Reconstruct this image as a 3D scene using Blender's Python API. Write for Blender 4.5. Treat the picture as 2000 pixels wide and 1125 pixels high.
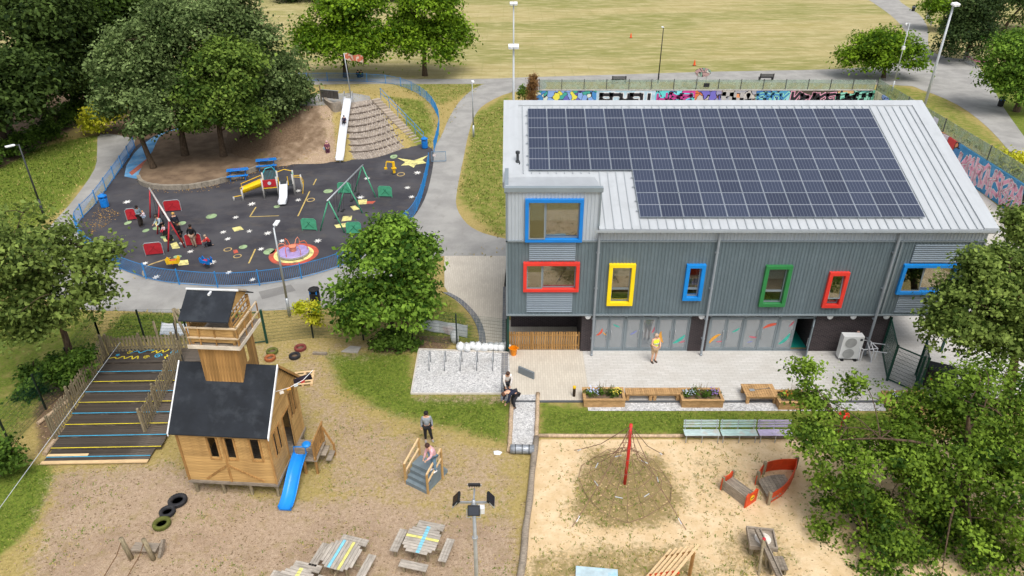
import bpy, math, random
import numpy as np
from mathutils import Vector, Matrix
from mathutils.geometry import tessellate_polygon

R = math.radians
random.seed(7)
rng = np.random.default_rng(7)
for _o in list(bpy.data.objects):
    bpy.data.objects.remove(_o)
sc = bpy.context.scene
COL = sc.collection

# ------------------------------------------------------------------ camera
CAM_H, PITCH, FPX = 21.7, R(29.8), 1388.0
cd = bpy.data.cameras.new('camera')
cam = bpy.data.objects.new('camera', cd)
COL.objects.link(cam)
cam.location = (0, 0, CAM_H)
cam.rotation_euler = (R(90) - PITCH, 0, 0)
cd.sensor_width = 36
cd.lens = FPX * 36 / 2000
cd.clip_end = 4000
sc.camera = cam

# ------------------------------------------------------------------ sky and sun (bright overcast)
SUN_EL, SUN_AZ = R(62), R(155)          # azimuth measured from +Y towards +X
w = bpy.data.worlds.new('World')
sc.world = w
w.use_nodes = True
wt = w.node_tree
wt.nodes.clear()
sky = wt.nodes.new('ShaderNodeTexSky')
sky.sky_type = 'NISHITA'
sky.sun_disc = False
sky.sun_elevation = SUN_EL
sky.sun_rotation = SUN_AZ
sky.air_density = 1.0
sky.dust_density = 3.0
hs = wt.nodes.new('ShaderNodeHueSaturation')
hs.inputs['Saturation'].default_value = 0.35     # cloud cover: nearly colourless sky
bg = wt.nodes.new('ShaderNodeBackground')
bg.inputs['Strength'].default_value = 0.135
wo = wt.nodes.new('ShaderNodeOutputWorld')
wt.links.new(sky.outputs[0], hs.inputs['Color'])
wt.links.new(hs.outputs[0], bg.inputs['Color'])
wt.links.new(bg.outputs[0], wo.inputs['Surface'])
sl = bpy.data.lights.new('sun', 'SUN')
sl.energy = 1.35
sl.angle = R(32)
sl.color = (1.0, 0.96, 0.9)
sun = bpy.data.objects.new('sun', sl)
COL.objects.link(sun)
sd = Vector((math.sin(SUN_AZ) * math.cos(SUN_EL), math.cos(SUN_AZ) * math.cos(SUN_EL), math.sin(SUN_EL)))
sun.rotation_euler = (-sd).to_track_quat('-Z', 'Y').to_euler()
sun.location = (0, 0, 60)
sc.view_settings.view_transform = 'Standard'
sc.view_settings.look = 'None'
sc.view_settings.gamma = 1.0
sc.view_settings.use_curve_mapping = False
sc.view_settings.exposure = 0.68

# ------------------------------------------------------------------ survey helpers: photo pixel (2000 wide) -> place in the world
SP, CP = math.sin(PITCH), math.cos(PITCH)
def ray(u, v):
    a, b = (u - 1000.0) / FPX, (562.5 - v) / FPX
    return Vector((a, b * SP + CP, b * CP - SP))
def G(u, v, z=0.0):
    d = ray(u, v)
    t = (z - CAM_H) / d.z
    return Vector((d.x * t, d.y * t, z))
def AT(u, v, Y):
    d = ray(u, v)
    t = Y / d.y
    return Vector((d.x * t, Y, CAM_H + d.z * t))
def mpp(p):                                # metres per photo pixel at a point
    return (p.y * CP + (CAM_H - p.z) * SP) / FPX
def XY(pts, z=0.0):
    return [tuple(G(u, v, z)[:2]) for u, v in pts]
def spline(pts, n=6, closed=False):
    P = [Vector((p[0], p[1], p[2] if len(p) > 2 else 0)) for p in pts]
    m = len(P)
    out = []
    for i in range(m if closed else m - 1):
        p0 = P[(i - 1) % m] if closed or i > 0 else P[0]
        p1, p2 = P[i], P[(i + 1) % m]
        p3 = P[(i + 2) % m] if closed or i + 2 < m else P[-1]
        for k in range(n):
            t = k / n
            out.append(0.5 * ((2 * p1) + (p2 - p0) * t + (2 * p0 - 5 * p1 + 4 * p2 - p3) * t * t + (3 * p1 - p0 - 3 * p2 + p3) * t ** 3))
    if not closed:
        out.append(P[-1])
    return out

# ------------------------------------------------------------------ materials
def lin(c):
    if isinstance(c, str):
        c = [int(c[i:i + 2], 16) / 255 for i in (1, 3, 5)]
        return tuple(x / 12.92 if x <= 0.04045 else ((x + 0.055) / 1.055) ** 2.4 for x in c)
    return tuple(c[:3])
class NT:
    def __init__(s, name):
        s.m = bpy.data.materials.new(name)
        s.m.use_nodes = True
        s.t = s.m.node_tree
        s.t.nodes.clear()
        s.out = s.n('ShaderNodeOutputMaterial')
    def n(s, typ, **kw):
        nd = s.t.nodes.new(typ)
        for k, v in kw.items():
            if k.startswith('i_'):
                key = k[2:]
                nd.inputs[int(key) if key.isdigit() else key.replace('_', ' ')].default_value = v
            else:
                setattr(nd, k, v)
        return nd
    def l(s, a, b):
        s.t.links.new(a, b)
    def val(s, x, sock):
        if isinstance(x, (int, float)):
            sock.default_value = x
        elif isinstance(x, (tuple, list)):
            sock.default_value = tuple(x) + ((1,) if len(x) == 3 else ())
        else:
            s.l(x, sock)
    def math(s, op, a, b=0.0, c=None, clamp=False):
        nd = s.n('ShaderNodeMath', operation=op, use_clamp=clamp)
        s.val(a, nd.inputs[0]); s.val(b, nd.inputs[1])
        if c is not None: s.val(c, nd.inputs[2])
        return nd.outputs[0]
    def mix(s, f, a, b, blend='MIX'):
        nd = s.n('ShaderNodeMix', data_type='RGBA', blend_type=blend)
        s.val(f, nd.inputs[0]); s.val(a, nd.inputs[6]); s.val(b, nd.inputs[7])
        return nd.outputs[2]
    def ramp(s, f, lo, hi):
        nd = s.n('ShaderNodeMapRange', interpolation_type='SMOOTHSTEP')
        s.val(f, nd.inputs[0]); nd.inputs[1].default_value = lo; nd.inputs[2].default_value = hi
        return nd.outputs[0]
    def co(s, kind='Object', scale=None):
        tc = s.n('ShaderNodeTexCoord')
        o = tc.outputs[kind]
        if scale is not None:
            mp = s.n('ShaderNodeMapping')
            mp.inputs['Scale'].default_value = scale
            s.l(o, mp.inputs[0]); o = mp.outputs[0]
        return o
    def noise(s, co, scale, detail=4, rough=0.55):
        nd = s.n('ShaderNodeTexNoise')
        nd.inputs['Scale'].default_value = scale
        nd.inputs['Detail'].default_value = detail
        nd.inputs['Roughness'].default_value = rough
        s.l(co, nd.inputs['Vector'])
        return nd.outputs[0]
    def bsdf(s, col, rough=0.7, metal=0.0, spec=0.4, bump=None, bstr=0.3, bdist=0.02):
        b = s.n('ShaderNodeBsdfPrincipled')
        s.val(col, b.inputs['Base Color']); s.val(rough, b.inputs['Roughness'])
        s.val(metal, b.inputs['Metallic']); s.val(spec, b.inputs['Specular IOR Level'])
        if bump is not None:
            bn = s.n('ShaderNodeBump')
            bn.inputs['Strength'].default_value = bstr
            bn.inputs['Distance'].default_value = bdist
            s.l(bump, bn.inputs['Height']); s.l(bn.outputs[0], b.inputs['Normal'])
        return b
    def done(s, sh):
        s.l(sh.outputs[0] if hasattr(sh, 'outputs') else sh, s.out.inputs[0])
        return s.m
MATS = {}
def mat(name, col, rough=0.6, var=0.15, scale=3.0, metal=0.0, spec=0.4, grain=None, dirt=None, dirt_amt=0.3, bump=0.15, rnd=0.08, bscale=None):
    """paint / wood / metal with uneven tone, optional stretched grain, dirt blotches and per-object variation"""
    if name in MATS: return MATS[name]
    c = lin(col)
    t = NT(name)
    co = t.co('Object', grain) if grain else t.co('Object')
    n1 = t.noise(co, scale, 5)
    lo = tuple(max(0, x * (1 - var)) for x in c); hi = tuple(min(1, x * (1 + var)) for x in c)
    k = t.mix(t.ramp(n1, 0.3, 0.7), lo, hi)
    if rnd:
        oi = t.n('ShaderNodeObjectInfo')
        f = t.math('MULTIPLY_ADD', oi.outputs['Random'], 2 * rnd, 1 - rnd)
        nd = t.n('ShaderNodeVectorMath', operation='SCALE')
        t.l(k, nd.inputs[0]); t.l(f, nd.inputs['Scale']); k = nd.outputs[0]
    if dirt:
        n2 = t.noise(t.co('Object'), scale * 0.37 + 0.9, 6, 0.65)
        k = t.mix(t.math('MULTIPLY', t.ramp(n2, 0.48, 0.68), dirt_amt), k, lin(dirt))
    nb = t.noise(co, bscale or scale * 6, 3)
    MATS[name] = t.done(t.bsdf(k, rough, metal, spec, nb, bump, 0.01))
    return MATS[name]

# ------------------------------------------------------------------ mesh builder
class MB:
    def __init__(s):
        s.v, s.f, s.mi = [], [], []
    def add(s, vs, fs, m=0):
        o = len(s.v)
        s.v += [tuple(p) for p in vs]
        s.f += [tuple(i + o for i in f) for f in fs]
        s.mi += [m] * len(fs)
        return s
    def box(s, x0, x1, y0, y1, z0, z1, m=0):
        return s.add([(x0, y0, z0), (x1, y0, z0), (x1, y1, z0), (x0, y1, z0), (x0, y0, z1), (x1, y0, z1), (x1, y1, z1), (x0, y1, z1)],
                     [(3, 2, 1, 0), (4, 5, 6, 7), (0, 1, 5, 4), (1, 2, 6, 5), (2, 3, 7, 6), (3, 0, 4, 7)], m)
    def cbox(s, c, sz, m=0, M=None):
        o = len(s.v)
        s.box(-sz[0] / 2, sz[0] / 2, -sz[1] / 2, sz[1] / 2, -sz[2] / 2, sz[2] / 2, m)
        for i in range(o, len(s.v)):
            p = Vector(s.v[i])
            if M is not None: p = M @ p
            s.v[i] = tuple(p + Vector(c))
        return s
    def bar(s, a, b, w, h=None, m=0, up=(0, 0, 1)):
        a, b = Vector(a), Vector(b)
        h = w if h is None else h
        d = (b - a).normalized()
        u = Vector(up)
        if abs(d.dot(u)) > 0.98: u = Vector((0, 1, 0))
        x = d.cross(u).normalized(); z = x.cross(d)
        x *= w / 2; z *= h / 2
        return s.add([a - x - z, a + x - z, a + x + z, a - x + z, b - x - z, b + x - z, b + x + z, b - x + z],
                     [(0, 1, 2, 3), (7, 6, 5, 4), (0, 4, 5, 1), (1, 5, 6, 2), (2, 6, 7, 3), (3, 7, 4, 0)], m)
    def tube(s, pts, r, n=8, m=0, closed=False, caps=True):
        P = [Vector(p) for p in pts]
        k = len(P)
        rr = r if isinstance(r, (list, tuple)) else [r] * k
        vs, fs, x = [], [], None
        for i in range(k):
            d = (P[(i + 1) % k] - P[i - 1]) if closed else (P[min(i + 1, k - 1)] - P[max(i - 1, 0)])
            d = d.normalized() if d.length > 1e-9 else Vector((0, 0, 1))
            if x is None:
                x = d.cross(Vector((0, 0, 1)))
                if x.length < 1e-3: x = d.cross(Vector((0, 1, 0)))
            x = (x - d * x.dot(d)).normalized()
            y = d.cross(x)
            for j in range(n):
                a = 2 * math.pi * j / n
                vs.append(P[i] + x * (rr[i] * math.cos(a)) + y * (rr[i] * math.sin(a)))
        for i in range(k if closed else k - 1):
            for j in range(n):
                a, b = i * n + j, i * n + (j + 1) % n
                c, e = ((i + 1) % k) * n + (j + 1) % n, ((i + 1) % k) * n + j
                fs.append((a, b, c, e))
        if caps and not closed:
            fs.append(tuple(reversed(range(n)))); fs.append(tuple(range((k - 1) * n, k * n)))
        return s.add(vs, fs, m)
    def lathe(s, prof, n=20, c=(0, 0, 0), m=0, M=None):
        vs, fs = [], []
        for r, z in prof:
            for j in range(n):
                a = 2 * math.pi * j / n
                p = Vector((r * math.cos(a), r * math.sin(a), z))
                if M is not None: p = M @ p
                vs.append(p + Vector(c))
        for i in range(len(prof) - 1):
            for j in range(n):
                fs.append((i * n + j, i * n + (j + 1) % n, (i + 1) * n + (j + 1) % n, (i + 1) * n + j))
        if prof[0][0] > 1e-6: fs.append(tuple(reversed(range(n))))
        if prof[-1][0] > 1e-6: fs.append(tuple(range((len(prof) - 1) * n, len(prof) * n)))
        return s.add(vs, fs, m)
    def prism(s, poly, z0, z1, m=0, mtop=None):
        n = len(poly)
        a = sum(poly[i][0] * poly[(i + 1) % n][1] - poly[(i + 1) % n][0] * poly[i][1] for i in range(n))
        if a < 0: poly = list(reversed(poly))
        zz = lambda p, z: z(p) if callable(z) else z
        vs = [(p[0], p[1], zz(p, z0)) for p in poly] + [(p[0], p[1], zz(p, z1)) for p in poly]
        s.add(vs, [(i, (i + 1) % n, n + (i + 1) % n, n + i) for i in range(n)], m)
        tr = tessellate_polygon([[Vector((p[0], p[1], 0)) for p in poly]])
        o = len(s.v) - 2 * n
        for t in tr:
            p, q, r_ = (Vector(poly[i][:2]) for i in t)
            if (q - p).cross(r_ - p) < 0: t = (t[0], t[2], t[1])
            s.f.append(tuple(o + n + i for i in t)); s.mi.append(m if mtop is None else mtop)
            s.f.append(tuple(o + i for i in reversed(t))); s.mi.append(m)
        return s
    def sheet(s, poly, z, m=0):
        n = len(poly)
        vs = [(p[0], p[1], z(p) if callable(z) else z) for p in poly]
        o = len(s.v)
        s.v += vs
        for t in tessellate_polygon([[Vector((p[0], p[1], 0)) for p in poly]]):
            p, q, r_ = (Vector(poly[i][:2]) for i in t)
            if (q - p).cross(r_ - p) < 0: t = (t[0], t[2], t[1])
            s.f.append(tuple(o + i for i in t)); s.mi.append(m)
        return s
    def flat(s, pts, m=0):
        return s.add(pts, [tuple(range(len(pts)))], m)
    def mesh(s, name, mats, smooth=False):
        me = bpy.data.meshes.new(name)
        me.from_pydata(s.v, [], s.f)
        for q in (mats if isinstance(mats, (list, tuple)) else [mats]):
            me.materials.append(q)
        me.polygons.foreach_set('material_index', s.mi)
        if smooth: me.polygons.foreach_set('use_smooth', [True] * len(s.f))
        me.update()
        return me
    def build(s, name, mats, parent=None, smooth=False, world=False):
        me = s.mesh(name, mats, smooth)
        if world and parent is not None:
            me.transform(Matrix.Translation(-wpos(parent)))
        return put(me, name, parent)
def wpos(o):
    p = Vector((0, 0, 0))
    while o is not None:
        p = p + o.location; o = o.parent
    return p
def put(me, name, parent=None, loc=(0, 0, 0), rot=(0, 0, 0), scale=(1, 1, 1)):
    o = bpy.data.objects.new(name, me)
    COL.objects.link(o)
    o.location, o.rotation_euler, o.scale = loc, rot, scale
    if parent is not None: o.parent = parent
    return o
def tag(o, label, cat, group=None, kind=None):
    o['label'] = label; o['category'] = cat
    if group: o['group'] = group
    if kind: o['kind'] = kind
    return o
def struct(o, label=None):
    o['kind'] = 'structure'
    if label: o['label'] = label
    return o
def thing(name, label, cat, loc=(0, 0, 0), rz=0.0, group=None):
    o = put(None, name, None, loc, (0, 0, rz))
    return tag(o, label, cat, group)
def clone(o, parent=None, loc=None, rz=None, label=None):
    c = o.copy(); COL.objects.link(c)
    if parent is not None: c.parent = parent
    if loc is not None: c.location = loc
    if rz is not None: c.rotation_euler = (0, 0, rz)
    if label: c['label'] = label
    for ch in list(o.children): clone(ch, c)
    return c
def bevel(o, wd=0.01, seg=2):
    m = o.modifiers.new('bevel', 'BEVEL'); m.width = wd; m.segments = seg; m.limit_method = 'ANGLE'
    return o

# ------------------------------------------------------------------ shared materials
STEEL = mat('galvanised_steel', '#a9adb0', 0.45, 0.1, 5, metal=0.5)
DGREY = mat('dark_grey_metal', '#3a3d40', 0.5, 0.15, 4)
BLACK = mat('black_rubber', '#1b1b1d', 0.75, 0.25, 6)
WHITE = mat('white_paint', '#e6e8ea', 0.45, 0.05, 2, dirt='#b9b8b2', dirt_amt=0.25)
PBLUE = mat('blue_paint', '#1273c4', 0.4, 0.12, 4, dirt='#2b4a68', dirt_amt=0.2)
BLUEF = mat('blue_fence_paint', '#2e86c8', 0.45, 0.12, 1.5, dirt='#4b6a86', dirt_amt=0.3)
GREENM = mat('green_coated_steel', '#0f4034', 0.45, 0.12, 4)
GREENP = mat('green_play_paint', '#4fa37e', 0.45, 0.12, 4, dirt='#2c6b52', dirt_amt=0.35)
REDP = mat('red_play_paint', '#b52a33', 0.45, 0.12, 4, dirt='#7e2028', dirt_amt=0.35)
YELP = mat('yellow_play_paint', '#e8b81c', 0.45, 0.1, 4, dirt='#a0822e', dirt_amt=0.3)
ORANGE = mat('orange_paint', '#d2481c', 0.5, 0.14, 3, dirt='#8f3a20', dirt_amt=0.45)
WOOD = mat('new_timber', '#b99560', 0.7, 0.2, 3.2, grain=(1.2, 9, 9), rnd=0.16, dirt='#8c6c44', dirt_amt=0.4, spec=0.15)
WOODV = mat('new_timber_upright', '#a07a4a', 0.7, 0.26, 3.2, grain=(9, 9, 1.0), rnd=0.2, dirt='#74552f', dirt_amt=0.4, spec=0.2)
WOODP = mat('planter_timber', '#b08c60', 0.75, 0.22, 3, grain=(1.2, 9, 9), rnd=0.14, dirt='#8a6a43', dirt_amt=0.4, spec=0.2)
OLDW = mat('weathered_timber', '#8d8274', 0.85, 0.28, 3, grain=(1.3, 10, 10), rnd=0.15, dirt='#5d564a', dirt_amt=0.5, spec=0.15)
OLDWV = mat('weathered_timber_upright', '#8b7f67', 0.85, 0.3, 3, grain=(9, 9, 1.0), rnd=0.18, dirt='#5e5a45', dirt_amt=0.5, spec=0.15)
LOGM = mat('debarked_log', '#b09a80', 0.85, 0.25, 2.5, grain=(6, 6, 1.0), rnd=0.1, dirt='#7d6d5a', dirt_amt=0.5, spec=0.15)
FELT = mat('black_roofing_felt', '#23272d', 0.8, 0.22, 1.1, dirt='#3c4147', dirt_amt=0.5, bump=0.4, bscale=90, spec=0.25)
CONC = mat('concrete', '#a8a29a', 0.85, 0.15, 2.5, dirt='#7e776c', dirt_amt=0.4)
GREYP = mat('grey_step_paint', '#6f7c82', 0.7, 0.1, 3, dirt='#59646a', dirt_amt=0.4)
LGREY = mat('light_grey_metal', '#b9bec2', 0.4, 0.06, 2)
SKIN1 = mat('skin_light', '#d9a88a', 0.6, 0.06, 5)
SKIN2 = mat('skin_brown', '#8a5a40', 0.6, 0.06, 5)
BARK = mat('bark', '#57493b', 0.9, 0.35, 5, grain=(3, 3, 0.8), dirt='#3a332a', dirt_amt=0.5, bump=0.8, spec=0.1)
BARKD = mat('dark_bark', '#3b3229', 0.9, 0.35, 5, grain=(3, 3, 0.8), bump=0.8, spec=0.1)

def leaf_mat(name, a, b, yel=None, trans=0.35):
    t = NT(name)
    at = t.n('ShaderNodeAttribute', attribute_name='tint')
    k = t.mix(at.outputs['Fac'], lin(a), lin(b))
    if yel: k = t.mix(t.ramp(at.outputs['Fac'], 0.97, 0.999), k, lin(yel))
    d = t.bsdf(k, 0.6, 0, 0.12)
    tr = t.n('ShaderNodeBsdfTranslucent'); t.l(k, tr.inputs[0])
    mx = t.n('ShaderNodeMixShader'); mx.inputs[0].default_value = trans
    t.l(d.outputs[0], mx.inputs[1]); t.l(tr.outputs[0], mx.inputs[2])
    return t.done(mx)

# ------------------------------------------------------------------ ground: one sheet to the horizon
HILL_H = 3.2
plateau = XY([(560, 212), (640, 208), (665, 203), (725, 193), (738, 184), (700, 180), (560, 184)], HILL_H)
def seg_dist(px, py, poly):
    n = len(poly)
    best = np.full(px.shape, 1e9)
    inside = np.zeros(px.shape, bool)
    for i in range(n):
        x0, y0 = poly[i]; x1, y1 = poly[(i + 1) % n]
        dx, dy = x1 - x0, y1 - y0
        t = np.clip(((px - x0) * dx + (py - y0) * dy) / (dx * dx + dy * dy + 1e-9), 0, 1)
        best = np.minimum(best, (px - x0 - t * dx) ** 2 + (py - y0 - t * dy) ** 2)
        c = ((y0 > py) != (y1 > py)) & (px < (x1 - x0) * (py - y0) / (y1 - y0 + 1e-12) + x0)
        inside ^= c
    d = np.sqrt(best)
    return np.where(inside, -d, d)
def sstep(a, b, x):
    t = np.clip((x - a) / (b - a), 0, 1)
    return t * t * (3 - 2 * t)
hill_toe = XY([(655, 303), (700, 302), (745, 298), (790, 289), (815, 277)])   # where the bank meets the rubber
def hill(px, py):
    px, py = np.asarray(px, float), np.asarray(py, float)
    d = seg_dist(px, py, plateau)
    wd = 6.6
    return HILL_H * (1 - np.clip(d / wd, 0, 1)) ** 1.0 * (d < wd)
def hz(x, y):
    return float(hill(np.array([x]), np.array([y]))[0])

xs = np.concatenate([[-1600, -900, -500, -300, -200, -140, -110], np.arange(-90, -33, 1.2), np.arange(-33, 33, 0.24), np.arange(33, 92, 1.2), [110, 140, 200, 300, 500, 900, 1600]])
ys = np.concatenate([[-60, -30, -10, 0, 4], np.arange(8, 46, 0.24), np.arange(46, 100, 0.6), np.arange(100, 190, 3), [210, 260, 340, 500, 800, 1500, 3000]])
gx, gy = np.meshgrid(xs, ys)
gx, gy = gx.ravel(), gy.ravel()
def soft(px_poly, wd, z=0):
    return 1 - sstep(-wd, wd, seg_dist(gx, gy, XY(px_poly, z)))
vmax = np.maximum
green = soft([(640, 690), (800, 690), (810, 772), (1000, 772), (985, 862), (900, 838), (765, 805), (670, 760)], 0.9)
green = vmax(green, 0.85 * soft([(1056, 785), (1150, 796), (1800, 806), (1800, 850), (1056, 850)], 0.5))
green = vmax(green, soft([(-400, 930), (90, 905), (110, 930), (70, 1020), (0, 1085), (-400, 1200)], 0.5))
green = vmax(green, soft([(-600, 470), (30, 300), (190, 262), (190, 330), (120, 405), (-600, 900)], 0.6))
green = vmax(green, 0.6 * soft([(-400, 640), (180, 600), (200, 650), (30, 860), (-400, 1000)], 0.8))
green = vmax(green, 0.8 * soft([(240, 612), (470, 610), (470, 660), (190, 668)], 0.4))
green = vmax(green, 0.62 * soft([(735, 165), (830, 175), (850, 235), (830, 278), (815, 275), (760, 200)], 0.8, 1.2))
green = vmax(green, 0.55 * soft([(560, 166), (730, 163), (740, 178), (560, 178)], 0.8, 1.5))
green = vmax(green, 0.55 * soft([(890, 390), (925, 220), (1000, 180), (1000, 470), (960, 455)], 0.8))
green = vmax(green, 0.45 * soft([(760, 160), (960, 162), (880, 200), (860, 205)], 0.8))
green = vmax(green, 0.5 * soft([(1750, 165), (1850, 190), (1990, 300), (2000, 345), (1690, 175)], 0.8))
green = vmax(green, 0.55 * soft([(805, 575), (880, 575), (935, 650), (930, 672), (800, 668)], 0.4))
green = vmax(green, 0.7 * soft([(1900, 130), (2200, 130), (2200, 330), (2000, 300), (1930, 200)], 0.8))
dirt = soft([(60, 1125), (110, 925), (330, 905), (420, 940), (560, 985), (720, 965), (860, 1000), (1010, 1020), (1010, 1200), (0, 1250)], 1.2)
dirt = vmax(dirt, 0.6 * soft([(560, 690), (640, 700), (670, 780), (780, 830), (900, 860), (1010, 890), (1010, 1010), (640, 1000), (600, 860)], 1.4))
dirt = vmax(dirt, 0.5 * soft([(800, 770), (1000, 770), (1000, 790), (800, 786)], 0.25))
dirt = vmax(dirt, 1.0 * soft([(520, 200), (655, 205), (656, 312), (520, 330)], 0.5, 0.6))
dirt = vmax(dirt, 0.4 * soft([(470, 665), (800, 660), (800, 690), (600, 720), (480, 720)], 0.8))
sand = soft([(1050, 857), (2300, 857), (2300, 1400), (985, 1400), (1022, 1125)], 0.12)
netz = soft([(1150, 872), (1300, 895), (1345, 985), (1300, 1030), (1180, 1040), (1110, 1000), (1130, 930)], 0.9)
netz = vmax(netz, 0.75 * soft([(1030, 1080), (1150, 1060), (1340, 1060), (1420, 1140), (1010, 1160)], 0.8))
netz = vmax(netz, 0.45 * soft([(1330, 880), (1440, 880), (1500, 940), (1420, 1010), (1330, 960)], 1.2))
netz = vmax(netz, 0.6 * soft([(1400, 1050), (1520, 1010), (1580, 1125), (1380, 1140)], 0.8))
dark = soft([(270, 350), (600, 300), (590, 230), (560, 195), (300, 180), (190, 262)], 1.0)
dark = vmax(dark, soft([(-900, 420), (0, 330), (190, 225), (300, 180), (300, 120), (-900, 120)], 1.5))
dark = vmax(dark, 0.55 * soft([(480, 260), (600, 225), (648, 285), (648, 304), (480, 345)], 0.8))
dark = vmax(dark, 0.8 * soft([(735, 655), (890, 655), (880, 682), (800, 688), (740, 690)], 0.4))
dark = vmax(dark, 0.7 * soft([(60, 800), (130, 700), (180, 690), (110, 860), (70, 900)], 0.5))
gz = hill(gx, gy)
nx, ny = len(xs), len(ys)
me = bpy.data.meshes.new('ground')
idx = np.arange(nx * ny).reshape(ny, nx)
quads = np.stack([idx[:-1, :-1], idx[:-1, 1:], idx[1:, 1:], idx[1:, :-1]], -1).reshape(-1, 4)
def fast_mesh(name, V, Q, tint=None, smooth=False):
    k = Q.shape[1]
    me = bpy.data.meshes.new(name)
    me.vertices.add(len(V)); me.vertices.foreach_set('co', np.ascontiguousarray(V, dtype=np.float32).ravel())
    me.loops.add(Q.size); me.loops.foreach_set('vertex_index', np.ascontiguousarray(Q, dtype=np.int32).ravel())
    me.polygons.add(len(Q)); me.polygons.foreach_set('loop_start', np.arange(0, Q.size, k, dtype=np.int32))
    if tint is not None:
        at = me.attributes.new('tint', 'FLOAT', 'POINT'); at.data.foreach_set('value', np.ascontiguousarray(tint, dtype=np.float32))
    if smooth: me.polygons.foreach_set('use_smooth', np.ones(len(Q), bool))
    me.update(calc_edges=True)
    return me
me = fast_mesh('ground', np.stack([gx, gy, gz], -1), quads, smooth=True)
for nm, arr in (('green', green), ('dirt', dirt), ('sand', sand), ('dark', dark), ('weedy', netz)):
    a = me.attributes.new(nm, 'FLOAT', 'POINT'); a.data.foreach_set('value', arr.astype(np.float32))
t = NT('ground_grass_dirt_and_sand')
co = t.co('Object')
nA, nB, nC, nD = t.noise(co, 0.35, 6, 0.6), t.noise(co, 1.6, 6, 0.65), t.noise(co, 7.0, 5, 0.7), t.noise(co, 26.0, 3, 0.7)
strk = t.noise(t.co('Object', (0.05, 0.55, 1)), 1.0, 5, 0.6)
fine = t.noise(t.co('Object', (9, 4, 9)), 4.0, 3, 0.7)
def wgt(nm, amp, lo=0.35, hi=0.65, n=None):
    a = t.n('ShaderNodeAttribute', attribute_name=nm)
    nn = t.math('ADD', t.math('MULTIPLY', nB, 0.6), t.math('MULTIPLY', nC, 0.4))
    f = t.math('MULTIPLY_ADD', t.math('SUBTRACT', nn, 0.5), amp, a.outputs['Fac'])
    return t.ramp(f, lo, hi)
straw = t.mix(t.ramp(nC, 0.3, 0.7), lin('#94844f'), lin('#b29e68'))
straw = t.mix(t.math('MULTIPLY', t.ramp(nD, 0.45, 0.75), 0.5), straw, lin('#6f6834'))
sep = t.n('ShaderNodeSeparateXYZ'); t.l(co, sep.inputs[0])
far = t.ramp(sep.outputs['Y'], 84, 92)
field = t.mix(t.ramp(strk, 0.3, 0.75), lin('#ac9d72'), lin('#948c54'))
field = t.mix(t.math('MULTIPLY', t.ramp(t.noise(t.co('Object', (0.35, 1.0, 1)), 0.06, 4, 0.5), 0.42, 0.6), 0.75), field, lin('#787c3e'))
# faint lines of an old pitch and mower passes
wv = t.math('ABSOLUTE', t.math('SUBTRACT', t.math('FRACT', t.math('MULTIPLY_ADD', sep.outputs['X'], 0.42, t.math('MULTIPLY', nB, 0.35))), 0.5))
field = t.mix(t.math('MULTIPLY', t.ramp(t.noise(t.co('Object', (0.5, 1.6, 1)), 0.5, 6, 0.65), 0.42, 0.66), 0.55), field, lin('#c2b48a'))
field = t.mix(t.math('MULTIPLY', t.ramp(nB, 0.5, 0.7), 0.3), field, lin('#7f8048'))
pitch = t.math('MULTIPLY', t.ramp(wv, 0.06, 0.0), t.math('MULTIPLY', t.ramp(nA, 0.62, 0.42), 0.5))
field = t.mix(pitch, field, lin('#8c8a58'))
field = t.mix(t.math('MULTIPLY', t.ramp(fine, 0.4, 0.7), 0.2), field, lin('#867a50'))
col = t.mix(far, straw, field)
grn = t.mix(t.ramp(nC, 0.3, 0.7), lin('#425a16'), lin('#74882e'))
grn = t.mix(t.math('MULTIPLY', t.ramp(nD, 0.4, 0.7), 0.6), grn, lin('#857a48'))
col = t.mix(wgt('green', 2.0, 0.12, 0.75), col, grn)
dr = t.mix(t.ramp(nC, 0.3, 0.7), lin('#9e8871'), lin('#bca68e'))
dr = t.mix(t.math('MULTIPLY', t.ramp(nD, 0.48, 0.66), 0.75), dr, lin('#6d5942'))
dr = t.mix(t.math('MULTIPLY', t.ramp(nB, 0.5, 0.68), 0.5), dr, lin('#8f8054'))
dr = t.mix(t.math('MULTIPLY', t.ramp(nA, 0.5, 0.66), 0.4), dr, lin('#86705c'))
col = t.mix(wgt('dirt', 2.6, 0.2, 0.8), col, dr)
sn = t.mix(t.ramp(nB, 0.3, 0.7), lin('#c9ae85'), lin('#dec6a2'))
sn = t.mix(t.math('MULTIPLY', t.ramp(nD, 0.5, 0.8), 0.35), sn, lin('#b89a6c'))
wd = t.mix(t.ramp(nC, 0.35, 0.65), lin('#8d7a55'), lin('#7d7440'))
wd = t.mix(t.math('MULTIPLY', t.ramp(nD, 0.45, 0.75), 0.6), wd, lin('#a89070'))
sn = t.mix(t.math('MULTIPLY', wgt('weedy', 2.6, 0.3, 0.85), 0.9), sn, wd)
col = t.mix(wgt('sand', 0.12), col, sn)
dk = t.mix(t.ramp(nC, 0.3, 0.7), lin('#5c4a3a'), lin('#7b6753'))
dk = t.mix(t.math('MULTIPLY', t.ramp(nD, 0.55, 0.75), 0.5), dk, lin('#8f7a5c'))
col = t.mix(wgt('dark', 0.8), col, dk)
bh = t.math('ADD', t.math('MULTIPLY', nD, 0.5), nC)
me.materials.append(t.done(t.bsdf(col, 0.95, 0, 0.1, bh, 0.6, 0.07)))
ground = put(me, 'ground'); struct(ground)

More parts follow.
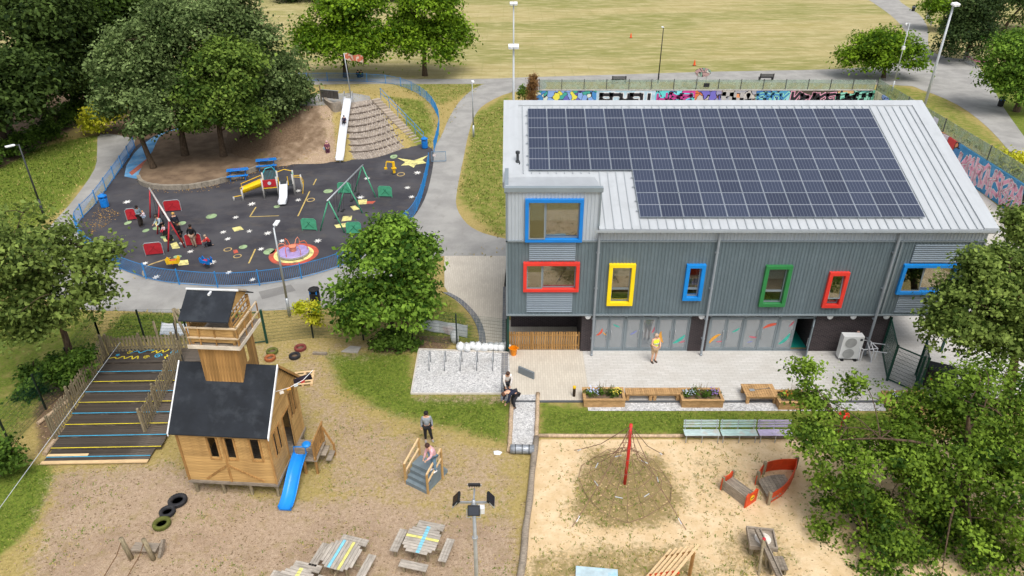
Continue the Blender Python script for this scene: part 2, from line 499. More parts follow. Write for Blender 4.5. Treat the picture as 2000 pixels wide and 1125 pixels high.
# ------------------------------------------------------------------ paved sheets
def paving(name, px_poly, z, material, curve=0, world=None):
    poly = world if world else XY(px_poly)
    if curve: poly = [tuple(p[:2]) for p in spline(poly, curve, True)]
    o = MB().sheet(poly, z).build(name, material)
    return struct(o)
def asphalt_mat(name, a, b, crack=0.35):
    t = NT(name)
    co = t.co('Object')
    k = t.mix(t.ramp(t.noise(co, 0.5, 6, 0.6), 0.35, 0.65), lin(a), lin(b))
    f = t.noise(co, 30, 3, 0.7)
    k = t.mix(t.math('MULTIPLY', t.ramp(f, 0.4, 0.8), 0.2), k, lin('#bdbab5'))
    k = t.mix(t.math('MULTIPLY', t.ramp(t.noise(t.co('Object', (1, 0.4, 1)), 1.3, 7, 0.7), 0.55, 0.72), crack), k, lin('#77726b'))
    return t.done(t.bsdf(k, 0.92, 0, 0.15, f, 0.3, 0.01))
TARMAC = asphalt_mat('worn_tarmac_path', '#8b8985', '#9c9a95')
paving('path', [(196, 262), (250, 268), (262, 282), (205, 352), (152, 432), (170, 455), (215, 495), (262, 525), (325, 538), (450, 545), (555, 535),
                (640, 515), (700, 490), (775, 440), (815, 390), (835, 310), (860, 270), (880, 225), (905, 190), (940, 166), (985, 158), (1060, 158), (1060, 176),
                (1000, 180), (950, 202), (928, 225), (915, 262), (905, 310), (893, 370), (892, 405), (912, 437), (945, 456), (1000, 472), (1000, 500),
                (868, 500), (820, 520), (740, 575), (640, 600), (540, 606), (400, 612), (250, 608), (130, 600), (60, 560), (60, 500), (100, 440), (140, 395), (185, 330), (190, 290)], 0.010, TARMAC, 3)
paving('path', [(540, 153), (700, 154), (940, 154), (1030, 151), (1200, 146), (1400, 140), (1630, 135), (1740, 124), (1775, 95), (1768, 62), (1740, 30), (1690, -4), (1660, -18), (1735, -20), (1760, 5), (1795, 28), (1812, 55),
                (1815, 95), (1850, 112), (1900, 120), (1935, 165), (1960, 210), (2010, 280), (2100, 400), (2060, 400), (1990, 318), (1930, 250), (1870, 205), (1800, 176), (1740, 166), (1400, 160), (1030, 161), (940, 164), (700, 164), (540, 166)], 0.016, TARMAC, 3)
paving('path', [(880, -2), (1400, -4), (1700, -6), (1700, -12), (1400, -10), (880, -8)], 0.02, TARMAC)

paving('path_patch', [(505, 570), (568, 556), (578, 568), (512, 585)], 0.014, asphalt_mat('darker_tarmac_patch', '#757370', '#7f7d79'))
def paver_mat(name, a, b, bw, bh_, joint, rot=0.0, off=0.5):
    t = NT(name)
    mp = t.n('ShaderNodeMapping'); mp.inputs['Rotation'].default_value = (0, 0, rot)
    t.l(t.co('Object'), mp.inputs[0])
    br = t.n('ShaderNodeTexBrick')
    t.l(mp.outputs[0], br.inputs['Vector'])
    br.offset = off
    br.inputs['Color1'].default_value = (*lin(a), 1); br.inputs['Color2'].default_value = (*lin(b), 1)
    br.inputs['Mortar'].default_value = (*lin(joint), 1)
    br.inputs['Scale'].default_value = 1.0
    br.inputs['Brick Width'].default_value = bw; br.inputs['Row Height'].default_value = bh_
    br.inputs['Mortar Size'].default_value = 0.012; br.inputs['Mortar Smooth'].default_value = 0.3
    k = br.outputs[0]
    n1 = t.noise(t.co('Object'), 0.7, 6, 0.6)
    k = t.mix(t.math('MULTIPLY', t.ramp(n1, 0.4, 0.7), 0.25), k, lin('#9f968a'))
    return t.done(t.bsdf(k, 0.85, 0, 0.25, br.outputs['Fac'], -0.4, 0.008))
PAVE_G = paver_mat('light_grey_block_paving', '#c9c6c1', '#bfbcb6', 0.42, 0.14, '#aba8a2')
PAVE_B = paver_mat('beige_block_paving', '#c9c1b2', '#c0b7a8', 0.4, 0.12, '#b3aa9a', rot=R(90))
PAVE_D = paver_mat('charcoal_block_edging', '#72757a', '#60646a', 0.2, 0.2, '#9d9890', off=0.0)
paving('pavement', None, 0.014, PAVE_B, world=XY([(868, 500), (992, 500), (993, 672), (940, 672), (935, 640), (912, 606), (880, 578), (868, 560)]))
paving('pavement', None, 0.018, PAVE_B, world=[(-0.2, 26.95), (3.75, 26.95), (3.75, 34.2), (-0.2, 34.2)])
paving('pavement', None, 0.018, PAVE_G, world=[(3.75, 26.95), (21.0, 26.95), (27, 27.4), (27, 37.5), (19.6, 37.5), (19.6, 31.3), (3.75, 31.3)])
paving('pavement', None, 0.014, asphalt_mat('court_concrete', '#b5b0a6', '#c2bdb4'), world=[(-0.5, 37.6), (0.8, 76), (39.5, 76), (36.9, 45), (36, 37.6)])
edge_px = [(872, 572), (895, 585), (915, 603), (930, 622), (940, 645), (944, 672)]
edl = [Vector((*p, 0)) for p in XY(edge_px)]
mb = MB()
sp_ = spline(edl, 4)
poly = [(p.x - 0.2, p.y) for p in sp_] + [(p.x + 0.16, p.y) for p in reversed(sp_)]
struct(MB().prism(poly, 0.0, 0.05).build('kerb', PAVE_D))
struct(MB().box(-0.55, -0.2, 26.95, 38, 0, 0.035).build('kerb', PAVE_D))
struct(MB().box(-0.2, 21, 26.83, 26.95, -0.05, 0.05).build('kerb', mat('charcoal_kerb', '#55585c', 0.8, 0.15, 3)))

def gravel_mat():
    t = NT('grey_gravel')
    vo = t.n('ShaderNodeTexVoronoi'); vo.inputs['Scale'].default_value = 16
    t.l(t.co('Object'), vo.inputs['Vector'])
    sp = t.n('ShaderNodeSeparateColor'); t.l(vo.outputs['Color'], sp.inputs[0])
    k = t.mix(sp.outputs[0], lin('#8f8f90'), lin('#d6d5d3'))
    k = t.mix(t.math('MULTIPLY', t.ramp(t.noise(t.co('Object'), 0.9, 5), 0.45, 0.7), 0.35), k, lin('#8d8880'))
    return t.done(t.bsdf(k, 0.9, 0, 0.2, vo.outputs['Distance'], -0.7, 0.03))
GRAVEL = gravel_mat()
bay_poly = XY([(818, 683), (994, 690), (998, 770), (803, 770)])
paving('gravel_bay', None, 0.02, GRAVEL, world=bay_poly)
paving('gravel_path', None, 0.022, GRAVEL, world=XY([(1003, 772), (1050, 771), (1045, 884), (996, 884)]))
paving('gravel_strip', None, 0.022, GRAVEL, world=[(3.6, 26.2), (18, 26.2), (18, 26.8), (3.6, 26.8)])
# loose stones standing proud on the gravel
def scatter_stones(name, polys, n, mtl):
    V, Q = [], []
    base = np.array([(1, 0, 0), (0, 1, 0), (-1, 0, 0), (0, -1, 0), (0, 0, 1)], float)
    fs = np.array([(0, 1, 4), (1, 2, 4), (2, 3, 4), (3, 0, 4)])
    for poly, k in zip(polys, n):
        P = np.array(poly); lo, hi = P.min(0), P.max(0)
        q = rng.uniform(lo, hi, (k, 2)); q = q[seg_dist(q[:, 0], q[:, 1], poly) < -0.02]
        for x, y in q:
            a = rng.uniform(0, 6.28); s = rng.uniform(0.012, 0.03)
            b = base * (s, s * rng.uniform(0.6, 1), s * 0.9)
            c, d = math.cos(a), math.sin(a)
            Q.append(fs + len(V) * 5)
            V.append(np.stack([b[:, 0] * c - b[:, 1] * d + x, b[:, 0] * d + b[:, 1] * c + y, b[:, 2] + 0.02], -1))
    me = fast_mesh(name, np.concatenate(V), np.concatenate(Q), rng.uniform(0, 1, len(V) * 5))
    me.materials.append(mtl)
    o = put(me, name); o['kind'] = 'stuff'; o['label'] = 'loose grey gravel stones'
    return o
def tint_mat(name, a, b, rough=0.9):
    t = NT(name)
    at = t.n('ShaderNodeAttribute', attribute_name='tint')
    return t.done(t.bsdf(t.mix(at.outputs['Fac'], lin(a), lin(b)), rough, 0, 0.2))
scatter_stones('gravel', [bay_poly, XY([(1003, 772), (1050, 771), (1045, 884), (996, 884)]), [(3.6, 26.2), (18, 26.2), (18, 26.8), (3.6, 26.8)]], [7000, 3500, 2500], tint_mat('gravel_stone', '#868686', '#dedddb'))
mb = MB()
for i in range(4):
    a, b = Vector((*bay_poly[i], 0.03)), Vector((*bay_poly[(i + 1) % 4], 0.03))
    if i in (0, 2, 3): mb.bar(a, b, 0.06, 0.10)
o = mb.build('gravel_bay_edging', mat('pale_concrete_edging', '#c4bdb2', 0.85, 0.1, 3)); struct(o)

# ------------------------------------------------------------------ left play area: rubber surface, painted blue end, tree bed
PLAY = [(652, 300), (700, 300), (760, 295), (815, 277), (832, 284), (847, 297), (843, 340), (829, 390), (802, 430), (748, 472), (690, 507), (620, 532), (540, 549),
        (450, 557), (370, 553), (300, 546), (225, 520), (165, 474), (152, 436), (186, 398), (240, 320), (262, 288), (330, 255), (420, 250), (560, 270)]
def rubber_mat():
    t = NT('dark_rubber_play_surface')
    co = t.co('Object')
    k = t.mix(t.ramp(t.noise(co, 0.28, 6, 0.6), 0.35, 0.65), lin('#3c3b40'), lin('#4e4d50'))
    k = t.mix(t.math('MULTIPLY', t.ramp(t.noise(t.co('Object', (0.6, 1, 1)), 0.9, 7, 0.7), 0.5, 0.72), 0.5), k, lin('#5b554f'))
    f = t.noise(co, 24, 3, 0.8)
    k = t.mix(t.math('MULTIPLY', t.ramp(f, 0.62, 0.75), 0.35), k, lin('#8a7f66'))
    return t.done(t.bsdf(k, 0.9, 0, 0.15, f, 0.3, 0.01))
PLAY_W = [tuple(p[:2]) for p in spline(XY(PLAY), 3, True)]
paving('playground_surface', None, 0.024, rubber_mat(), world=PLAY_W)
def bluefloor():
    t = NT('worn_blue_floor_paint')
    co = t.co('Object')
    k = t.mix(t.ramp(t.noise(co, 0.8, 5), 0.35, 0.65), lin('#4d87b4'), lin('#7aa9cb'))
    k = t.mix(t.math('MULTIPLY', t.ramp(t.noise(co, 2.2, 6, 0.7), 0.5, 0.7), 0.6), k, lin('#8c7a66'))
    return t.done(t.bsdf(k, 0.85, 0, 0.2))
paving('painted_ground', [(243, 345), (262, 300), (300, 268), (345, 252), (400, 255), (400, 300), (320, 318), (296, 345)], 0.030, bluefloor(), 2)
paving('painted_stripe', [(252, 338), (300, 300), (360, 272), (364, 278), (305, 306), (258, 343)], 0.034, mat('worn_red_line', '#a8604c', 0.85, 0.2, 3))
# raised tree bed with stone edging
BED = [(272, 350), (280, 362), (310, 369), (370, 369), (430, 358), (480, 341), (530, 323), (580, 308), (625, 300), (652, 298), (600, 270), (540, 255), (460, 250), (330, 262), (300, 300), (280, 330)]
bed_w = [tuple(p[:2]) for p in spline(XY(BED), 3, True)]
bm = MB().prism(bed_w, 0.0, lambda p: 0.28)
t = NT('bare_soil_and_leaf_litter'); co = t.co('Object')
nb = t.noise(co, 12, 5, 0.7)
k = t.mix(t.ramp(t.noise(co, 0.8, 6, 0.6), 0.3, 0.7), lin('#655445'), lin('#85715c'))
k = t.mix(t.math('MULTIPLY', t.ramp(nb, 0.55, 0.75), 0.6), k, lin('#9c8058'))
SOIL = t.done(t.bsdf(k, 0.95, 0, 0.1, nb, 0.6, 0.04))
struct(bm.build('tree_bed', SOIL))
curb = spline([(*p, 0) for p in XY(BED[:10])], 5)
kp = struct(put(None, 'tree_bed_kerb'))
stone = MB().cbox((0, 0, 0.2), (0.30, 0.62, 0.4))
stm = stone.mesh('kerb_stone', mat('kerb_stone_grey', '#8f8678', 0.85, 0.2, 3, rnd=0.14, dirt='#6b6153', dirt_amt=0.5))
acc, last = 0.0, None
for i in range(len(curb) - 1):
    a, b = curb[i], curb[i + 1]
    L = (b - a).length
    n = max(1, round(L / 0.64))
    for j in range(n):
        p = a.lerp(b, (j + 0.5) / n)
        dd = b - a
        put(stm, 'kerb_stone', kp, (p.x, p.y, 0), (0, 0, math.atan2(dd.y, dd.x) + R(90)), (1, (L / n - 0.015) / 0.62, 1 + random.uniform(-0.05, 0.05)))

# painted marks on the rubber: each its own flat patch
M_CREAM, M_WHITE, M_PGREEN, M_PRED = (mat(n, c, 0.85, 0.18, 3, dirt='#5a564e', dirt_amt=0.8) for n, c in (('floor_paint_cream', '#d9cf86'), ('floor_paint_white', '#d5d3cd'), ('floor_paint_green', '#8ea67a'), ('floor_paint_red', '#b5503c')))
marks = struct(put(None, 'playground_markings'))
def mark(shape, name, m, z=0.030):
    b = MB().sheet(shape, z); o = b.build(name, m, marks); return o
def ell(u, v, ru, rv, n=14, rot=0):
    c = G(u, v); ax = ru * mpp(c); ay = rv * mpp(c) / math.sin(math.atan2(CAM_H, c.y))
    return [(c.x + ax * math.cos(a + rot), c.y + ay * math.sin(a + rot)) for a in [2 * math.pi * i / n for i in range(n)]]
def star(u, v, r, pts=7, inner=0.45, rot=0.3):
    c = G(u, v); q = r * mpp(c)
    return [(c.x + q * (1 if i % 2 == 0 else inner) * math.cos(rot + math.pi * i / pts), c.y + 1.3 * q * (1 if i % 2 == 0 else inner) * math.sin(rot + math.pi * i / pts)) for i in range(2 * pts)]
for i, (u, v) in enumerate([(248, 395), (372, 492), (283, 515), (305, 542), (445, 467), (487, 452), (523, 456), (551, 471), (510, 487), (415, 513), (447, 533), (493, 547), (621, 471), (461, 425), (583, 391), (492, 399), (583, 373), (717, 349), (705, 386), (796, 367), (804, 385), (815, 338), (436, 454)]):
    mark(star(u, v, 7 if i % 3 else 8.5, 7, 0.45, random.random()), 'painted_leaf', M_WHITE)
for u, v, a, b in [(250, 436, 6, 4), (285, 451, 6, 3.5), (308, 446, 9, 4), (475, 483, 8, 4), (526, 492, 11, 6), (347, 502, 8, 3), (641, 374, 9, 4), (355, 437, 8, 4), (541, 404, 6, 3), (413, 423, 10, 5), (326, 463, 12, 4)]:
    mark(ell(u, v, a, b), 'painted_disc', M_PGREEN, 0.034)
for q in [[(300, 434), (316, 432), (322, 440), (306, 443)], [(318, 466), (336, 464), (340, 470), (321, 473)], [(333, 477), (345, 473), (352, 485), (337, 487)], [(345, 510), (367, 508), (369, 517), (349, 520)], [(453, 446), (470, 442), (476, 449), (458, 453)],
          [(684, 404), (694, 402), (703, 409), (691, 412)], [(699, 391), (717, 390), (716, 399), (701, 400)], [(670, 423), (688, 422), (686, 431), (667, 433)], [(653, 440), (676, 436), (678, 444), (657, 446)]]:
    mark(XY(q), 'painted_patch', M_CREAM)
mark(XY([(455, 489), (463, 488), (466, 494), (457, 496)]), 'painted_patch', M_PRED)
mark(XY([(714, 394), (734, 393), (728, 399), (712, 399)]), 'painted_patch', M_PRED, 0.028)
c = [(776, 309), (808, 314), (836, 304), (825, 313), (833, 319), (812, 322), (808, 328), (798, 323), (783, 324), (792, 317)]
mark(XY(c), 'painted_star', M_CREAM)
mark([(p[0] - 0.15, p[1] + 0.1) for p in ell(772, 307, 7, 4)], 'painted_disc', M_PGREEN)
for a, b in [((488, 424), (500, 405)), ((488, 424), (545, 422)), ((605, 374), (582, 423)), ((618, 350), (612, 362)), ((486, 515), (499, 487))]:
    p, q = G(*a), G(*b); d = (q - p).normalized(); n_ = Vector((-d.y, d.x, 0)) * 0.05
    mark([(p + n_)[:2], (p - n_)[:2], (q - n_)[:2], (q + n_)[:2]], 'painted_line', mat('floor_paint_ochre', '#b29a5a', 0.85, 0.2, 3))
arc = [ (282, 540), (279, 530), (290, 519), (315, 510), (333, 504)]
sp_ = spline([(*p, 0) for p in XY(arc)], 4)
mark([(p.x, p.y + 0.12) for p in sp_] + [(p.x, p.y - 0.12) for p in reversed(sp_)], 'painted_arc', mat('floor_paint_tan', '#a8905e', 0.85, 0.2, 3))
for u, v in [(445, 488), (464, 501), (607, 391), (783, 341)]:
    o_, i_ = ell(u, v, 8, 4, 16), ell(u, v, 6, 2.8, 16)
    b = MB(); b.add([(*p, 0.031) for p in o_ + i_], [(j, (j + 1) % 16, 16 + (j + 1) % 16, 16 + j) for j in range(16)]); b.build('painted_ring', MATS['floor_paint_tan'], marks)

# ------------------------------------------------------------------ the clad building
FY = 30.9
BX0, BX1 = -0.27, 22.9
ZS, ZF, ZE = 2.46, 6.6, 7.4              # soffit, flashing, eaves
RS = math.tan(R(20.8))
RIDGE_Y = 39.75
def rz_(y): return ZE + 0.06 + RS * (y - FY)
def RP(u, v, off=0.0):
    d = ray(u, v)
    t = (ZE + 0.06 + off - RS * FY - CAM_H) / (d.z - RS * d.y)
    return d * t + Vector((0, 0, CAM_H))
def FA(u, v, Y=FY):
    p = AT(u, v, Y); return p.x, p.z
B = thing('clad_building', 'long grey corrugated metal building with solar panels on its white sloping roof', 'building', (11, FY, 0))
CLAD = mat('slate_grey_cladding', '#616f75', 0.5, 0.08, 1.6, grain=(2.2, 1, 0.12), dirt='#76848a', dirt_amt=0.25, bump=0.0, rnd=0.0)
CLAD_LIT = mat('cladding_lit_tone', '#a9b1b8', 0.45, 0.05, 0.6, bump=0.0, rnd=0.0)  # upper band is the same cladding; its brighter lit look is painted in
LOUV = mat('louvre_grey', '#84909a', 0.45, 0.05, 0.8, bump=0.0)
TRIM = mat('trim_grey', '#7a8489', 0.45, 0.06, 1.0)
ROOFW = mat('white_roof_sheet', '#adb1b4', 0.4, 0.05, 1.2, grain=(2.0, 0.16, 0.16), dirt='#9fa3a5', dirt_amt=0.45, bump=0.0, rnd=0.0)
INT_W = mat('interior_wall', '#d6d0c6', 0.9, 0.08, 1)
INT_D = mat('interior_dark', '#4a4642', 0.9, 0.15, 1)
TEAL = mat('teal_floor', '#1c9a8c', 0.5, 0.06, 1)
def glass_mat(name, gl, tint, film=None, filmamt=0.0):
    t = NT(name)
    g = t.n('ShaderNodeBsdfGlossy'); g.inputs['Roughness'].default_value = 0.02; g.inputs['Color'].default_value = (0.95, 0.96, 0.97, 1)
    tr = t.n('ShaderNodeBsdfTransparent'); tr.inputs[0].default_value = (*lin(tint), 1)
    base = tr.outputs[0]
    if film:
        df = t.n('ShaderNodeBsdfDiffuse'); df.inputs[0].default_value = (*lin(film), 1)
        m0 = t.n('ShaderNodeMixShader'); m0.inputs[0].default_value = filmamt
        t.l(base, m0.inputs[1]); t.l(df.outputs[0], m0.inputs[2]); base = m0.outputs[0]
    fr = t.n('ShaderNodeFresnel'); fr.inputs[0].default_value = 1.5
    f = t.math('ADD', fr.outputs[0], gl, clamp=True)
    mx = t.n('ShaderNodeMixShader'); t.l(f, mx.inputs[0]); t.l(base, mx.inputs[1]); t.l(g.outputs[0], mx.inputs[2])
    return t.done(mx)
GLASS = glass_mat('window_glass', 0.16, '#ccd6d6')
GLASSF = glass_mat('filmed_door_glass', 0.22, '#8a9499', '#8f9aa2', 0.55)

wins = {}
for nm, (a, b, c, d) in {'W1': ((1025, 390), (1142, 390), (1026, 474), (1136, 474)), 'W2': ((1022, 514), (1133, 514), (1022, 571), (1130, 571)),
                         'W3': ((1191, 517), (1243, 517), (1184, 598), (1235, 598)), 'W4': ((1342, 518), (1381, 518), (1333, 588), (1369, 588)),
                         'W5': ((1497, 520), (1550, 520), (1482, 600), (1533, 600)), 'W6': ((1622, 533), (1662, 533), (1605, 602), (1643, 602)),
                         'W7': ((1768, 518), (1880, 518), (1750, 576), (1858, 576))}.items():
    Y_ = FY - 0.16
    q = [FA(*p, Y_) for p in (a, b, c, d)]
    wins[nm] = ((q[0][0] + q[2][0]) / 2, (q[1][0] + q[3][0]) / 2, (q[2][1] + q[3][1]) / 2, (q[0][1] + q[1][1]) / 2)
W1 = wins['W1']; W2 = wins['W2']; W7 = wins['W7']
louv = [(W1[0] + 0.22, W1[1] - 0.28, W2[3] + 0.06, W1[2] - 0.06), (W2[0] + 0.18, W2[1] - 0.28, ZS + 0.12, W2[2] - 0.06),
        (W7[0] + 0.30, W7[1] - 0.10, W7[3] + 0.06, W7[3] + 1.05), (W7[0] + 0.25, W7[1] - 0.15, ZS + 0.1, W7[2] - 0.06)]
holes = list(wins.values())
DX1 = 4.15
def wall_holes(mb, x0, x1, z0, z1, y0, y1, hs, m=0):
    cx = sorted({x0, x1, *[h[0] for h in hs if x0 < h[0] < x1], *[h[1] for h in hs if x0 < h[1] < x1]})
    for a, b in zip(cx, cx[1:]):
        mid = (a + b) / 2
        cuts = sorted([(h[2], h[3]) for h in hs if h[0] < mid < h[1]])
        z = z0
        for lo, hi in cuts:
            if lo > z: mb.box(a, b, y0, y1, z, min(lo, z1), m)
            z = max(z, hi)
        if z < z1: mb.box(a, b, y0, y1, z, z1, m)
inset = [(a + 0.12, b - 0.12, c + 0.12, d - 0.12) for a, b, c, d in holes]
mb = MB()
wall_holes(mb, BX0 + 0.02, BX1 - 0.02, ZS + 0.02, ZE, FY + 0.03, FY + 0.25, inset)
wall_holes(mb, BX0 + 0.02, DX1 - 0.02, ZE, 9.3, FY + 0.03, FY + 0.25, inset)
mb.box(BX0 + 0.02, BX0 + 0.2, FY + 0.25, RIDGE_Y - 0.1, ZS + 0.02, ZE - 0.05)
mb.box(BX1 - 0.2, BX1 - 0.02, FY + 0.25, RIDGE_Y - 0.1, ZS + 0.02, ZE - 0.05)
mb.box(BX0 + 0.02, BX1 - 0.02, RIDGE_Y - 0.1, RIDGE_Y + 0.1, 0, rz_(RIDGE_Y) - 0.2)
for x in (BX0 + 0.02, BX1 - 0.2):     # gable triangles
    mb.add([(x, FY + 0.25, ZE - 0.05), (x, RIDGE_Y - 0.1, ZE - 0.05), (x, RIDGE_Y - 0.1, rz_(RIDGE_Y) - 0.25), (x + 0.18, FY + 0.25, ZE - 0.05), (x + 0.18, RIDGE_Y - 0.1, ZE - 0.05), (x + 0.18, RIDGE_Y - 0.1, rz_(RIDGE_Y) - 0.25)],
           [(0, 1, 2), (5, 4, 3), (0, 2, 5, 3)])
mb.box(DX1 - 0.2, DX1 - 0.02, FY + 0.25, 34.2, ZE + 0.05, 8.6)
mb.box(BX0 + 0.02, BX0 + 0.2, FY + 0.25, 34.2, ZE + 0.05, 8.6)
mb.build('wall', CLAD, B, world=True)
def corr(x0, x1, z0, z1, hs, m, name, pitch=0.17, dep=0.028):
    n = max(1, round((x1 - x0) / pitch)); p = (x1 - x0) / n
    mb = MB()
    for i in range(n):
        a = x0 + i * p; mid = a + p / 2
        cuts = sorted([(max(h[2], z0), min(h[3], z1)) for h in hs if h[0] - 0.02 < mid < h[1] + 0.02 and h[3] > z0 and h[2] < z1])
        z = z0; spans = []
        for lo, hi in cuts:
            if lo > z: spans.append((z, lo))
            z = max(z, hi)
        if z < z1: spans.append((z, z1))
        pr = [(0, 0), (0.42, 0), (0.52, -dep), (0.9, -dep), (1.0, 0)]
        for lo, hi in spans:
            for (u0, d0), (u1, d1) in zip(pr, pr[1:]):
                mb.flat([(a + u0 * p, FY + 0.02 + d0, lo), (a + u1 * p, FY + 0.02 + d1, lo), (a + u1 * p, FY + 0.02 + d1, hi), (a + u0 * p, FY + 0.02 + d0, hi)])
    return mb.build(name, m, B, world=True)
hs_ = [(a + 0.1, b - 0.1, c + 0.1, d - 0.1) for a, b, c, d in holes] + louv
corr(BX0, BX1, ZS, ZF - 0.02, hs_, CLAD, 'cladding')
corr(BX0, DX1, ZF + 0.06, 9.28, hs_, CLAD_LIT, 'cladding')
corr(DX1, BX1, ZF + 0.06, ZE - 0.02, hs_, CLAD_LIT, 'cladding')
for a, b, c, d in louv:                   # horizontally ribbed panels above and below the wide windows
    n = max(3, round((d - c) / 0.105)); p = (d - c) / n
    mb = MB()
    mb.box(a, b, FY + 0.005, FY + 0.028, c, d)
    o = mb.build('ribbed_panel', LOUV, B, world=True)
    sm = MB().add([(0, 0, 0), (b - a, 0, 0), (b - a, -0.055, p * 0.3), (0, -0.055, p * 0.3), (0, -0.055, p * 0.62), (b - a, -0.055, p * 0.62), (b - a, 0, p * 0.9), (0, 0, p * 0.9)], [(0, 1, 2, 3), (3, 2, 5, 4), (4, 5, 6, 7), (0, 3, 4, 7), (1, 6, 5, 2)]).mesh('slat', LOUV)
    for i in range(n):
        put(sm, 'slat', o, Vector((a, FY + 0.004, c + i * p)) - wpos(B))
mb = MB()
mb.box(BX0 - 0.03, BX1 + 0.03, FY - 0.06, FY + 0.02, ZF - 0.02, ZF + 0.06)
mb.box(BX0 - 0.03, BX1 + 0.03, FY - 0.07, FY + 0.05, ZS - 0.07, ZS + 0.01)
mb.build('flashing', TRIM, B, world=True)
for x in (BX0, DX1 - 0.02):
    MB().box(x - 0.03, x + 0.05, FY - 0.06, FY + 0.02, ZE if x > 1 else ZS + 0.012, 9.28).build('corner_trim', TRIM, B, world=True)
for x in (BX1 - 0.09, W7[0] - 0.42, BX1 - 0.75):
    MB().box(x, x + 0.09, FY - 0.05, FY + 0.02, ZS + 0.012, ZF - 0.022).build('corner_trim', TRIM, B, world=True)

# roof
mb = MB()
y0, y1 = FY - 0.25, RIDGE_Y + 0.25
def slab(mb, x0, x1, ya, yb, up, th, m=0):
    v = []
    for z in (-th, 0):
        v += [(x0, ya, rz_(ya) + up + z), (x1, ya, rz_(ya) + up + z), (x1, yb, rz_(yb) + up + z), (x0, yb, rz_(yb) + up + z)]
    mb.add(v, [(3, 2, 1, 0), (4, 5, 6, 7), (0, 1, 5, 4), (1, 2, 6, 5), (2, 3, 7, 6), (3, 0, 4, 7)], m)
slab(mb, DX1, BX1 + 0.05, y0, y1 - 0.3, 0, 0.18)
slab(mb, BX0 - 0.05, DX1, 33.2, y1 - 0.3, 0, 0.18)
roof = mb.build('roof', ROOFW, B, world=True)
mb = MB()
slab(mb, BX1 - 0.5, BX1 + 0.2, y0 - 0.03, y1, 0.075, 0.3)
slab(mb, BX0 - 0.2, BX0 + 0.62, 33.6, y1, 0.075, 0.3)
slab(mb, BX0 + 0.62, BX1 - 0.5, y1 - 0.42, y1, 0.07, 0.3)
mb.build('verge_flashing', ROOFW, roof, world=True)
seam = MB(); L = (y1 - 0.45 - y0)
seam.box(-0.02, 0.02, 0, L / math.cos(R(20.8)), 0, 0.05)
seamm = seam.mesh('roof_seam', mat('roof_seam_white', '#989ea2', 0.4, 0.03, 1, bump=0))
x = DX1 + 0.3
while x < BX1 - 0.55:
    put(seamm, 'roof_seam', roof, Vector((x, y0 + 0.005, rz_(y0) - 0.004)) - wpos(B), (R(20.8), 0, 0)); x += 0.42
x = BX0 + 0.85
while x < DX1:
    put(seamm, 'roof_seam', roof, Vector((x, 34.3, rz_(34.3) - 0.004)) - wpos(B), (R(20.8), 0, 0), (1, (y1 - 0.45 - 34.3) / L, 1)); x += 0.42
# dormer block roof and its deep parapet edge
mb = MB()
mb.add([(BX0 - 0.04, FY - 0.02, 9.3), (DX1 + 0.04, FY - 0.02, 9.3), (DX1 + 0.04, 34.35, 8.62), (BX0 - 0.04, 34.35, 8.62)] + [(BX0 - 0.04, FY - 0.02, 9.12), (DX1 + 0.04, FY - 0.02, 9.12), (DX1 + 0.04, 34.35, 8.44), (BX0 - 0.04, 34.35, 8.44)],
       [(0, 1, 2, 3), (7, 6, 5, 4), (4, 5, 1, 0), (5, 6, 2, 1), (6, 7, 3, 2), (7, 4, 0, 3)])
mb.build('dormer_roof', ROOFW, B, world=True)
mb = MB(); mb.box(BX0 - 0.09, DX1 + 0.09, FY - 0.1, FY + 0.18, 9.31, 9.38); mb.box(BX0 - 0.09, BX0 + 0.1, FY + 0.18, 34.2, 9.0, 9.1); mb.box(BX0 - 0.09, DX1 + 0.09, FY - 0.1, FY - 0.03, 9.17, 9.31)
mb.build('parapet_coping', TRIM, B, world=True)
mb = MB(); mb.lathe([(0.07, 0), (0.07, 0.5), (0.11, 0.5), (0.11, 0.62), (0.02, 0.66)], 12, RP(1011, 318)); mb.lathe([(0.16, -0.05), (0.1, 0.12)], 12, RP(1011, 318))
mb.build('vent_pipe', DGREY, roof, world=True)
mb = MB()
gp = [(y0 - 0.14, ZE - 0.16), (y0 - 0.14, ZE - 0.03), (y0 - 0.12, ZE - 0.03), (y0 - 0.12, ZE - 0.14), (y0 + 0.02, ZE - 0.14), (y0 + 0.02, ZE - 0.16)]
n = len(gp); xa, xb = DX1 - 0.2, BX1 + 0.2
mb.add([(xa, *p) for p in gp] + [(xb, *p) for p in gp], [(i, (i + 1) % n, n + (i + 1) % n, n + i) for i in range(n)] + [tuple(range(n)), tuple(reversed(range(n, 2 * n)))])
mb.box(DX1, BX1 + 0.05, FY - 0.23, FY - 0.02, ZE - 0.12, ZE - 0.10)
mb.build('gutter', mat('gutter_grey', '#9aa1a6', 0.45, 0.06, 2), B, world=True)
for (u, v) in ((1172, 446), (1409, 446), (1763, 446)):
    x = AT(u, v, FY - 0.18).x
    mb = MB(); mb.tube([(x, FY - 0.16, ZE - 0.12), (x, FY - 0.16, 0.12), (x, FY - 0.24, 0.04)], 0.062, 10)
    for z in (1.0, 2.2, 4.0, 6.0): mb.box(x - 0.09, x + 0.09, FY - 0.13, FY + 0.0, z, z + 0.05)
    mb.build('downpipe', mat('downpipe_grey', '#8b9298', 0.45, 0.06, 2), B, smooth=False, world=True)
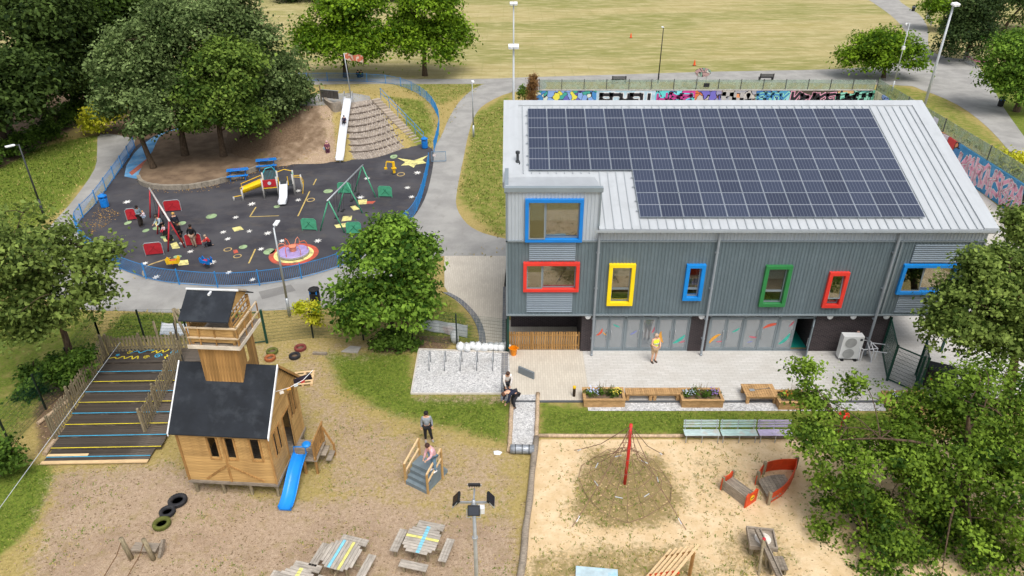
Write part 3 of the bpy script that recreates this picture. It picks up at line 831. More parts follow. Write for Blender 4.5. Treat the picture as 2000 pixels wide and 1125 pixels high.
# solar modules
def solar_mat():
    t = NT('solar_cells')
    co = t.co('Object'); sp = t.n('ShaderNodeSeparateXYZ'); t.l(co, sp.inputs[0])
    def lines(sock, freq, wdt, off=0.0):
        f = t.math('FRACT', t.math('MULTIPLY_ADD', sock, freq, 100.0 + off))
        return t.math('LESS_THAN', t.math('ABSOLUTE', t.math('SUBTRACT', f, 0.5)), wdt)
    vx = lines(sp.outputs['X'], 6 / 0.98, 0.055, 0.5)
    bb = lines(sp.outputs['X'], 30 / 0.98, 0.08)
    hy = lines(sp.outputs['Y'], 20 / 1.66, 0.035, 0.5)
    mid = t.math('LESS_THAN', t.math('ABSOLUTE', sp.outputs['Y']), 0.016)
    oi = t.n('ShaderNodeObjectInfo')
    k = t.mix(oi.outputs['Random'], lin('#252c3f'), lin('#2f374b'))
    k = t.mix(t.math('MULTIPLY', bb, 0.10), k, lin('#8f98a8'))
    k = t.mix(t.math('MULTIPLY', hy, 0.2), k, lin('#6b7484'))
    k = t.mix(t.math('MULTIPLY', vx, 0.24), k, lin('#a9b1bd'))
    k = t.mix(t.math('MULTIPLY', mid, 0.5), k, lin('#c9ced6'))
    b = t.bsdf(k, 0.12, 0, 0.5)
    return t.done(b)
SOLAR = solar_mat()
FRAME = mat('aluminium_frame', '#a0a8b0', 0.35, 0.03, 2, metal=0.3)
pa, pb = RP(1033, 332, 0.14), RP(1808, 424, 0.14)
x_right = pb.x; x_left = pa.x
PWX = (x_right - x_left) / 18.0
yb_, yt_ = pb.y, RP(1697, 212, 0.14).y
PLY = (yt_ - yb_) / math.cos(R(20.8)) / 5.0
pw, pl = PWX - 0.014, PLY - 0.014
mb = MB()
mb.box(-pw / 2, pw / 2, -pl / 2, pl / 2, -0.02, 0.018, 0)
sx, sy = 0.98 / (pw - 0.05), 1.66 / (pl - 0.05)
mb.flat([(-pw / 2 + 0.014, -pl / 2 + 0.014, 0.0195), (pw / 2 - 0.014, -pl / 2 + 0.014, 0.0195), (pw / 2 - 0.014, pl / 2 - 0.014, 0.0195), (-pw / 2 + 0.014, pl / 2 - 0.014, 0.0195)], 1)
panm = mb.mesh('solar_panel', [FRAME, SOLAR])
for r in range(5):
    for c in range(18):
        if r < 2 and c < 5: continue
        s_ = (r + 0.5) * PLY
        y = yb_ + s_ * math.cos(R(20.8)); x = x_left + (c + 0.5) * PWX
        put(panm, 'solar_panel', roof, Vector((x, y, rz_(y) + 0.13)) - wpos(B), (R(20.8), 0, 0))
for r in range(5):
    for e in (0.3, 0.7):
        s_ = (r + e) * PLY; y = yb_ + s_ * math.cos(R(20.8))
        xa = x_left + (5 * PWX if r < 2 else 0) - 0.12
        MB().box(xa, x_right + 0.12, y - 0.02, y + 0.02, rz_(y) + 0.06, rz_(y) + 0.10).build('mounting_rail', FRAME, roof, world=True)

# windows in coloured box frames
def window(nm, colr, split, opened=None):
    a, b, c, d = wins[nm]
    fm = mat('window_frame_' + nm, colr, 0.4, 0.06, 1.5, bump=0.02)
    wd = 0.17 if b - a > 1.6 else 0.19
    ya, yb = FY - 0.16, FY + 0.04
    mb = MB()
    mb.box(a, b, ya, yb, d - wd, d); mb.box(a, b, ya, yb, c, c + wd)
    mb.box(a, a + wd, ya, yb, c + wd, d - wd); mb.box(b - wd, b, ya, yb, c + wd, d - wd)
    o = bevel(mb.build('window', fm, B, world=True), 0.012)
    a, b, c, d = a + wd, b - wd, c + wd, d - wd
    yf = FY + 0.05
    def sash(x0, x1, z0, z1, tilt=0.0):
        mb = MB(); q = 0.055
        M = lambda y: y
        mb.box(x0, x1, 0, 0.05, z0, z0 + q); mb.box(x0, x1, 0, 0.05, z1 - q, z1)
        mb.box(x0, x0 + q, 0, 0.05, z0 + q, z1 - q); mb.box(x1 - q, x1, 0, 0.05, z0 + q, z1 - q)
        g = MB().box(x0 + q, x1 - q, 0.02, 0.03, z0 + q, z1 - q)
        for w_ in (mb, g):
            w_.v = [(vx, yf + vy * math.cos(tilt) - (z1 - vz) * math.sin(tilt), z1 - (z1 - vz) * math.cos(tilt) - vy * math.sin(tilt)) for vx, vy, vz in w_.v]
        mb.build('sash', TRIM, o, world=True); g.build('pane', GLASS, o, world=True)
    for i, (x0, x1, z0, z1, tl) in enumerate(split(a, b, c, d)):
        sash(x0, x1, z0, z1, tl)
    return o
two = lambda f, tl=0.0: (lambda a, b, c, d: [(a, a + (b - a) * f, c + 0.3 * (d - c) * 0, d, tl), (a + (b - a) * f, b, c, d, 0)])
stack = lambda f, tl=0.0: (lambda a, b, c, d: [(a, b, c + (d - c) * f, d, tl), (a, b, c, c + (d - c) * f, 0)])
window('W1', '#0f78c8', two(0.33, R(7)))
window('W2', '#d8392f', two(0.32, R(7)))
window('W3', '#f2d21a', stack(0.36))
window('W4', '#1080cf', stack(0.25))
window('W5', '#2f7a43', stack(0.33))
window('W6', '#d8392f', stack(0.2, R(8)))
window('W7', '#1080cf', two(0.4, R(6)))
# rooms behind the windows
mb = MB()
mb.box(BX0 + 0.25, BX1 - 0.25, FY + 0.3, RIDGE_Y - 0.2, ZS + 0.03, ZS + 0.18, 1)
mb.box(BX0 + 0.25, BX1 - 0.25, 35.2, 35.3, ZS + 0.18, 7.0, 0)
for x in (4.3, 9.2, 13.6, 17.6): mb.box(x, x + 0.1, FY + 0.3, 35.2, ZS + 0.18, 7.0, 0)
mb.box(4.4, BX1 - 0.25, FY + 0.3, 35.2, 5.75, 5.85, 0)
mb.build('upper_room', [INT_W, mat('room_carpet', '#6b5e50', 0.95, 0.15, 1.5)], B, world=True)
mb = MB()
for nm, f in (('W1', 0.55), ('W3', 0.3), ('W5', 0.35)):
    a, b, c, d = wins[nm]
    mb.box(a + 0.2, b - 0.2, FY + 0.16, FY + 0.17, d - 0.2 - f * (d - c - 0.4), d - 0.15)
mb.build('roller_blind', mat('cream_blind', '#e4e0d6', 0.9, 0.05, 1), B, world=True)

# ground floor: piers, glazed doors, passages
GY = FY + 0.22
BRICK = paver_mat('dark_brick', '#3a3234', '#2a2528', 0.23, 0.078, '#4b4546')
def brickwall(name, x0, x1, ya, yb, z0=0, z1=ZS):
    return MB().box(x0, x1, ya, yb, z0, z1).build(name, BRK, B, world=True)
t = NT('dark_brickwork')
cc = t.co('Object'); sp = t.n('ShaderNodeSeparateXYZ'); t.l(cc, sp.inputs[0])
cb = t.n('ShaderNodeCombineXYZ'); t.l(t.math('ADD', sp.outputs['X'], sp.outputs['Y']), cb.inputs[0]); t.l(sp.outputs['Z'], cb.inputs[1])
br = t.n('ShaderNodeTexBrick'); t.l(cb.outputs[0], br.inputs['Vector'])
br.inputs['Color1'].default_value = (*lin('#3c3336'), 1); br.inputs['Color2'].default_value = (*lin('#2a2529'), 1); br.inputs['Mortar'].default_value = (*lin('#534d4c'), 1)
br.inputs['Scale'].default_value = 1; br.inputs['Brick Width'].default_value = 0.225; br.inputs['Row Height'].default_value = 0.075; br.inputs['Mortar Size'].default_value = 0.01
BRK = t.done(t.bsdf(br.outputs[0], 0.8, 0, 0.3, br.outputs['Fac'], -0.5, 0.01))
PX = dict(p0=3.62, b1a=4.2, b1b=9.3, p1b=10.25, b2a=10.25, b2b=15.75, p2b=19.6)
brickwall('brick_pier', PX['p0'], PX['b1a'], GY, RIDGE_Y)
brickwall('brick_pier', PX['b1b'], PX['b2a'], GY, GY + 0.35)
brickwall('brick_wall', PX['b2b'], PX['p2b'], GY, RIDGE_Y)
brickwall('brick_wall', BX0 + 0.2, PX['p0'], 33.5, 33.7)
MB().box(BX0 + 0.02, BX1 - 0.02, FY + 0.03, RIDGE_Y - 0.1, ZS - 0.04, ZS + 0.015).build('soffit', mat('soffit_dark', '#3b3f42', 0.6, 0.1, 1), B, world=True)
mb = MB(); mb.box(PX['b1a'], PX['b2b'], GY + 0.35, 36.5, 0.0, 0.03); mb.build('ground_floor', TEAL, B, world=True)
mb = MB(); mb.box(PX['b1a'], PX['b2b'], 36.5, 36.6, 0.03, ZS - 0.04); mb.box(9.7, 9.8, GY + 0.35, 36.5, 0.03, ZS - 0.05); mb.build('inner_wall', INT_D, B, world=True)
for i, x in enumerate((3.92, 9.78, 16.4, 17.6, 19.3)):
    mb = MB(); mb.lathe([(0.001, 0.0), (0.13, 0.02), (0.16, 0.06), (0.15, 0.10), (0.10, 0.14), (0.001, 0.15)], 16, (x, GY - 0.002, 2.22), M=Matrix.Rotation(R(90), 3, 'X'))
    mb.build('bulkhead_lamp', mat('opal_lamp', '#eceff2', 0.35, 0.02, 1), B, smooth=True, world=True)
mb = MB(); mb.lathe([(0.001, 0.0), (0.13, 0.02), (0.15, 0.10), (0.001, 0.14)], 14, (1.75, 33.5, 2.0), M=Matrix.Rotation(R(90), 3, 'X')); mb.build('bulkhead_lamp', MATS['opal_lamp'], B, smooth=True, world=True)
STK = {'o': mat('sticker_orange', '#e0a03c', 0.6, 0.1, 6), 'r': mat('sticker_red', '#d4573f', 0.6, 0.1, 6), 't': mat('sticker_teal', '#3fae9d', 0.6, 0.1, 6), 'p': mat('sticker_purple', '#7d84b8', 0.6, 0.1, 6), 'k': mat('sticker_pink', '#c0616f', 0.6, 0.1, 6)}
def feather(x, z, L, ang, bend):
    """a curved feather outline in the glass plane (x,z)"""
    pts, q = [], []
    for i in range(9):
        s_ = i / 8; a = ang + bend * (s_ - 0.5)
        if i == 0: cx, cz = x, z
        else: cx, cz = cx + L / 8 * math.cos(a), cz + L / 8 * math.sin(a)
        wd = 0.22 * L * math.sin(math.pi * min(1, s_ * 0.9 + 0.05)) ** 0.8 * 0.5
        pts.append((cx - wd * math.sin(a), cz + wd * math.cos(a))); q.append((cx + wd * math.sin(a), cz - wd * math.cos(a)))
    return pts + q[::-1]
def leaf(parent_x, wdt, name='door', rz=0.0, at=None, st=()):
    """one glazed door leaf, hinge at its left edge"""
    z0, z1 = 0.05, 2.02
    o = MB()
    f = 0.085
    o.box(0, wdt, -0.03, 0.03, z0, z0 + 0.14); o.box(0, wdt, -0.03, 0.03, z1 - f, z1); o.box(0, f, -0.03, 0.03, z0 + 0.14, z1 - f); o.box(wdt - f, wdt, -0.03, 0.03, z0 + 0.14, z1 - f)
    d = o.build('door', TRIM, B)
    d.location = Vector((parent_x, at if at else GY + 0.1, 0)) - wpos(B); d.rotation_euler = (0, 0, rz)
    MB().box(f, wdt - f, -0.006, 0.006, z0 + 0.14, z1 - f).build('pane', GLASSF, d)
    return d
def bay(xa, xb, npair, stickers, open_last=False):
    mb = MB(); f = 0.07
    mb.box(xa, xb, GY + 0.04, GY + 0.16, 2.33, 2.42); mb.box(xa, xb, GY + 0.04, GY + 0.16, 2.03, 2.1); mb.box(xa, xb, GY + 0.02, GY + 0.18, 0.0, 0.04)
    n = npair * 2; wl = (xb - xa - f * (npair + 1)) / n
    xsn = []
    x = xa
    for i in range(npair):
        mb.box(x, x + f, GY + 0.04, GY + 0.16, 0.04, 2.33)
        xsn += [x + f, x + f + wl]
        x += f + 2 * wl
    mb.box(x, x + f, GY + 0.04, GY + 0.16, 0.04, 2.33)
    for i, xx in enumerate(xsn):
        mb.box(xx + (0 if i % 2 == 0 else 0.02), xx + 0.04 + (0 if i % 2 == 0 else 0.02), GY + 0.05, GY + 0.15, 2.1, 2.33); mb.box(xx + wl - 0.05, xx + wl - 0.01, GY + 0.05, GY + 0.15, 2.1, 2.33)
    fr = mb.build('door_frame', TRIM, B, world=True)
    for i, xx in enumerate(xsn):
        MB().box(xx + 0.03, xx + wl - 0.03, GY + 0.09, GY + 0.1, 2.1, 2.33).build('fanlight', GLASS, fr, world=True)
    for i, xx in enumerate(xsn):
        last = open_last and i == n - 1
        if last:
            d = leaf(xx + wl, wl - 0.01, rz=R(180 + 65), at=GY + 0.02)
        else:
            d = leaf(xx + 0.005, wl - 0.01)
        hx = (wl - 0.12) if (i % 2 == 0 or last) else 0.11
        MB().tube([(hx, -0.03, 0.75), (hx, -0.09, 0.78), (hx, -0.09, 1.25), (hx, -0.03, 1.28)], 0.016, 6).build('handle', STEEL, d)
        for (si, sx_, sz_, L_, an, be, cl) in stickers:
            if si == i:
                pts = feather(sx_ * wl, sz_, L_, an, be)
                MB().prism([(p[0], p[1]) for p in pts], 0, 0.003).build('window_sticker', STK[cl], d)
                ob = d.children[-1] if False else bpy.context.scene.objects[[c.name for c in d.children if c.name.startswith('window_sticker')][-1]]
                ob.rotation_euler = (R(90), 0, 0); ob.location = (0, -0.008, 0)
bay(PX['b1a'], PX['b1b'], 3, [(0, 0.2, 0.95, 0.55, 0.9, 1.2, 'r'), (0, 0.62, 1.15, 0.3, -0.8, 0.3, 'o'), (1, 0.25, 1.65, 0.4, -0.5, 0.3, 't'), (2, 0.3, 1.0, 0.45, 0.6, 0.5, 'p'), (3, 0.72, 1.1, 0.5, 1.2, 0.6, 'k'),
                               (4, 0.25, 1.2, 0.75, -1.4, 1.0, 'o'), (5, 0.1, 0.45, 0.8, 0.7, 0.6, 't'), (5, 0.5, 0.5, 0.35, 0.3, 0.2, 'k')])
bay(PX['b2a'], PX['b2b'], 3, [(0, 0.15, 0.45, 0.8, 0.9, -0.9, 'o'), (0, 0.55, 0.55, 0.35, 0.1, 0.2, 'k'), (1, 0.4, 1.15, 0.45, 0.6, 0.5, 't'), (2, 0.4, 0.9, 0.45, -0.2, 0.5, 'k'), (2, 0.35, 0.5, 0.3, 0.3, 0.2, 'p'),
                               (3, 0.15, 1.4, 0.8, 0.4, -0.6, 'r'), (4, 0.2, 0.4, 0.85, 0.9, 0.8, 't'), (4, 0.6, 1.5, 0.4, 1.0, 0.3, 'k'), (5, 0.35, 0.85, 0.6, 1.5, 0.4, 'r')], True)

# timber picket gate across the left passage
PG = thing('picket_gate', 'low new timber picket gate across the dark passage under the building', 'gate', (BX0 + 0.05, FY + 0.35, 0))
pk = MB().box(-0.045, 0.045, -0.012, 0.012, 0, 1.12).mesh('picket', WOODV)
n = 29
for i in range(n):
    put(pk, 'picket', PG, (0.08 + i * (3.62 - 0.1) / (n - 1), -0.03, 0.05), (0, R(random.uniform(-0.6, 0.6)), 0), (1.05, 1, 1 + random.uniform(-0.01, 0.01)))
for z in (0.25, 0.9): MB().box(0.02, 3.7, -0.015, 0.035, z, z + 0.09).build('rail', WOODV, PG)
for x in (0.0, 1.3, 2.45, 3.75): MB().box(x - 0.045, x + 0.045, -0.015, 0.075, 0, 1.1).build('post', WOODV, PG)
MB().box(BX0 + 0.02, BX0 + 0.12, FY + 0.1, FY + 0.2, 0, ZS - 0.04).build('corner_post', GREENM, B, world=True)
MB().box(BX1 - 0.2, BX1 - 0.1, FY + 0.1, FY + 0.2, 0, ZS - 0.04).build('corner_post', GREENM, B, world=True)

# ------------------------------------------------------------------ trees
def unit(a):
    return a / (np.linalg.norm(a, axis=1, keepdims=True) + 1e-9)
def leaves_mesh(name, P, N, size, tint, asp=0.62):
    n = len(P)
    T = unit(np.cross(N, unit(rng.normal(size=(n, 3)))))
    Bv = np.cross(N, T)
    s = size[:, None]
    v0 = P + T * s; v2 = P - T * s
    v1 = P + Bv * s * asp + N * s * 0.22 + T * s * 0.15; v3 = P - Bv * s * asp + N * s * 0.22 + T * s * 0.15
    V = np.stack([v0, v1, v2, v3], 1).reshape(-1, 3)
    Q = np.arange(4 * n).reshape(n, 4)
    return fast_mesh(name, V, Q, np.repeat(tint, 4))
def crown_points(lobes, n_clumps, per, clump_r, flat=0.55, inner=0.55, droop=0.0):
    vol = np.array([l[3] * l[4] * l[5] for l in lobes]) ** (2 / 3)
    cnt = np.maximum(1, (1.38 * n_clumps * vol / vol.sum()).astype(int))
    C, O = [], []
    for l, k in zip(lobes, cnt):
        d = unit(rng.normal(size=(k, 3)))
        d[:, 2] = np.where(d[:, 2] < -0.55, -d[:, 2] * 0.6, d[:, 2])
        r = inner + (1 - inner) * rng.uniform(0, 1, k) ** 0.5
        r = r * (1 + 0.10 * rng.normal(size=k))
        C.append(np.array(l[:3]) + d * r[:, None] * np.array(l[3:6])); O.append(d)
    C, O = np.concatenate(C), np.concatenate(O)
    # uneven crown: drop clumps where a slow 3-D wave is low, so tiers and gaps open up
    sc_ = 2.2 / np.mean([l[3] for l in lobes]) * 1.6
    ph = rng.uniform(0, 6.28, 6)
    wv3 = np.sin(C[:, 0] * sc_ + ph[0] + 1.4 * np.sin(C[:, 2] * sc_ * 0.8 + ph[1])) + np.sin(C[:, 1] * sc_ * 1.1 + ph[2] + 1.2 * np.sin(C[:, 0] * sc_ * 0.6 + ph[3])) + 1.3 * np.sin(C[:, 2] * sc_ * 1.7 + ph[4] + np.sin(C[:, 1] * sc_ + ph[5]))
    kp_ = wv3 > np.quantile(wv3, 0.3)
    C, O, wv3 = C[kp_], O[kp_], wv3[kp_]
    m = len(C)
    cr = clump_r * rng.uniform(0.6, 1.35, m)
    per_c = np.maximum(6, (per * (cr / clump_r) ** 2).astype(int))
    ci = np.repeat(np.arange(m), per_c)
    off = rng.normal(size=(len(ci), 3)) * 0.5
    off[:, 2] *= flat
    P = C[ci] + off * cr[ci][:, None]
    P[:, 2] -= droop * (off[:, 0] ** 2 + off[:, 1] ** 2) * cr[ci]
    N = unit(O[ci] * 0.6 + np.array([0, 0, 0.8]) + 0.75 * rng.normal(size=(len(ci), 3)))
    ctint = rng.normal(0.40, 0.27, m)
    t = np.clip(ctint[ci] + 0.16 * rng.normal(size=len(ci)) + 0.18 * off[:, 2], 0, 1)
    return C, P, N, t
def limb(mb, a, b, ra, rb, sag=0.15, n=5, sides=6):
    a, b = Vector(a), Vector(b)
    L = (b - a).length
    pts = []
    j = Vector((random.uniform(-1, 1), random.uniform(-1, 1), random.uniform(0, 1))) * L * 0.10
    for i in range(n + 1):
        t = i / n
        p = a.lerp(b, t) + j * math.sin(math.pi * t) + Vector((0, 0, sag * L * math.sin(math.pi * t) * 0.6))
        pts.append(p)
    mb.tube(pts, [ra + (rb - ra) * (i / n) ** 0.8 for i in range(n + 1)], sides, caps=False)
    return pts
def tree(name, label, cat, base, lobes, mtl, clumps=260, per=70, clump_r=0.8, leaf_s=0.11, trunk_r=0.22, fork=None, bark=None, group=None, flat=0.55, inner=0.55, stems=1, twigs=60, lean=(0, 0), droop=0.0):
    """lobes are world ellipsoids (x,y,z,rx,ry,rz); base is the trunk foot"""
    base = Vector(base)
    T = thing(name, label, cat, base, 0, group)
    LB = [(l[0] - base.x, l[1] - base.y, l[2] - base.z, *l[3:]) for l in lobes]
    C, P, N, tn = crown_points(LB, clumps, per, clump_r, flat, inner, droop)
    me = leaves_mesh('crown', P, N, leaf_s * rng.uniform(0.5, 1.5, len(P)), tn)
    me.materials.append(mtl)
    put(me, 'crown', T)
    mb = MB()
    cen = np.average(np.array([l[:3] for l in LB]), axis=0, weights=[l[3] for l in LB])
    bot = min(l[2] - l[5] for l in LB)
    topz = max(l[2] + l[5] * 0.5 for l in LB)
    fz = fork if fork else max(0.8, bot + 0.5)
    nodes = []
    for s in range(stems):
        f0 = Vector((0.45 * math.cos(s * 2.4), 0.45 * math.sin(s * 2.4), 0)) * (0 if stems == 1 else 1)
        top = Vector((cen[0], cen[1], topz)) + f0 * 2
        pts, rr = [], []
        for i in range(9):
            t_ = i / 8
            p = f0.lerp(top, t_ ** 1.0)
            k = min(1, (t_ * topz) / max(fz, 0.1))
            p = Vector((f0.x + (top.x - f0.x) * t_ ** 1.6 + lean[0] * math.sin(math.pi * t_), f0.y + (top.y - f0.y) * t_ ** 1.6 + lean[1] * math.sin(math.pi * t_), topz * t_))
            pts.append(p); rr.append(max(0.03, trunk_r * (1.25 if i == 0 else 1 - 0.85 * t_)))
        mb.tube(pts, rr, 9, caps=False)
        nodes += [(p, r) for p, r in zip(pts, rr) if p.z >= fz * 0.8]
    if not nodes: nodes = [(pts[-1], rr[-1])]
    idx_ = rng.permutation(len(C))[:twigs]
    for i in idx_:
        c = Vector(C[i])
        nd = min(nodes, key=lambda q: (q[0] - c).length + (0.8 * max(0, q[0].z - c.z)))
        pp = limb(mb, nd[0], c, min(nd[1] * 0.5, 0.02 + 0.018 * (c - nd[0]).length), 0.012)
        if random.random() < 0.5: nodes.append((pp[3], 0.05))
    mb.build('trunk', bark or BARK, T, smooth=True)
    return T
def LOBE(u, v, Y, rpx, rz=None, ry=None):
    c = AT(u, v, Y); s = mpp(c); r = rpx * s
    return (c.x, c.y, c.z, r, (ry or 1.0) * r, (rz if rz else 0.85) * r)
L_LIME = leaf_mat('lime_tree_leaves', '#3a5a10', '#8fb02c')
L_MAPLE = leaf_mat('sycamore_leaves', '#33541a', '#92b644')
L_OAK = leaf_mat('oak_leaves', '#2b4610', '#8eac3c')
L_ASH = leaf_mat('whitebeam_leaves', '#3e5020', '#94a855')
L_EVER = leaf_mat('holm_oak_leaves', '#30441c', '#93a868')
L_EVER2 = leaf_mat('ring_cup_leaves', '#344e1a', '#869f44')
L_DARK = leaf_mat('dark_conifer_leaves', '#182a0e', '#4a6220')
L_MID = leaf_mat('dark_broadleaf_leaves', '#203212', '#5c7236')
L_YEL = leaf_mat('golden_leaves', '#a2ab1c', '#dcd648')
L_HOL = leaf_mat('holly_leaves', '#3c521c', '#96aa54')
L_BUSH = leaf_mat('bush_leaves', '#2c4614', '#74943a')
L_CON = leaf_mat('yew_leaves', '#22351a', '#566a38')

# field edge pair
b = G(676, 150)
tree('lime_tree', 'round green tree on the field edge behind the flagpole', 'tree', b, [LOBE(640, 70, b.y, 62), LOBE(715, 60, b.y + 1, 66), LOBE(680, 15, b.y, 60), LOBE(675, 95, b.y - 2, 62, 0.5)], L_LIME, 560, 42, 1.3, 0.20, 0.35, fork=2.2, group='trees on the field edge', droop=0.3)
b = G(830, 148)
tree('lime_tree', 'round green tree on the field edge nearest the lamp post by the path', 'tree', b, [LOBE(800, 65, b.y, 52), LOBE(870, 65, b.y + 1, 46), LOBE(835, 15, b.y, 60), LOBE(835, 90, b.y - 1, 56, 0.5)], L_LIME, 480, 42, 1.25, 0.20, 0.32, fork=2.0, group='trees on the field edge', droop=0.3)
# big clump in the tree bed
def on_bed(u, v):
    p = G(u, v, 0.28); return Vector((p.x, p.y, 0.28))
b = on_bed(300, 328)
tree('holm_oak_tree', 'dark leaning evergreen tree at the left end of the tree bed', 'tree', b, [LOBE(262, 190, b.y + 1, 62), LOBE(250, 130, b.y + 2, 58), LOBE(296, 236, b.y, 46, 0.8), LOBE(270, 95, b.y + 3, 50)], L_EVER, 520, 48, 0.95, 0.14, 0.24, fork=2.0, lean=(-0.6, 0), group='trees in the tree bed')
b = on_bed(362, 303)
tree('holm_oak_tree', 'tall grey green evergreen tree at the crest of the big clump', 'tree', b, [LOBE(380, 55, b.y + 3, 92), LOBE(330, 110, b.y + 2, 70), LOBE(430, 20, b.y + 4, 70), LOBE(360, 180, b.y, 62), LOBE(330, 60, b.y + 3, 60)], L_EVER, 820, 48, 1.0, 0.14, 0.3, fork=2.6, group='trees in the tree bed')
b = on_bed(437, 305)
tree('green_oak_tree', 'bright mid green tree hanging low over the tree bed soil', 'tree', b, [LOBE(425, 190, b.y - 1, 68), LOBE(400, 230, b.y - 1, 44, 0.8), LOBE(475, 230, b.y - 1, 42, 0.8), LOBE(440, 130, b.y, 66)], L_EVER2, 560, 46, 0.95, 0.15, 0.28, fork=1.8, group='trees in the tree bed')
b = on_bed(470, 284)
tree('holm_oak_tree', 'dense rounded evergreen tree on the right of the big clump', 'tree', b, [LOBE(520, 150, b.y + 2, 74), LOBE(543, 192, b.y + 2, 54), LOBE(480, 95, b.y + 2, 72), LOBE(560, 180, b.y + 3, 42), LOBE(490, 215, b.y, 50)], L_EVER, 720, 46, 1.0, 0.15, 0.26, fork=2.0, lean=(1.2, 0), group='trees in the tree bed')
b = G(205, 262)
tree('golden_shrub', 'yellow leaved small tree beside the path by the big evergreen clump', 'tree', b, [LOBE(202, 222, b.y, 34, 0.8), LOBE(185, 240, b.y, 24, 0.7), LOBE(222, 205, b.y, 22)], L_YEL, 130, 40, 0.7, 0.13, 0.08, fork=0.5)
# dark wood at the upper left
dark_spec = [('broad_dark_tree', 'dark broadleaf tree filling the upper left corner of the view', (20, 262), [(25, 95, 90), (60, 20, 80), (-40, 40, 90)], L_MID),
             ('broad_dark_tree', 'dark tree at the left edge just above the low hedge', (20, 305), [(10, 200, 70), (-60, 180, 80), (40, 150, 60)], L_MID),
             ('conifer_tree', 'very dark conifer between the corner tree and the evergreen clump', (150, 225), [(160, 110, 58), (155, 40, 60), (150, 165, 48)], L_DARK),
             ('conifer_tree', 'blackish conifer rising directly behind the evergreen clump', (235, 200), [(225, 70, 62), (240, 10, 60), (215, 130, 46)], L_DARK),
             ('broad_dark_tree', 'dark broadleaf tree behind the low hedge between corner tree and conifer', (95, 250), [(95, 150, 52), (100, 95, 60), (110, 40, 56)], L_MID),
             ('conifer_tree', 'dark conifer farthest back at the top of the left wood', (300, 165), [(290, 20, 55), (300, -30, 50)], L_DARK)]
for nm, lb, bp, lo, m in dark_spec:
    b = G(*bp)
    tree(nm, lb, 'tree', b, [LOBE(u, v, b.y + i * 0.7, r) for i, (u, v, r) in enumerate(lo)], m, 380, 44, 1.35, 0.2, 0.35, bark=BARKD, group='trees of the dark wood on the left', inner=0.45, twigs=25, flat=0.7)
for bp, lo, lb in (((-40, 345), [(-60, 315, 42), (0, 298, 34), (40, 282, 30)], 'clipped low hedge at the left edge above the bright lawn'), ((110, 245), [(85, 258, 26), (115, 235, 24), (145, 215, 22)], 'low dark hedge running up beside the shaded lawn')):
    b = G(*bp)
    tree('hedge', lb, 'hedge', b, [LOBE(u, v, G(u, v + r * 0.6).y, r, 0.7) for u, v, r in lo], L_BUSH, 170, 40, 0.6, 0.13, 0.08, fork=0.3, twigs=14)
# sycamore by the fence
b = G(778, 668)
tree('sycamore_tree', 'bushy bright green tree with two trunks by the mesh fence', 'tree', b, [LOBE(735, 505, b.y, 62), LOBE(790, 490, b.y + 0.5, 58), LOBE(815, 560, b.y + 0.3, 48), LOBE(688, 585, b.y - 0.4, 46, 0.9), LOBE(740, 590, b.y - 0.7, 58), LOBE(765, 455, b.y + 0.6, 40), LOBE(700, 630, b.y - 0.4, 30), LOBE(800, 610, b.y - 0.3, 40)], L_MAPLE, 520, 46, 0.55, 0.115, 0.22, fork=1.3, stems=2, flat=0.5)
b = G(778, 678)
tree('shrub', 'low dark shrub around the foot of the two trunk tree', 'shrub', b, [LOBE(770, 662, b.y, 26, 0.8), LOBE(798, 672, b.y - 0.1, 20, 0.8), LOBE(745, 668, b.y, 16, 0.8)], L_BUSH, 90, 34, 0.3, 0.09, 0.04, fork=0.2, twigs=14)
b = G(612, 660)
tree('shrub', 'yellowish climber on a fence post beside the green gate', 'shrub', b, [LOBE(600, 600, b.y, 22, 0.6), LOBE(610, 625, b.y, 12, 1.6)], L_YEL, 46, 34, 0.28, 0.08, 0.03, fork=0.8, twigs=10)
# tree at the left edge
b = G(152, 748)
tree('whitebeam_tree', 'airy grey green tree with ivy trunk beside the striped deck', 'tree', b, [LOBE(60, 480, b.y - 0.5, 85), LOBE(150, 520, b.y - 0.3, 72), LOBE(30, 590, b.y - 1.0, 95), LOBE(165, 590, b.y - 0.8, 62, 0.7), LOBE(205, 500, b.y, 40), LOBE(-40, 520, b.y, 100), LOBE(60, 640, b.y - 1.2, 60, 0.6)], L_ASH, 520, 40, 0.6, 0.105, 0.2, fork=2.2, inner=0.3, twigs=110, lean=(0.3, 0))
mbv = MB()
for bp, lo, lb in (((75, 770), [(75, 735, 34), (55, 765, 26), (110, 715, 24)], 'dark ivy bush under the airy left hand tree'), ((0, 930), [(-10, 885, 34), (20, 905, 22)], 'dense green bush cut by the left edge of the view'), ((135, 770), [(140, 735, 24, 1.2), (160, 700, 18, 1.3)], 'ivy clad base of the airy tree trunk')):
    b = G(*bp)
    tree('bush', lb, 'bush', b, [LOBE(q[0], q[1], b.y, q[2], q[3] if len(q) > 3 else 0.9) for q in lo], L_BUSH, 90, 36, 0.35, 0.085, 0.05, fork=0.25, twigs=12)
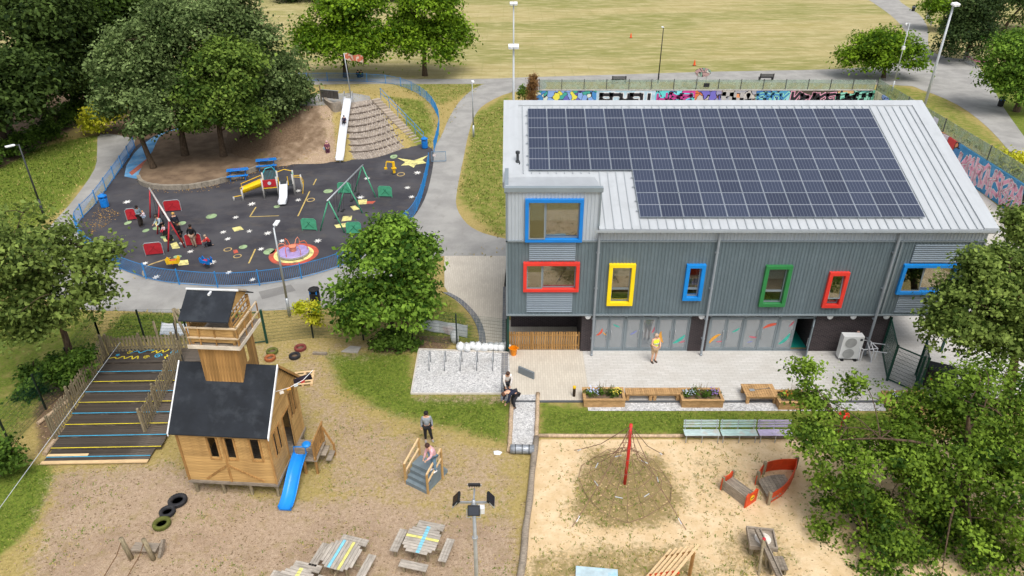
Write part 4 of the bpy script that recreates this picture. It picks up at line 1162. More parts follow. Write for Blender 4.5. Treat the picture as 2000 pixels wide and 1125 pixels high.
# oak, lower right
b = G(1862, 1005)
tree('oak_tree', 'large oak tree filling the lower right corner over the sand', 'tree', b,
     [LOBE(1850, 850, b.y + 0.8, 120), LOBE(1700, 905, b.y + 0.2, 108, 0.8), LOBE(1930, 800, b.y + 1.4, 110), LOBE(1950, 950, b.y - 0.3, 150), LOBE(1675, 1030, b.y - 1.0, 98, 0.8), LOBE(1830, 1060, b.y - 1.2, 130, 0.8), LOBE(1603, 858, b.y + 0.4, 54, 0.7), LOBE(1600, 790, b.y + 1.6, 40, 0.8), LOBE(1575, 730, b.y + 2.4, 28), LOBE(1690, 770, b.y + 1.8, 44), LOBE(1960, 1100, b.y - 1.5, 110), LOBE(1740, 1100, b.y - 1.8, 85, 0.7), LOBE(1880, 1135, b.y - 2.2, 110, 0.7), LOBE(1990, 1150, b.y - 2.0, 90, 0.7)],
     L_OAK, 1350, 62, 0.46, 0.074, 0.34, fork=1.8, inner=0.3, twigs=190, flat=0.5)
# right hand tree by the green gate
b = G(1960, 800)
tree('holly_tree', 'dense olive green tree in front of the right end of the building', 'tree', b, [LOBE(1915, 600, b.y, 85), LOBE(1990, 550, b.y + 0.6, 80), LOBE(1860, 650, b.y - 0.4, 52), LOBE(1985, 660, b.y - 0.4, 80), LOBE(1935, 525, b.y + 0.5, 50), LOBE(1850, 640, b.y - 0.4, 30)], L_HOL, 620, 48, 0.5, 0.095, 0.25, fork=1.5, inner=0.45, twigs=70, flat=0.6)
b = G(2030, 520)
tree('holly_tree', 'leafy branch top cut off by the right edge beside the graffiti wall', 'tree', b, [LOBE(2010, 440, b.y, 45), LOBE(1995, 480, b.y, 32)], L_HOL, 150, 40, 0.6, 0.12, 0.16, fork=1.5, twigs=20)
# top right
b = G(1725, 152)
tree('hawthorn_tree', 'broad low bright green tree behind the corner of the graffiti wall', 'tree', b, [LOBE(1680, 112, b.y, 42, 0.7), LOBE(1760, 108, b.y, 44, 0.7), LOBE(1720, 95, b.y, 52, 0.75)], L_LIME, 330, 44, 1.0, 0.17, 0.25, fork=0.8, droop=0.3)
b = G(1885, 118)
tree('yew_tree', 'tall dark clipped conifer beside the path fork', 'tree', b, [LOBE(1900, 55, b.y + 1, 48, 1.0), LOBE(1880, 85, b.y - 1, 45, 0.8), LOBE(1915, 10, b.y + 1, 44)], L_CON, 380, 46, 1.0, 0.16, 0.3, fork=0.6, flat=0.8, twigs=24)
b = G(1840, 60)
tree('young_beech', 'fresh green tree behind the dark clipped conifer on the path', 'tree', b, [LOBE(1842, 28, b.y, 32, 1.0), LOBE(1830, 5, b.y + 1, 30)], L_LIME, 160, 40, 1.0, 0.18, 0.2, fork=0.8)
b = G(1985, 218)
tree('hornbeam_tree', 'spreading mid green tree at the right edge above the litter bin', 'tree', b, [LOBE(1975, 115, b.y, 52), LOBE(2000, 165, b.y, 50), LOBE(1945, 160, b.y - 1, 30, 0.8), LOBE(2020, 90, b.y, 52)], L_MAPLE, 360, 46, 1.0, 0.16, 0.3, fork=1.4)
b = G(1960, 60)
tree('dark_beech', 'dark tree in the upper right corner behind the park railing', 'tree', b, [LOBE(1985, 15, b.y, 50), LOBE(2030, 20, b.y, 60)], L_MID, 180, 42, 1.3, 0.2, 0.3)
b = G(1990, 352)
tree('weeping_shrub', 'yellow green feathery shrub outside the graffiti wall', 'shrub', b, [LOBE(1975, 318, b.y, 34, 0.6), LOBE(2005, 330, b.y, 34, 0.6)], L_YEL, 120, 38, 0.7, 0.12, 0.06, fork=0.3, droop=0.8, twigs=16)
b = G(1020, 208)
tree('shrub', 'slim green shrub beside the dead climber behind the roof', 'shrub', b, [LOBE(1022, 185, b.y, 10, 1.6)], L_BUSH, 40, 34, 0.4, 0.1, 0.04, fork=0.3, twigs=8)
for i, (u, lb) in enumerate(((610, 'far hedge tree at the top of the field left of the field edge pair'), (790, 'far hedge tree at the top of the field between the field edge pair'))):
    b = G(u, 2)
    tree('far_tree', lb, 'tree', b, [LOBE(u - 40, -18, b.y, 26, 0.7), LOBE(u + 20, -22, b.y, 30, 0.7), LOBE(u + 60, -16, b.y, 22, 0.7)], L_MID, 120, 36, 2.2, 0.35, 0.3, fork=1, twigs=8)

# ------------------------------------------------------------------ timber playhouse with tower
HS = thing('playhouse', 'timber playhouse on stilts with black felt roof and lookout tower', 'playhouse', (-12.98, 21.02, 0), R(-4))
HW, HD, HF, HE, HR = 3.6, 3.4, 0.78, 3.5, 5.3
DARKIN = mat('dark_interior', '#2a211a', 0.95, 0.2, 2)
unit_b = MB().box(0, 1, 0, 0.03, 0.004, 0.136).mesh('cladding_board', WOOD)
bevel_done = {}
def boards_front(parent, x0, x1, z0, z1, hs, y, flip=False):
    n = round((z1 - z0) / 0.14); h = (z1 - z0) / n
    for i in range(n):
        za, zb = z0 + i * h, z0 + (i + 1) * h; zm = (za + zb) / 2
        cuts = sorted([(a, b) for a, b, c, d in hs if c < zm < d]); x = x0
        seg = []
        for a, b in cuts: seg.append((x, a)); x = b
        seg.append((x, x1))
        for a, b in seg:
            if b - a > 0.02: put(unit_b, 'cladding_board', parent, (a, y + random.uniform(-0.004, 0.004), za), (0, 0, 0), (b - a, 1, h / 0.14))
def boards_side(parent, y0, y1, z0, hs, x, top):
    i = 0; h = 0.14; z = z0
    while True:
        zm = z + h / 2
        half = top(zm)
        if half <= 0.05: break
        a0, b0 = max(y0, HD / 2 - half), min(y1, HD / 2 + half)
        cuts = sorted([(a, b) for a, b, c, d in hs if c < zm < d and b > a0 and a < b0]); yy = a0; seg = []
        for a, b in cuts: seg.append((yy, max(a, yy))); yy = max(b, yy)
        seg.append((yy, b0))
        for a, b in seg:
            if b - a > 0.02: put(unit_b, 'cladding_board', parent, (x + random.uniform(-0.004, 0.004), a, z), (0, 0, R(90)), (b - a, 1, 1))
        z += h
fw = [(1.2, 1.52, 2.0, 3.02), (1.88, 2.20, 2.0, 3.02), (2.88, 3.22, 2.0, 3.02)]
wallf = MB(); wall_holes(wallf, 0.03, HW - 0.03, HF, HE, 0.035, 0.07, fw); wallf = wallf.build('front_wall', DARKIN, HS)
boards_front(wallf, 0.0, HW, HF, HE, fw, 0.0)
for a, b, c, d in fw:
    mb = MB(); mb.box(a - 0.07, a, -0.03, 0.0, c - 0.07, d + 0.05); mb.box(b, b + 0.07, -0.03, 0.0, c - 0.07, d + 0.05); mb.box(a, b, -0.03, 0.0, c - 0.07, c)
    mb.build('window_trim', WOODV, wallf)
for a, b in (((0.75, HF + 0.1), (1.7, HF + 0.85)), ((1.8, HF + 0.85), (3.1, HF + 0.1))):
    MB().bar((a[0], -0.012, a[1]), (b[0], -0.012, b[1]), 0.03, 0.09, up=(0, 0, 1)).build('brace', WOODV, wallf)
for x in (0.0, 1.75, HW): MB().box(x - 0.045, x + 0.045, -0.025 if x == 1.75 else -0.035, -0.002, HF, HE).build('corner_board', WOODV, wallf)
top = lambda z: HD / 2 if z < HE else HD / 2 * (1 - (z - HE) / (HR - HE))
sw = [(0.45, 0.67, 1.8, 2.95), (0.88, 1.10, 1.8, 2.95), (1.5, 2.2, HF, 2.9), (2.42, 2.6, 2.2, 3.4), (2.78, 2.96, 2.2, 3.4)]
wallr = MB()
wall_holes(wallr, 0.03, HD - 0.03, HF, HE, -0.07, -0.035, sw)
wallr.v = [(HW + vy, vx, vz) for vx, vy, vz in wallr.v]; wallr.f = [tuple(reversed(f)) for f in wallr.f]
wallr = wallr.build('gable_wall', DARKIN, HS)
boards_side(wallr, 0, HD, HF, sw, HW, top)
for a, b, c, d in sw:
    mb = MB(); mb.box(HW, HW + 0.03, a - 0.06, a, c, d + 0.06); mb.box(HW, HW + 0.03, b, b + 0.06, c, d + 0.06); mb.box(HW, HW + 0.03, a, b, d, d + 0.06)
    mb.build('opening_trim', WOODV, wallr)
wl = MB().box(0.0, 0.04, 0.06, HD - 0.04, HF, HE).build('side_wall', WOOD, HS)
wb = MB().box(0.0, HW - 0.04, HD - 0.04, HD, HF, HE).build('back_wall', WOOD, HS)
mb = MB(); mb.add([(0.02, 0, HE), (0.02, HD, HE), (0.02, HD / 2, HR)], [(0, 1, 2)]); mb.build('gable_infill', WOOD, HS)
mb = MB(); mb.box(-0.05, HW + 0.05, -0.04, HD + 0.04, HF - 0.14, HF - 0.005); mb.build('floor_deck', OLDW, HS)
for x in (0.12, 1.25, 2.4, HW - 0.1):
    for y in (0.12, HD / 2, HD - 0.12):
        MB().tube([(x, y, -0.1), (x, y, HF - 0.14)], 0.07, 8).build('stilt', OLDWV, HS)
        if y < 1: MB().bar((x - 0.22, y, HF - 0.15), (x, y, HF - 0.42), 0.05, 0.05).build('knee_brace', OLDWV, HS)
# felt roof
sl_ = (HR - HE) / (HD / 2)
def rslab(name, ya, yb, za, zb, x0, x1, m, parent, th=0.05):
    return MB().add([(x0, ya, za), (x1, ya, za), (x1, yb, zb), (x0, yb, zb), (x0, ya, za - th), (x1, ya, za - th), (x1, yb, zb - th), (x0, yb, zb - th)],
                    [(0, 1, 2, 3), (7, 6, 5, 4), (4, 5, 1, 0), (5, 6, 2, 1), (6, 7, 3, 2), (7, 4, 0, 3)] if yb > ya else [(3, 2, 1, 0), (4, 5, 6, 7), (0, 1, 5, 4), (1, 2, 6, 5), (2, 3, 7, 6), (3, 0, 4, 7)]).build(name, m, parent)
ov = 0.22
rf = rslab('roof', -ov, HD / 2, HE - ov * sl_ + 0.09, HR + 0.09, -0.16, HW + 0.14, FELT, HS)
rb = rslab('roof', HD + ov, HD / 2, HE - ov * sl_ + 0.09, HR + 0.09, -0.16, HW + 0.14, FELT, HS)
for x in (-0.2, HW + 0.14):
    rslab('barge_board', -ov - 0.02, HD / 2, HE - ov * sl_ + 0.12, HR + 0.13, x, x + 0.045, WHITE, rf, 0.14)
    rslab('barge_board', HD + ov + 0.02, HD / 2, HE - ov * sl_ + 0.12, HR + 0.13, x, x + 0.045, WOODV, rb, 0.14)
for yy in (0.35, 1.02):                     # felt laps
    z = HE + yy * sl_ + 0.092
    rslab('felt_lap', yy, yy + 0.06, z + 0.004, z + 0.06 * sl_ + 0.004, -0.158, HW + 0.138, FELT, rf, 0.01)
# tower
TX0, TX1, TY0, TY1 = 1.02, 2.5, 1.22, 2.72
TP = 6.55
TW = put(None, 'tower', HS)
tb = MB().box(-0.055, 0.055, -0.014, 0.014, 0, 1).mesh('tower_board', WOODV)
n = 12
for i in range(n):
    x = TX0 + (i + 0.5) * (TX1 - TX0) / n
    z0 = HE + TY0 * sl_ - 0.05
    put(tb, 'tower_board', TW, (x, TY0 - random.uniform(0, 0.006), z0), (0, 0, 0), (1.1, 1, TP - z0))
for i in range(n):
    y = TY0 + (i + 0.5) * (TY1 - TY0) / n
    z0 = HE + min(y, HD - y) * sl_ - 0.05
    hole = i in (5, 6)
    put(tb, 'tower_board', TW, (TX1 + random.uniform(0, 0.006), y, z0), (0, 0, R(90)), (1.1, 1, (5.35 if hole else TP) - z0))
    put(tb, 'tower_board', TW, (TX0, y, z0), (0, 0, R(90)), (1.1, 1, TP - z0))
mb = MB(); mb.box(TX0 - 0.2, TX1 + 0.28, TY0 - 0.22, TY1 + 0.28, TP, TP + 0.11); mb.build('platform', OLDW, TW)
mb = MB(); mb.box(TX0 - 0.22, TX1 + 0.30, TY0 - 0.25, TY0 - 0.225, TP - 0.02, TP + 0.14); mb.box(TX1 + 0.285, TX1 + 0.31, TY0 - 0.22, TY1 + 0.3, TP - 0.02, TP + 0.14); mb.build('platform_edge', mat('pale_board', '#d6cbbb', 0.8, 0.12, 3), TW)
CE, CR = 8.02, 8.58
for x in (TX0 - 0.06, TX1 + 0.06):
    for y in (TY0 - 0.06, TY1 + 0.06): MB().box(x - 0.05, x + 0.05, y - 0.05, y + 0.05, TP + 0.11, CE - 0.12).build('cabin_post', WOODV, TW)
cb_ = MB().box(0, 1, 0, 0.025, 0.004, 0.13).mesh('cabin_board', WOOD)
for i in range(5):
    z = TP + 0.2 + i * 0.135
    put(cb_, 'cabin_board', TW, (TX0 - 0.1, TY0 - 0.115, z), (0, 0, 0), (TX1 - TX0 + 0.2, 1, 1))
    put(cb_, 'cabin_board', TW, (TX1 + 0.115, TY0 - 0.1, z), (0, 0, R(90)), (TY1 - TY0 + 0.2, 1, 1))
    put(cb_, 'cabin_board', TW, (TX0 - 0.09, TY0 - 0.1, z), (0, 0, R(90)), (TY1 - TY0 + 0.2, 1, 1))
for z in (TP + 0.42, TP + 0.86, 7.72): 
    MB().box(TX0 - 0.16, TX1 + 0.3, TY0 - 0.21, TY0 - 0.16, z, z + 0.06).build('rail', mat('pale_rail', '#cbb79a', 0.8, 0.15, 3), TW) if z < 7.6 else MB().box(TX0 - 0.1, TX1 + 0.1, TY0 - 0.11, TY0 - 0.07, z, z + 0.06).build('rail', WOOD, TW)
    MB().box(TX1 + 0.25, TX1 + 0.3, TY0 - 0.16, TY1 + 0.3, z, z + 0.06).build('rail', MATS['pale_rail'], TW) if z < 7.6 else MB().box(TX1 + 0.07, TX1 + 0.11, TY0 - 0.06, TY1 + 0.1, z, z + 0.07).build('rail', WOOD, TW)
for y in (TY0 - 0.12, TY0 + 0.55, TY0 + 1.1, TY1 + 0.28): MB().box(TX1 + 0.255, TX1 + 0.295, y - 0.02, y + 0.02, TP + 0.11, TP + 0.92).build('baluster', WOODV, TW)
for x in (TX0 - 0.13, TX0 + 0.3, TX0 + 0.9, TX1 + 0.27): MB().box(x - 0.02, x + 0.02, TY0 - 0.205, TY0 - 0.165, TP + 0.11, TP + 0.92).build('baluster', WOODV, TW)
for i in range(6):      # trellis in the cabin's right side
    y = TY0 + 0.02 + i * 0.28; MB().box(TX1 + 0.06, TX1 + 0.085, y, y + 0.04, TP + 0.9, 7.98).build('trellis_slat', WOODV, TW)
for z in (7.5, 7.7, 7.9): MB().box(TX1 + 0.087, TX1 + 0.11, TY0, TY1, z, z + 0.04).build('trellis_slat', WOODV, TW)
cs = (CR - CE) / ((TY1 - TY0) / 2 + 0.1); cm = (TY0 + TY1) / 2
tr1 = rslab('tower_roof', TY0 - 0.35, cm, CE - 0.18, CR, TX0 - 0.25, TX1 + 0.15, FELT, TW)
tr2 = rslab('tower_roof', TY1 + 0.35, cm, CE - 0.18, CR, TX0 - 0.25, TX1 + 0.22, FELT, TW)
mb = MB(); mb.box(TX0 - 0.27, TX1 + 0.24, cm - 0.09, cm - 0.03, CR - 0.03, CR + 0.02); mb.box(TX0 + 0.65, TX0 + 0.72, cm - 0.32, cm - 0.09, CR - 0.13, CR - 0.055); mb.build('ridge_trim', WHITE, TW)
mb = MB(); mb.add([(TX1 + 0.1, TY0 - 0.1, CE), (TX1 + 0.1, TY1 + 0.1, CE), (TX1 + 0.1, cm, CR - 0.08)], [(0, 1, 2)]); mb.build('tower_gable', WOOD, TW)
MB().bar((TX1 + 0.2, cm, CR + 0.01), (TX1 + 0.5, cm + 0.05, CR - 0.05), 0.08, 0.05).build('ridge_beam', OLDW, TW)
# porch
mb = MB()
for i in range(9):
    put(MB().box(0, 1.15, 0, 0.135, -0.04, 0).mesh('porch_board', OLDW) if i == 0 else bpy.data.meshes['porch_board'], 'porch_board', HS, (HW + 0.03, 1.38 + i * 0.142, HF - 0.02))
for x, y in ((HW + 1.1, 1.45), (HW + 1.1, 2.6), (HW + 0.62, 1.42)): MB().box(x - 0.045, x + 0.045, y - 0.045, y + 0.045, 0, HF + (0.95 if x > HW + 1 else -0.06)).build('porch_post', WOODV, HS)
MB().bar((HW + 1.1, 1.35, HF + 0.9), (HW + 1.1, 2.75, HF + 0.95), 0.06, 0.09).build('porch_rail', WOODV, HS)
MB().bar((HW + 1.1, 1.35, HF + 0.12), (HW + 1.1, 2.75, HF + 0.12), 0.05, 0.09).build('porch_rail', WOODV, HS)
for i in range(6): MB().box(HW + 1.08, HW + 1.12, 1.55 + i * 0.18, 1.63 + i * 0.18, HF + 0.1, HF + 0.88).build('baluster', WOODV, HS)
for i in range(2): MB().box(HW + 1.12 + i * 0.2, HW + 1.36 + i * 0.2, 1.95, 2.55, HF - 0.25 - i * 0.27, HF - 0.2 - i * 0.27).build('porch_step', OLDW, HS)
MB().bar((HW + 1.15, 2.6, HF + 0.75), (HW + 1.5, 2.6, 0.6), 0.05, 0.08).build('stair_rail', WOODV, HS)
MB().box(HW + 1.47, HW + 1.55, 2.56, 2.64, 0, 0.67).build('stair_post', WOODV, HS)
# blue slide
SLB = mat('blue_slide_plastic', '#1c84d8', 0.3, 0.08, 2, spec=0.5)
SS = thing('blue_slide', 'bright blue plastic wavy slide leaning on the playhouse porch', 'slide', (-8.98, 20.05, 0), R(-3))
prof = [(0.0, 0.10), (0.25, 0.10), (0.6, 0.20), (1.0, 0.40), (1.4, 0.62), (1.75, 0.74), (2.1, 0.82), (2.35, 0.84)]
sp_ = spline([(0, a, b) for a, b in prof], 4)
vs, fs = [], []
cs_ = [(-0.29, 0.16), (-0.25, 0.16), (-0.21, 0.02), (-0.1, 0.0), (0.1, 0.0), (0.21, 0.02), (0.25, 0.16), (0.29, 0.16), (0.29, 0.12), (0.24, -0.03), (-0.24, -0.03), (-0.29, 0.12)]
m_ = len(cs_)
for p in sp_:
    vs += [(a, p.y, p.z + b) for a, b in cs_]
for i in range(len(sp_) - 1):
    fs += [(i * m_ + j, i * m_ + (j + 1) % m_, (i + 1) * m_ + (j + 1) % m_, (i + 1) * m_ + j) for j in range(m_)]
fs += [tuple(range(m_)), tuple(reversed(range(len(vs) - m_, len(vs))))]
MB().add(vs, [tuple(reversed(f)) for f in fs]).build('chute', SLB, SS, smooth=True)
MB().tube([(-0.25, 2.3, 0.95), (-0.25, 2.35, 1.25), (0.25, 2.35, 1.25), (0.25, 2.3, 0.95)], 0.03, 8).build('hood_bar', SLB, SS, smooth=True)
o = MB().lathe([(0.02, 0), (0.17, 0.02), (0.19, 0.09), (0.13, 0.16), (0.05, 0.17)], 14).build('bag', SLB); o.location = (-8.42, 22.05, 1.62); tag(o, 'small bright blue bag hung on the porch rail above the slide', 'bag')
# bunting flags on the gable
FL = thing('bunting', 'string of small flags with a dark pirate flag on the playhouse gable', 'bunting', (-9.25, 22.6, 4.3), R(-4))
MB().tube([(0.0, -0.4, 0.0), (0.35, 0.0, -0.12), (0.8, 0.45, -0.05), (1.1, 0.9, 0.15)], 0.012, 5).build('cord', WHITE, FL)
for i, c in enumerate(('#dcd8cf', '#d99a3a', '#c7d0d6', '#b8413a', '#e6e2da')):
    m = mat('bunting_cloth_%d' % i, c, 0.9, 0.1, 6)
    x, y = 0.1 + i * 0.2, -0.3 + i * 0.25
    MB().prism([(0, 0), (0.16, 0), (0.15, 0.13), (0.0, 0.13)], 0, 0.006).build('flag', m, FL)
    f = [q for q in FL.children if q.name.startswith('flag')][-1]; f.location = (x, y, -0.22); f.rotation_euler = (R(80), 0, R(35))
MB().add([(0.45, 0.35, 0.05), (1.0, 0.75, 0.1), (1.05, 0.8, -0.25), (0.85, 0.6, -0.15), (0.6, 0.55, -0.28), (0.42, 0.4, -0.2), (0.46, 0.36, 0.05), (1.01, 0.76, 0.1), (1.06, 0.81, -0.25), (0.86, 0.61, -0.15), (0.61, 0.56, -0.28), (0.43, 0.41, -0.2)], [(0, 1, 2, 3, 4, 5), (11, 10, 9, 8, 7, 6)] + [(i, 6 + i, 6 + (i + 1) % 6, (i + 1) % 6) for i in range(6)]).build('pirate_flag', mat('dark_flag', '#2a2430', 0.9, 0.3, 8), FL)

# ------------------------------------------------------------------ striped deck with picket fences
DK = thing('striped_deck', 'black stepped timber deck with yellow and blue stripes', 'deck', (-20.1, 22.68, 0), R(1.5))
DW, TN, TD, TR_ = 4.75, 9, 0.66, 0.10
DBOARD = mat('black_stained_decking', '#474039', 0.5, 0.35, 2.0, grain=(1.0, 12, 12), rnd=0.22, dirt='#857a6e', dirt_amt=0.6, spec=0.4)
db = MB().box(0, 1, 0, 0.125, -0.03, 0).mesh('deck_board', DBOARD)
STRY = mat('yellow_stripe_paint', '#d9c52e', 0.7, 0.1, 5, dirt='#6b6440', dirt_amt=0.4); STRB = mat('blue_stripe_paint', '#3ba7cf', 0.7, 0.1, 5, dirt='#3b6070', dirt_amt=0.4)
for i in range(TN + 1):
    y0_, z = 0.08 + i * TD, 0.12 + i * TR_
    nb_ = 5 if i < TN else 9
    for j in range(nb_):
        new = (i == 0 and j == 0)
        o = put(db, 'deck_board', DK, (0 if i else 0.02, y0_ + j * TD / 5, z), (0, 0, 0), ((DW if i else DW - 0.3) + random.uniform(-0.02, 0.02), TD / 5 / 0.132, 1))
    mb = MB(); mb.box(0, DW if i else DW - 0.3, y0_ - 0.005, y0_ + 0.02, max(0, z - TR_ - 0.02), z - 0.032); mb.build('riser', DBOARD, DK)
    if i < TN: MB().box(0.0, DW if i else DW - 0.3, y0_ + (0.0 if i else 0.2), y0_ + (0.042 if i else 0.245), z + 0.002, z + 0.006).build('stripe', STRY if i % 2 else STRB, DK)
NEWB = mat('fresh_pine_board', '#d8b98c', 0.7, 0.15, 3, grain=(1, 10, 10))
MB().box(-0.05, DW - 0.28, -0.10, 0.075, 0.075, 0.12).build('new_board', NEWB, DK)
MB().box(0.0, 1.75, 0.34, 0.475, 0.122, 0.142).build('new_board', NEWB, DK)
ztop = 0.12 + TN * TR_; yt = 0.08 + TN * TD
def squiggle(name, pts, m, wdt=0.06):
    sp = spline([(p[0], p[1], 0) for p in pts], 5)
    l, r_ = [], []
    for i, p in enumerate(sp):
        d = (sp[min(i + 1, len(sp) - 1)] - sp[max(i - 1, 0)]).normalized(); nrm = Vector((-d.y, d.x, 0)) * wdt / 2
        l.append(p + nrm); r_.append(p - nrm)
    k = len(sp); zz = ztop + 0.004
    MB().add([(p.x, p.y, zz) for p in l + r_], [(i, k + i, k + i + 1, i + 1) for i in range(k - 1)]).build(name, m, DK)
spiral = lambda cx, cy, r: [(cx + r * (1 - i / 12) * math.cos(i * 0.9), cy + r * (1 - i / 12) * math.sin(i * 0.9)) for i in range(11)]
squiggle('painted_squiggle', [(0.1, yt + 0.32), (0.4, yt + 0.42), (0.55, yt + 0.3), (0.8, yt + 0.5), (0.95, yt + 0.3), (1.2, yt + 0.5), (1.35, yt + 0.25), (1.5, yt + 0.5), (1.6, yt + 0.25)], STRY)
squiggle('painted_squiggle', [(1.0, yt + 0.75), (1.3, yt + 0.95), (1.5, yt + 0.78), (1.8, yt + 1.0), (2.1, yt + 1.0)], STRB)
squiggle('painted_squiggle', [(2.05, yt + 0.8), (2.25, yt + 0.95), (2.35, yt + 0.75), (2.55, yt + 1.0), (2.65, yt + 0.8), (2.85, yt + 1.05)], STRY)
squiggle('painted_spiral', spiral(0.95, yt + 0.82, 0.14), STRY, 0.04); squiggle('painted_spiral', spiral(1.95, yt + 0.4, 0.15), STRY, 0.04)
squiggle('painted_spiral', spiral(2.5, yt + 0.5, 0.2), STRB, 0.05); squiggle('painted_spiral', spiral(3.2, yt + 0.75, 0.22), STRB, 0.05)
squiggle('painted_squiggle', [(2.9, yt + 0.6), (3.0, yt + 0.45), (2.88, yt + 0.4), (2.98, yt + 0.25)], STRY)
MB().add([(0.45 + 0.14 * (1 if i % 2 == 0 else 0.45) * math.cos(i * math.pi / 5), yt + 0.62 + 0.14 * (1 if i % 2 == 0 else 0.45) * math.sin(i * math.pi / 5), ztop + 0.004) for i in range(10)], [tuple(range(10))]).build('painted_star', STRB, DK)
def picket_run(name, label, pts, h, step=0.17, group='picket fences round the striped deck', lean=0.0, base_z=None):
    a, b = Vector(pts[0]), Vector(pts[1])
    F = thing(name, label, 'fence', a, 0, group)
    d = b - a; L = Vector((d.x, d.y, 0)).length; ang = math.atan2(d.y, d.x)
    pm = MB().prism([(-0.045, 0), (0.045, 0), (0.045, h), (-0.045, h)], -0.011, 0.011)
    pm.v = [(x, z, y) for x, y, z in pm.v]; pm = pm.mesh('picket', OLDWV)
    n = int(L / step)
    for i in range(n + 1):
        t_ = i / n; p = d * t_
        put(pm, 'picket', F, p + Vector((0, 0, random.uniform(-0.05, 0.03))), (R(random.uniform(-1.5, 1.5)) + lean, R(random.uniform(-1.5, 1.5)), ang), (1, 1, 1 + random.uniform(-0.06, 0.05)))
    off = Vector((-math.sin(ang), math.cos(ang), 0)) * 0.035
    for z in (0.3, h * 0.78): MB().bar(off + Vector((0, 0, z)), d + off + Vector((0, 0, z)), 0.04, 0.08).build('rail', OLDWV, F)
    for t_ in [i / max(1, round(L / 1.7)) for i in range(max(1, round(L / 1.7)) + 1)]:
        p = d * t_ + off * 2.4; MB().box(p.x - 0.045, p.x + 0.045, p.y - 0.045, p.y + 0.045, p.z - 0.3, p.z + h + 0.08).build('post', OLDWV, F)
    return F
picket_run('picket_fence', 'weathered picket fence sloping up the left side of the striped deck', [(-20.25, 24.1, 0.25), (-20.4, 29.4, 0.95)], 1.15)
picket_run('picket_fence', 'weathered picket fence across the back of the striped deck', [(-20.4, 29.6, 0.95), (-15.6, 30.0, 0.9)], 1.0)
picket_run('picket_fence', 'weathered picket fence inside the right edge of the striped deck', [(-16.35, 24.4, 0.35), (-16.35, 28.9, 1.0)], 1.2)
# old climbing frame poles behind the deck
CF = thing('leaning_logs', 'leaning weathered log frame behind the striped deck fence', 'frame', (-16.4, 31.0, 0))
for a, b, r in (((-1.6, 0.6, 0), (-1.1, 0.4, 2.5), 0.07), ((-0.7, 0.4, 0), (-1.15, 0.35, 2.5), 0.08), ((-1.1, 0.4, 2.45), (0.9, -0.4, 0.9), 0.09), ((0.9, -0.4, 0), (0.9, -0.4, 1.0), 0.08), ((-2.2, 0.1, 0), (-2.2, 0.1, 1.9), 0.07)):
    MB().tube([a, b], [r, r * 0.85], 8).build('log', OLDWV, CF, smooth=True)
o = MB().tube([(-16.9, 29.9, 2.6), (-16.2, 28.6, 1.05)], 0.03, 6).build('black_pole', BLACK); tag(o, 'thin black pole leaning over the back fence onto the deck', 'pole')
for i, (a, b, r, lb) in enumerate(((G(75, 830), G(135, 785), 0.09, 'short weathered log on the bare soil left of the deck'), (G(88, 890), G(125, 842), 0.1, 'longer weathered log lying against the deck corner'))):
    o = MB().tube([a + Vector((0, 0, r)), b + Vector((0, 0, r))], r, 10).build('log', LOGM, smooth=False); tag(o, lb, 'log')
o = MB().tube([tuple(G(-10, 1005, 0.9)), tuple(G(235, 668, 1.6))], 0.012, 5).build('guy_wire', LGREY); tag(o, 'thin pale wire stretched past the left side of the deck', 'wire')

# ------------------------------------------------------------------ welded mesh fence and gate
def mesh_fence(label, pts, h=2.0, posts=None, wires=0.055, hw=0.2):
    a = Vector((*pts[0][:2], 0))
    F = thing('mesh_fence', label, 'fence', a, 0, 'green welded mesh fences')
    mb = MB()
    for p, q in zip(pts, pts[1:]):
        p, q = Vector((*p[:2], 0)) - a, Vector((*q[:2], 0)) - a
        L = (q - p).length; n = max(1, int(L / wires)); d = (q - p) / n
        for i in range(n): 
            c = p + d * i
            mb.v += [(c.x - 0.004, c.y, 0.05), (c.x + 0.004, c.y, 0.05), (c.x + 0.004, c.y, h), (c.x - 0.004, c.y, h)]; o_ = len(mb.v) - 4; mb.f.append((o_, o_ + 1, o_ + 2, o_ + 3)); mb.mi.append(0)
        for k in range(int(h / hw) + 1): mb.bar(p + Vector((0, 0, 0.05 + k * hw)), q + Vector((0, 0, 0.05 + k * hw)), 0.006, 0.008)
    o = mb.build('mesh_panel', GREENM, F); o['kind'] = 'stuff'
    for p in (posts or pts):
        c = Vector((*p[:2], 0)) - a; MB().box(c.x - 0.035, c.x + 0.035, c.y - 0.035, c.y + 0.035, -0.1, h + 0.06).build('post', mat('post_dark_green', '#16241f', 0.5, 0.1, 4), F)
    return F
gpt = lambda u, v: tuple(G(u, v)[:2])
mesh_fence('green mesh fence behind the playhouse tower running to the gate', [gpt(200, 672), gpt(285, 668), gpt(370, 667), gpt(476, 667)])
mesh_fence('green mesh fence from the gate past the two trunk tree to the building corner', [gpt(522, 670), gpt(612, 660), gpt(710, 664), gpt(806, 662), gpt(893, 676), (BX0 - 0.02, FY + 0.15)])
mesh_fence('green mesh fence down the left edge beyond the airy tree', [gpt(200, 672), gpt(150, 745), gpt(90, 800), gpt(22, 872), gpt(-60, 960)])
GT = thing('mesh_gate', 'open dark green mesh gate between playhouse tower and shrub', 'gate', G(522, 670), R(12))
for x in (-1.5, 0.0): MB().box(x - 0.06, x + 0.06, -0.06, 0.06, 0, 2.1).build('gate_post', GREENM, GT)
mb = MB(); mb.box(-1.42, -0.08, -0.025, 0.025, 0.1, 0.15); mb.box(-1.42, -0.08, -0.025, 0.025, 1.95, 2.0); mb.box(-1.42, -1.37, -0.025, 0.025, 0.15, 1.95); mb.build('gate_frame', GREENM, GT)
mb = MB()
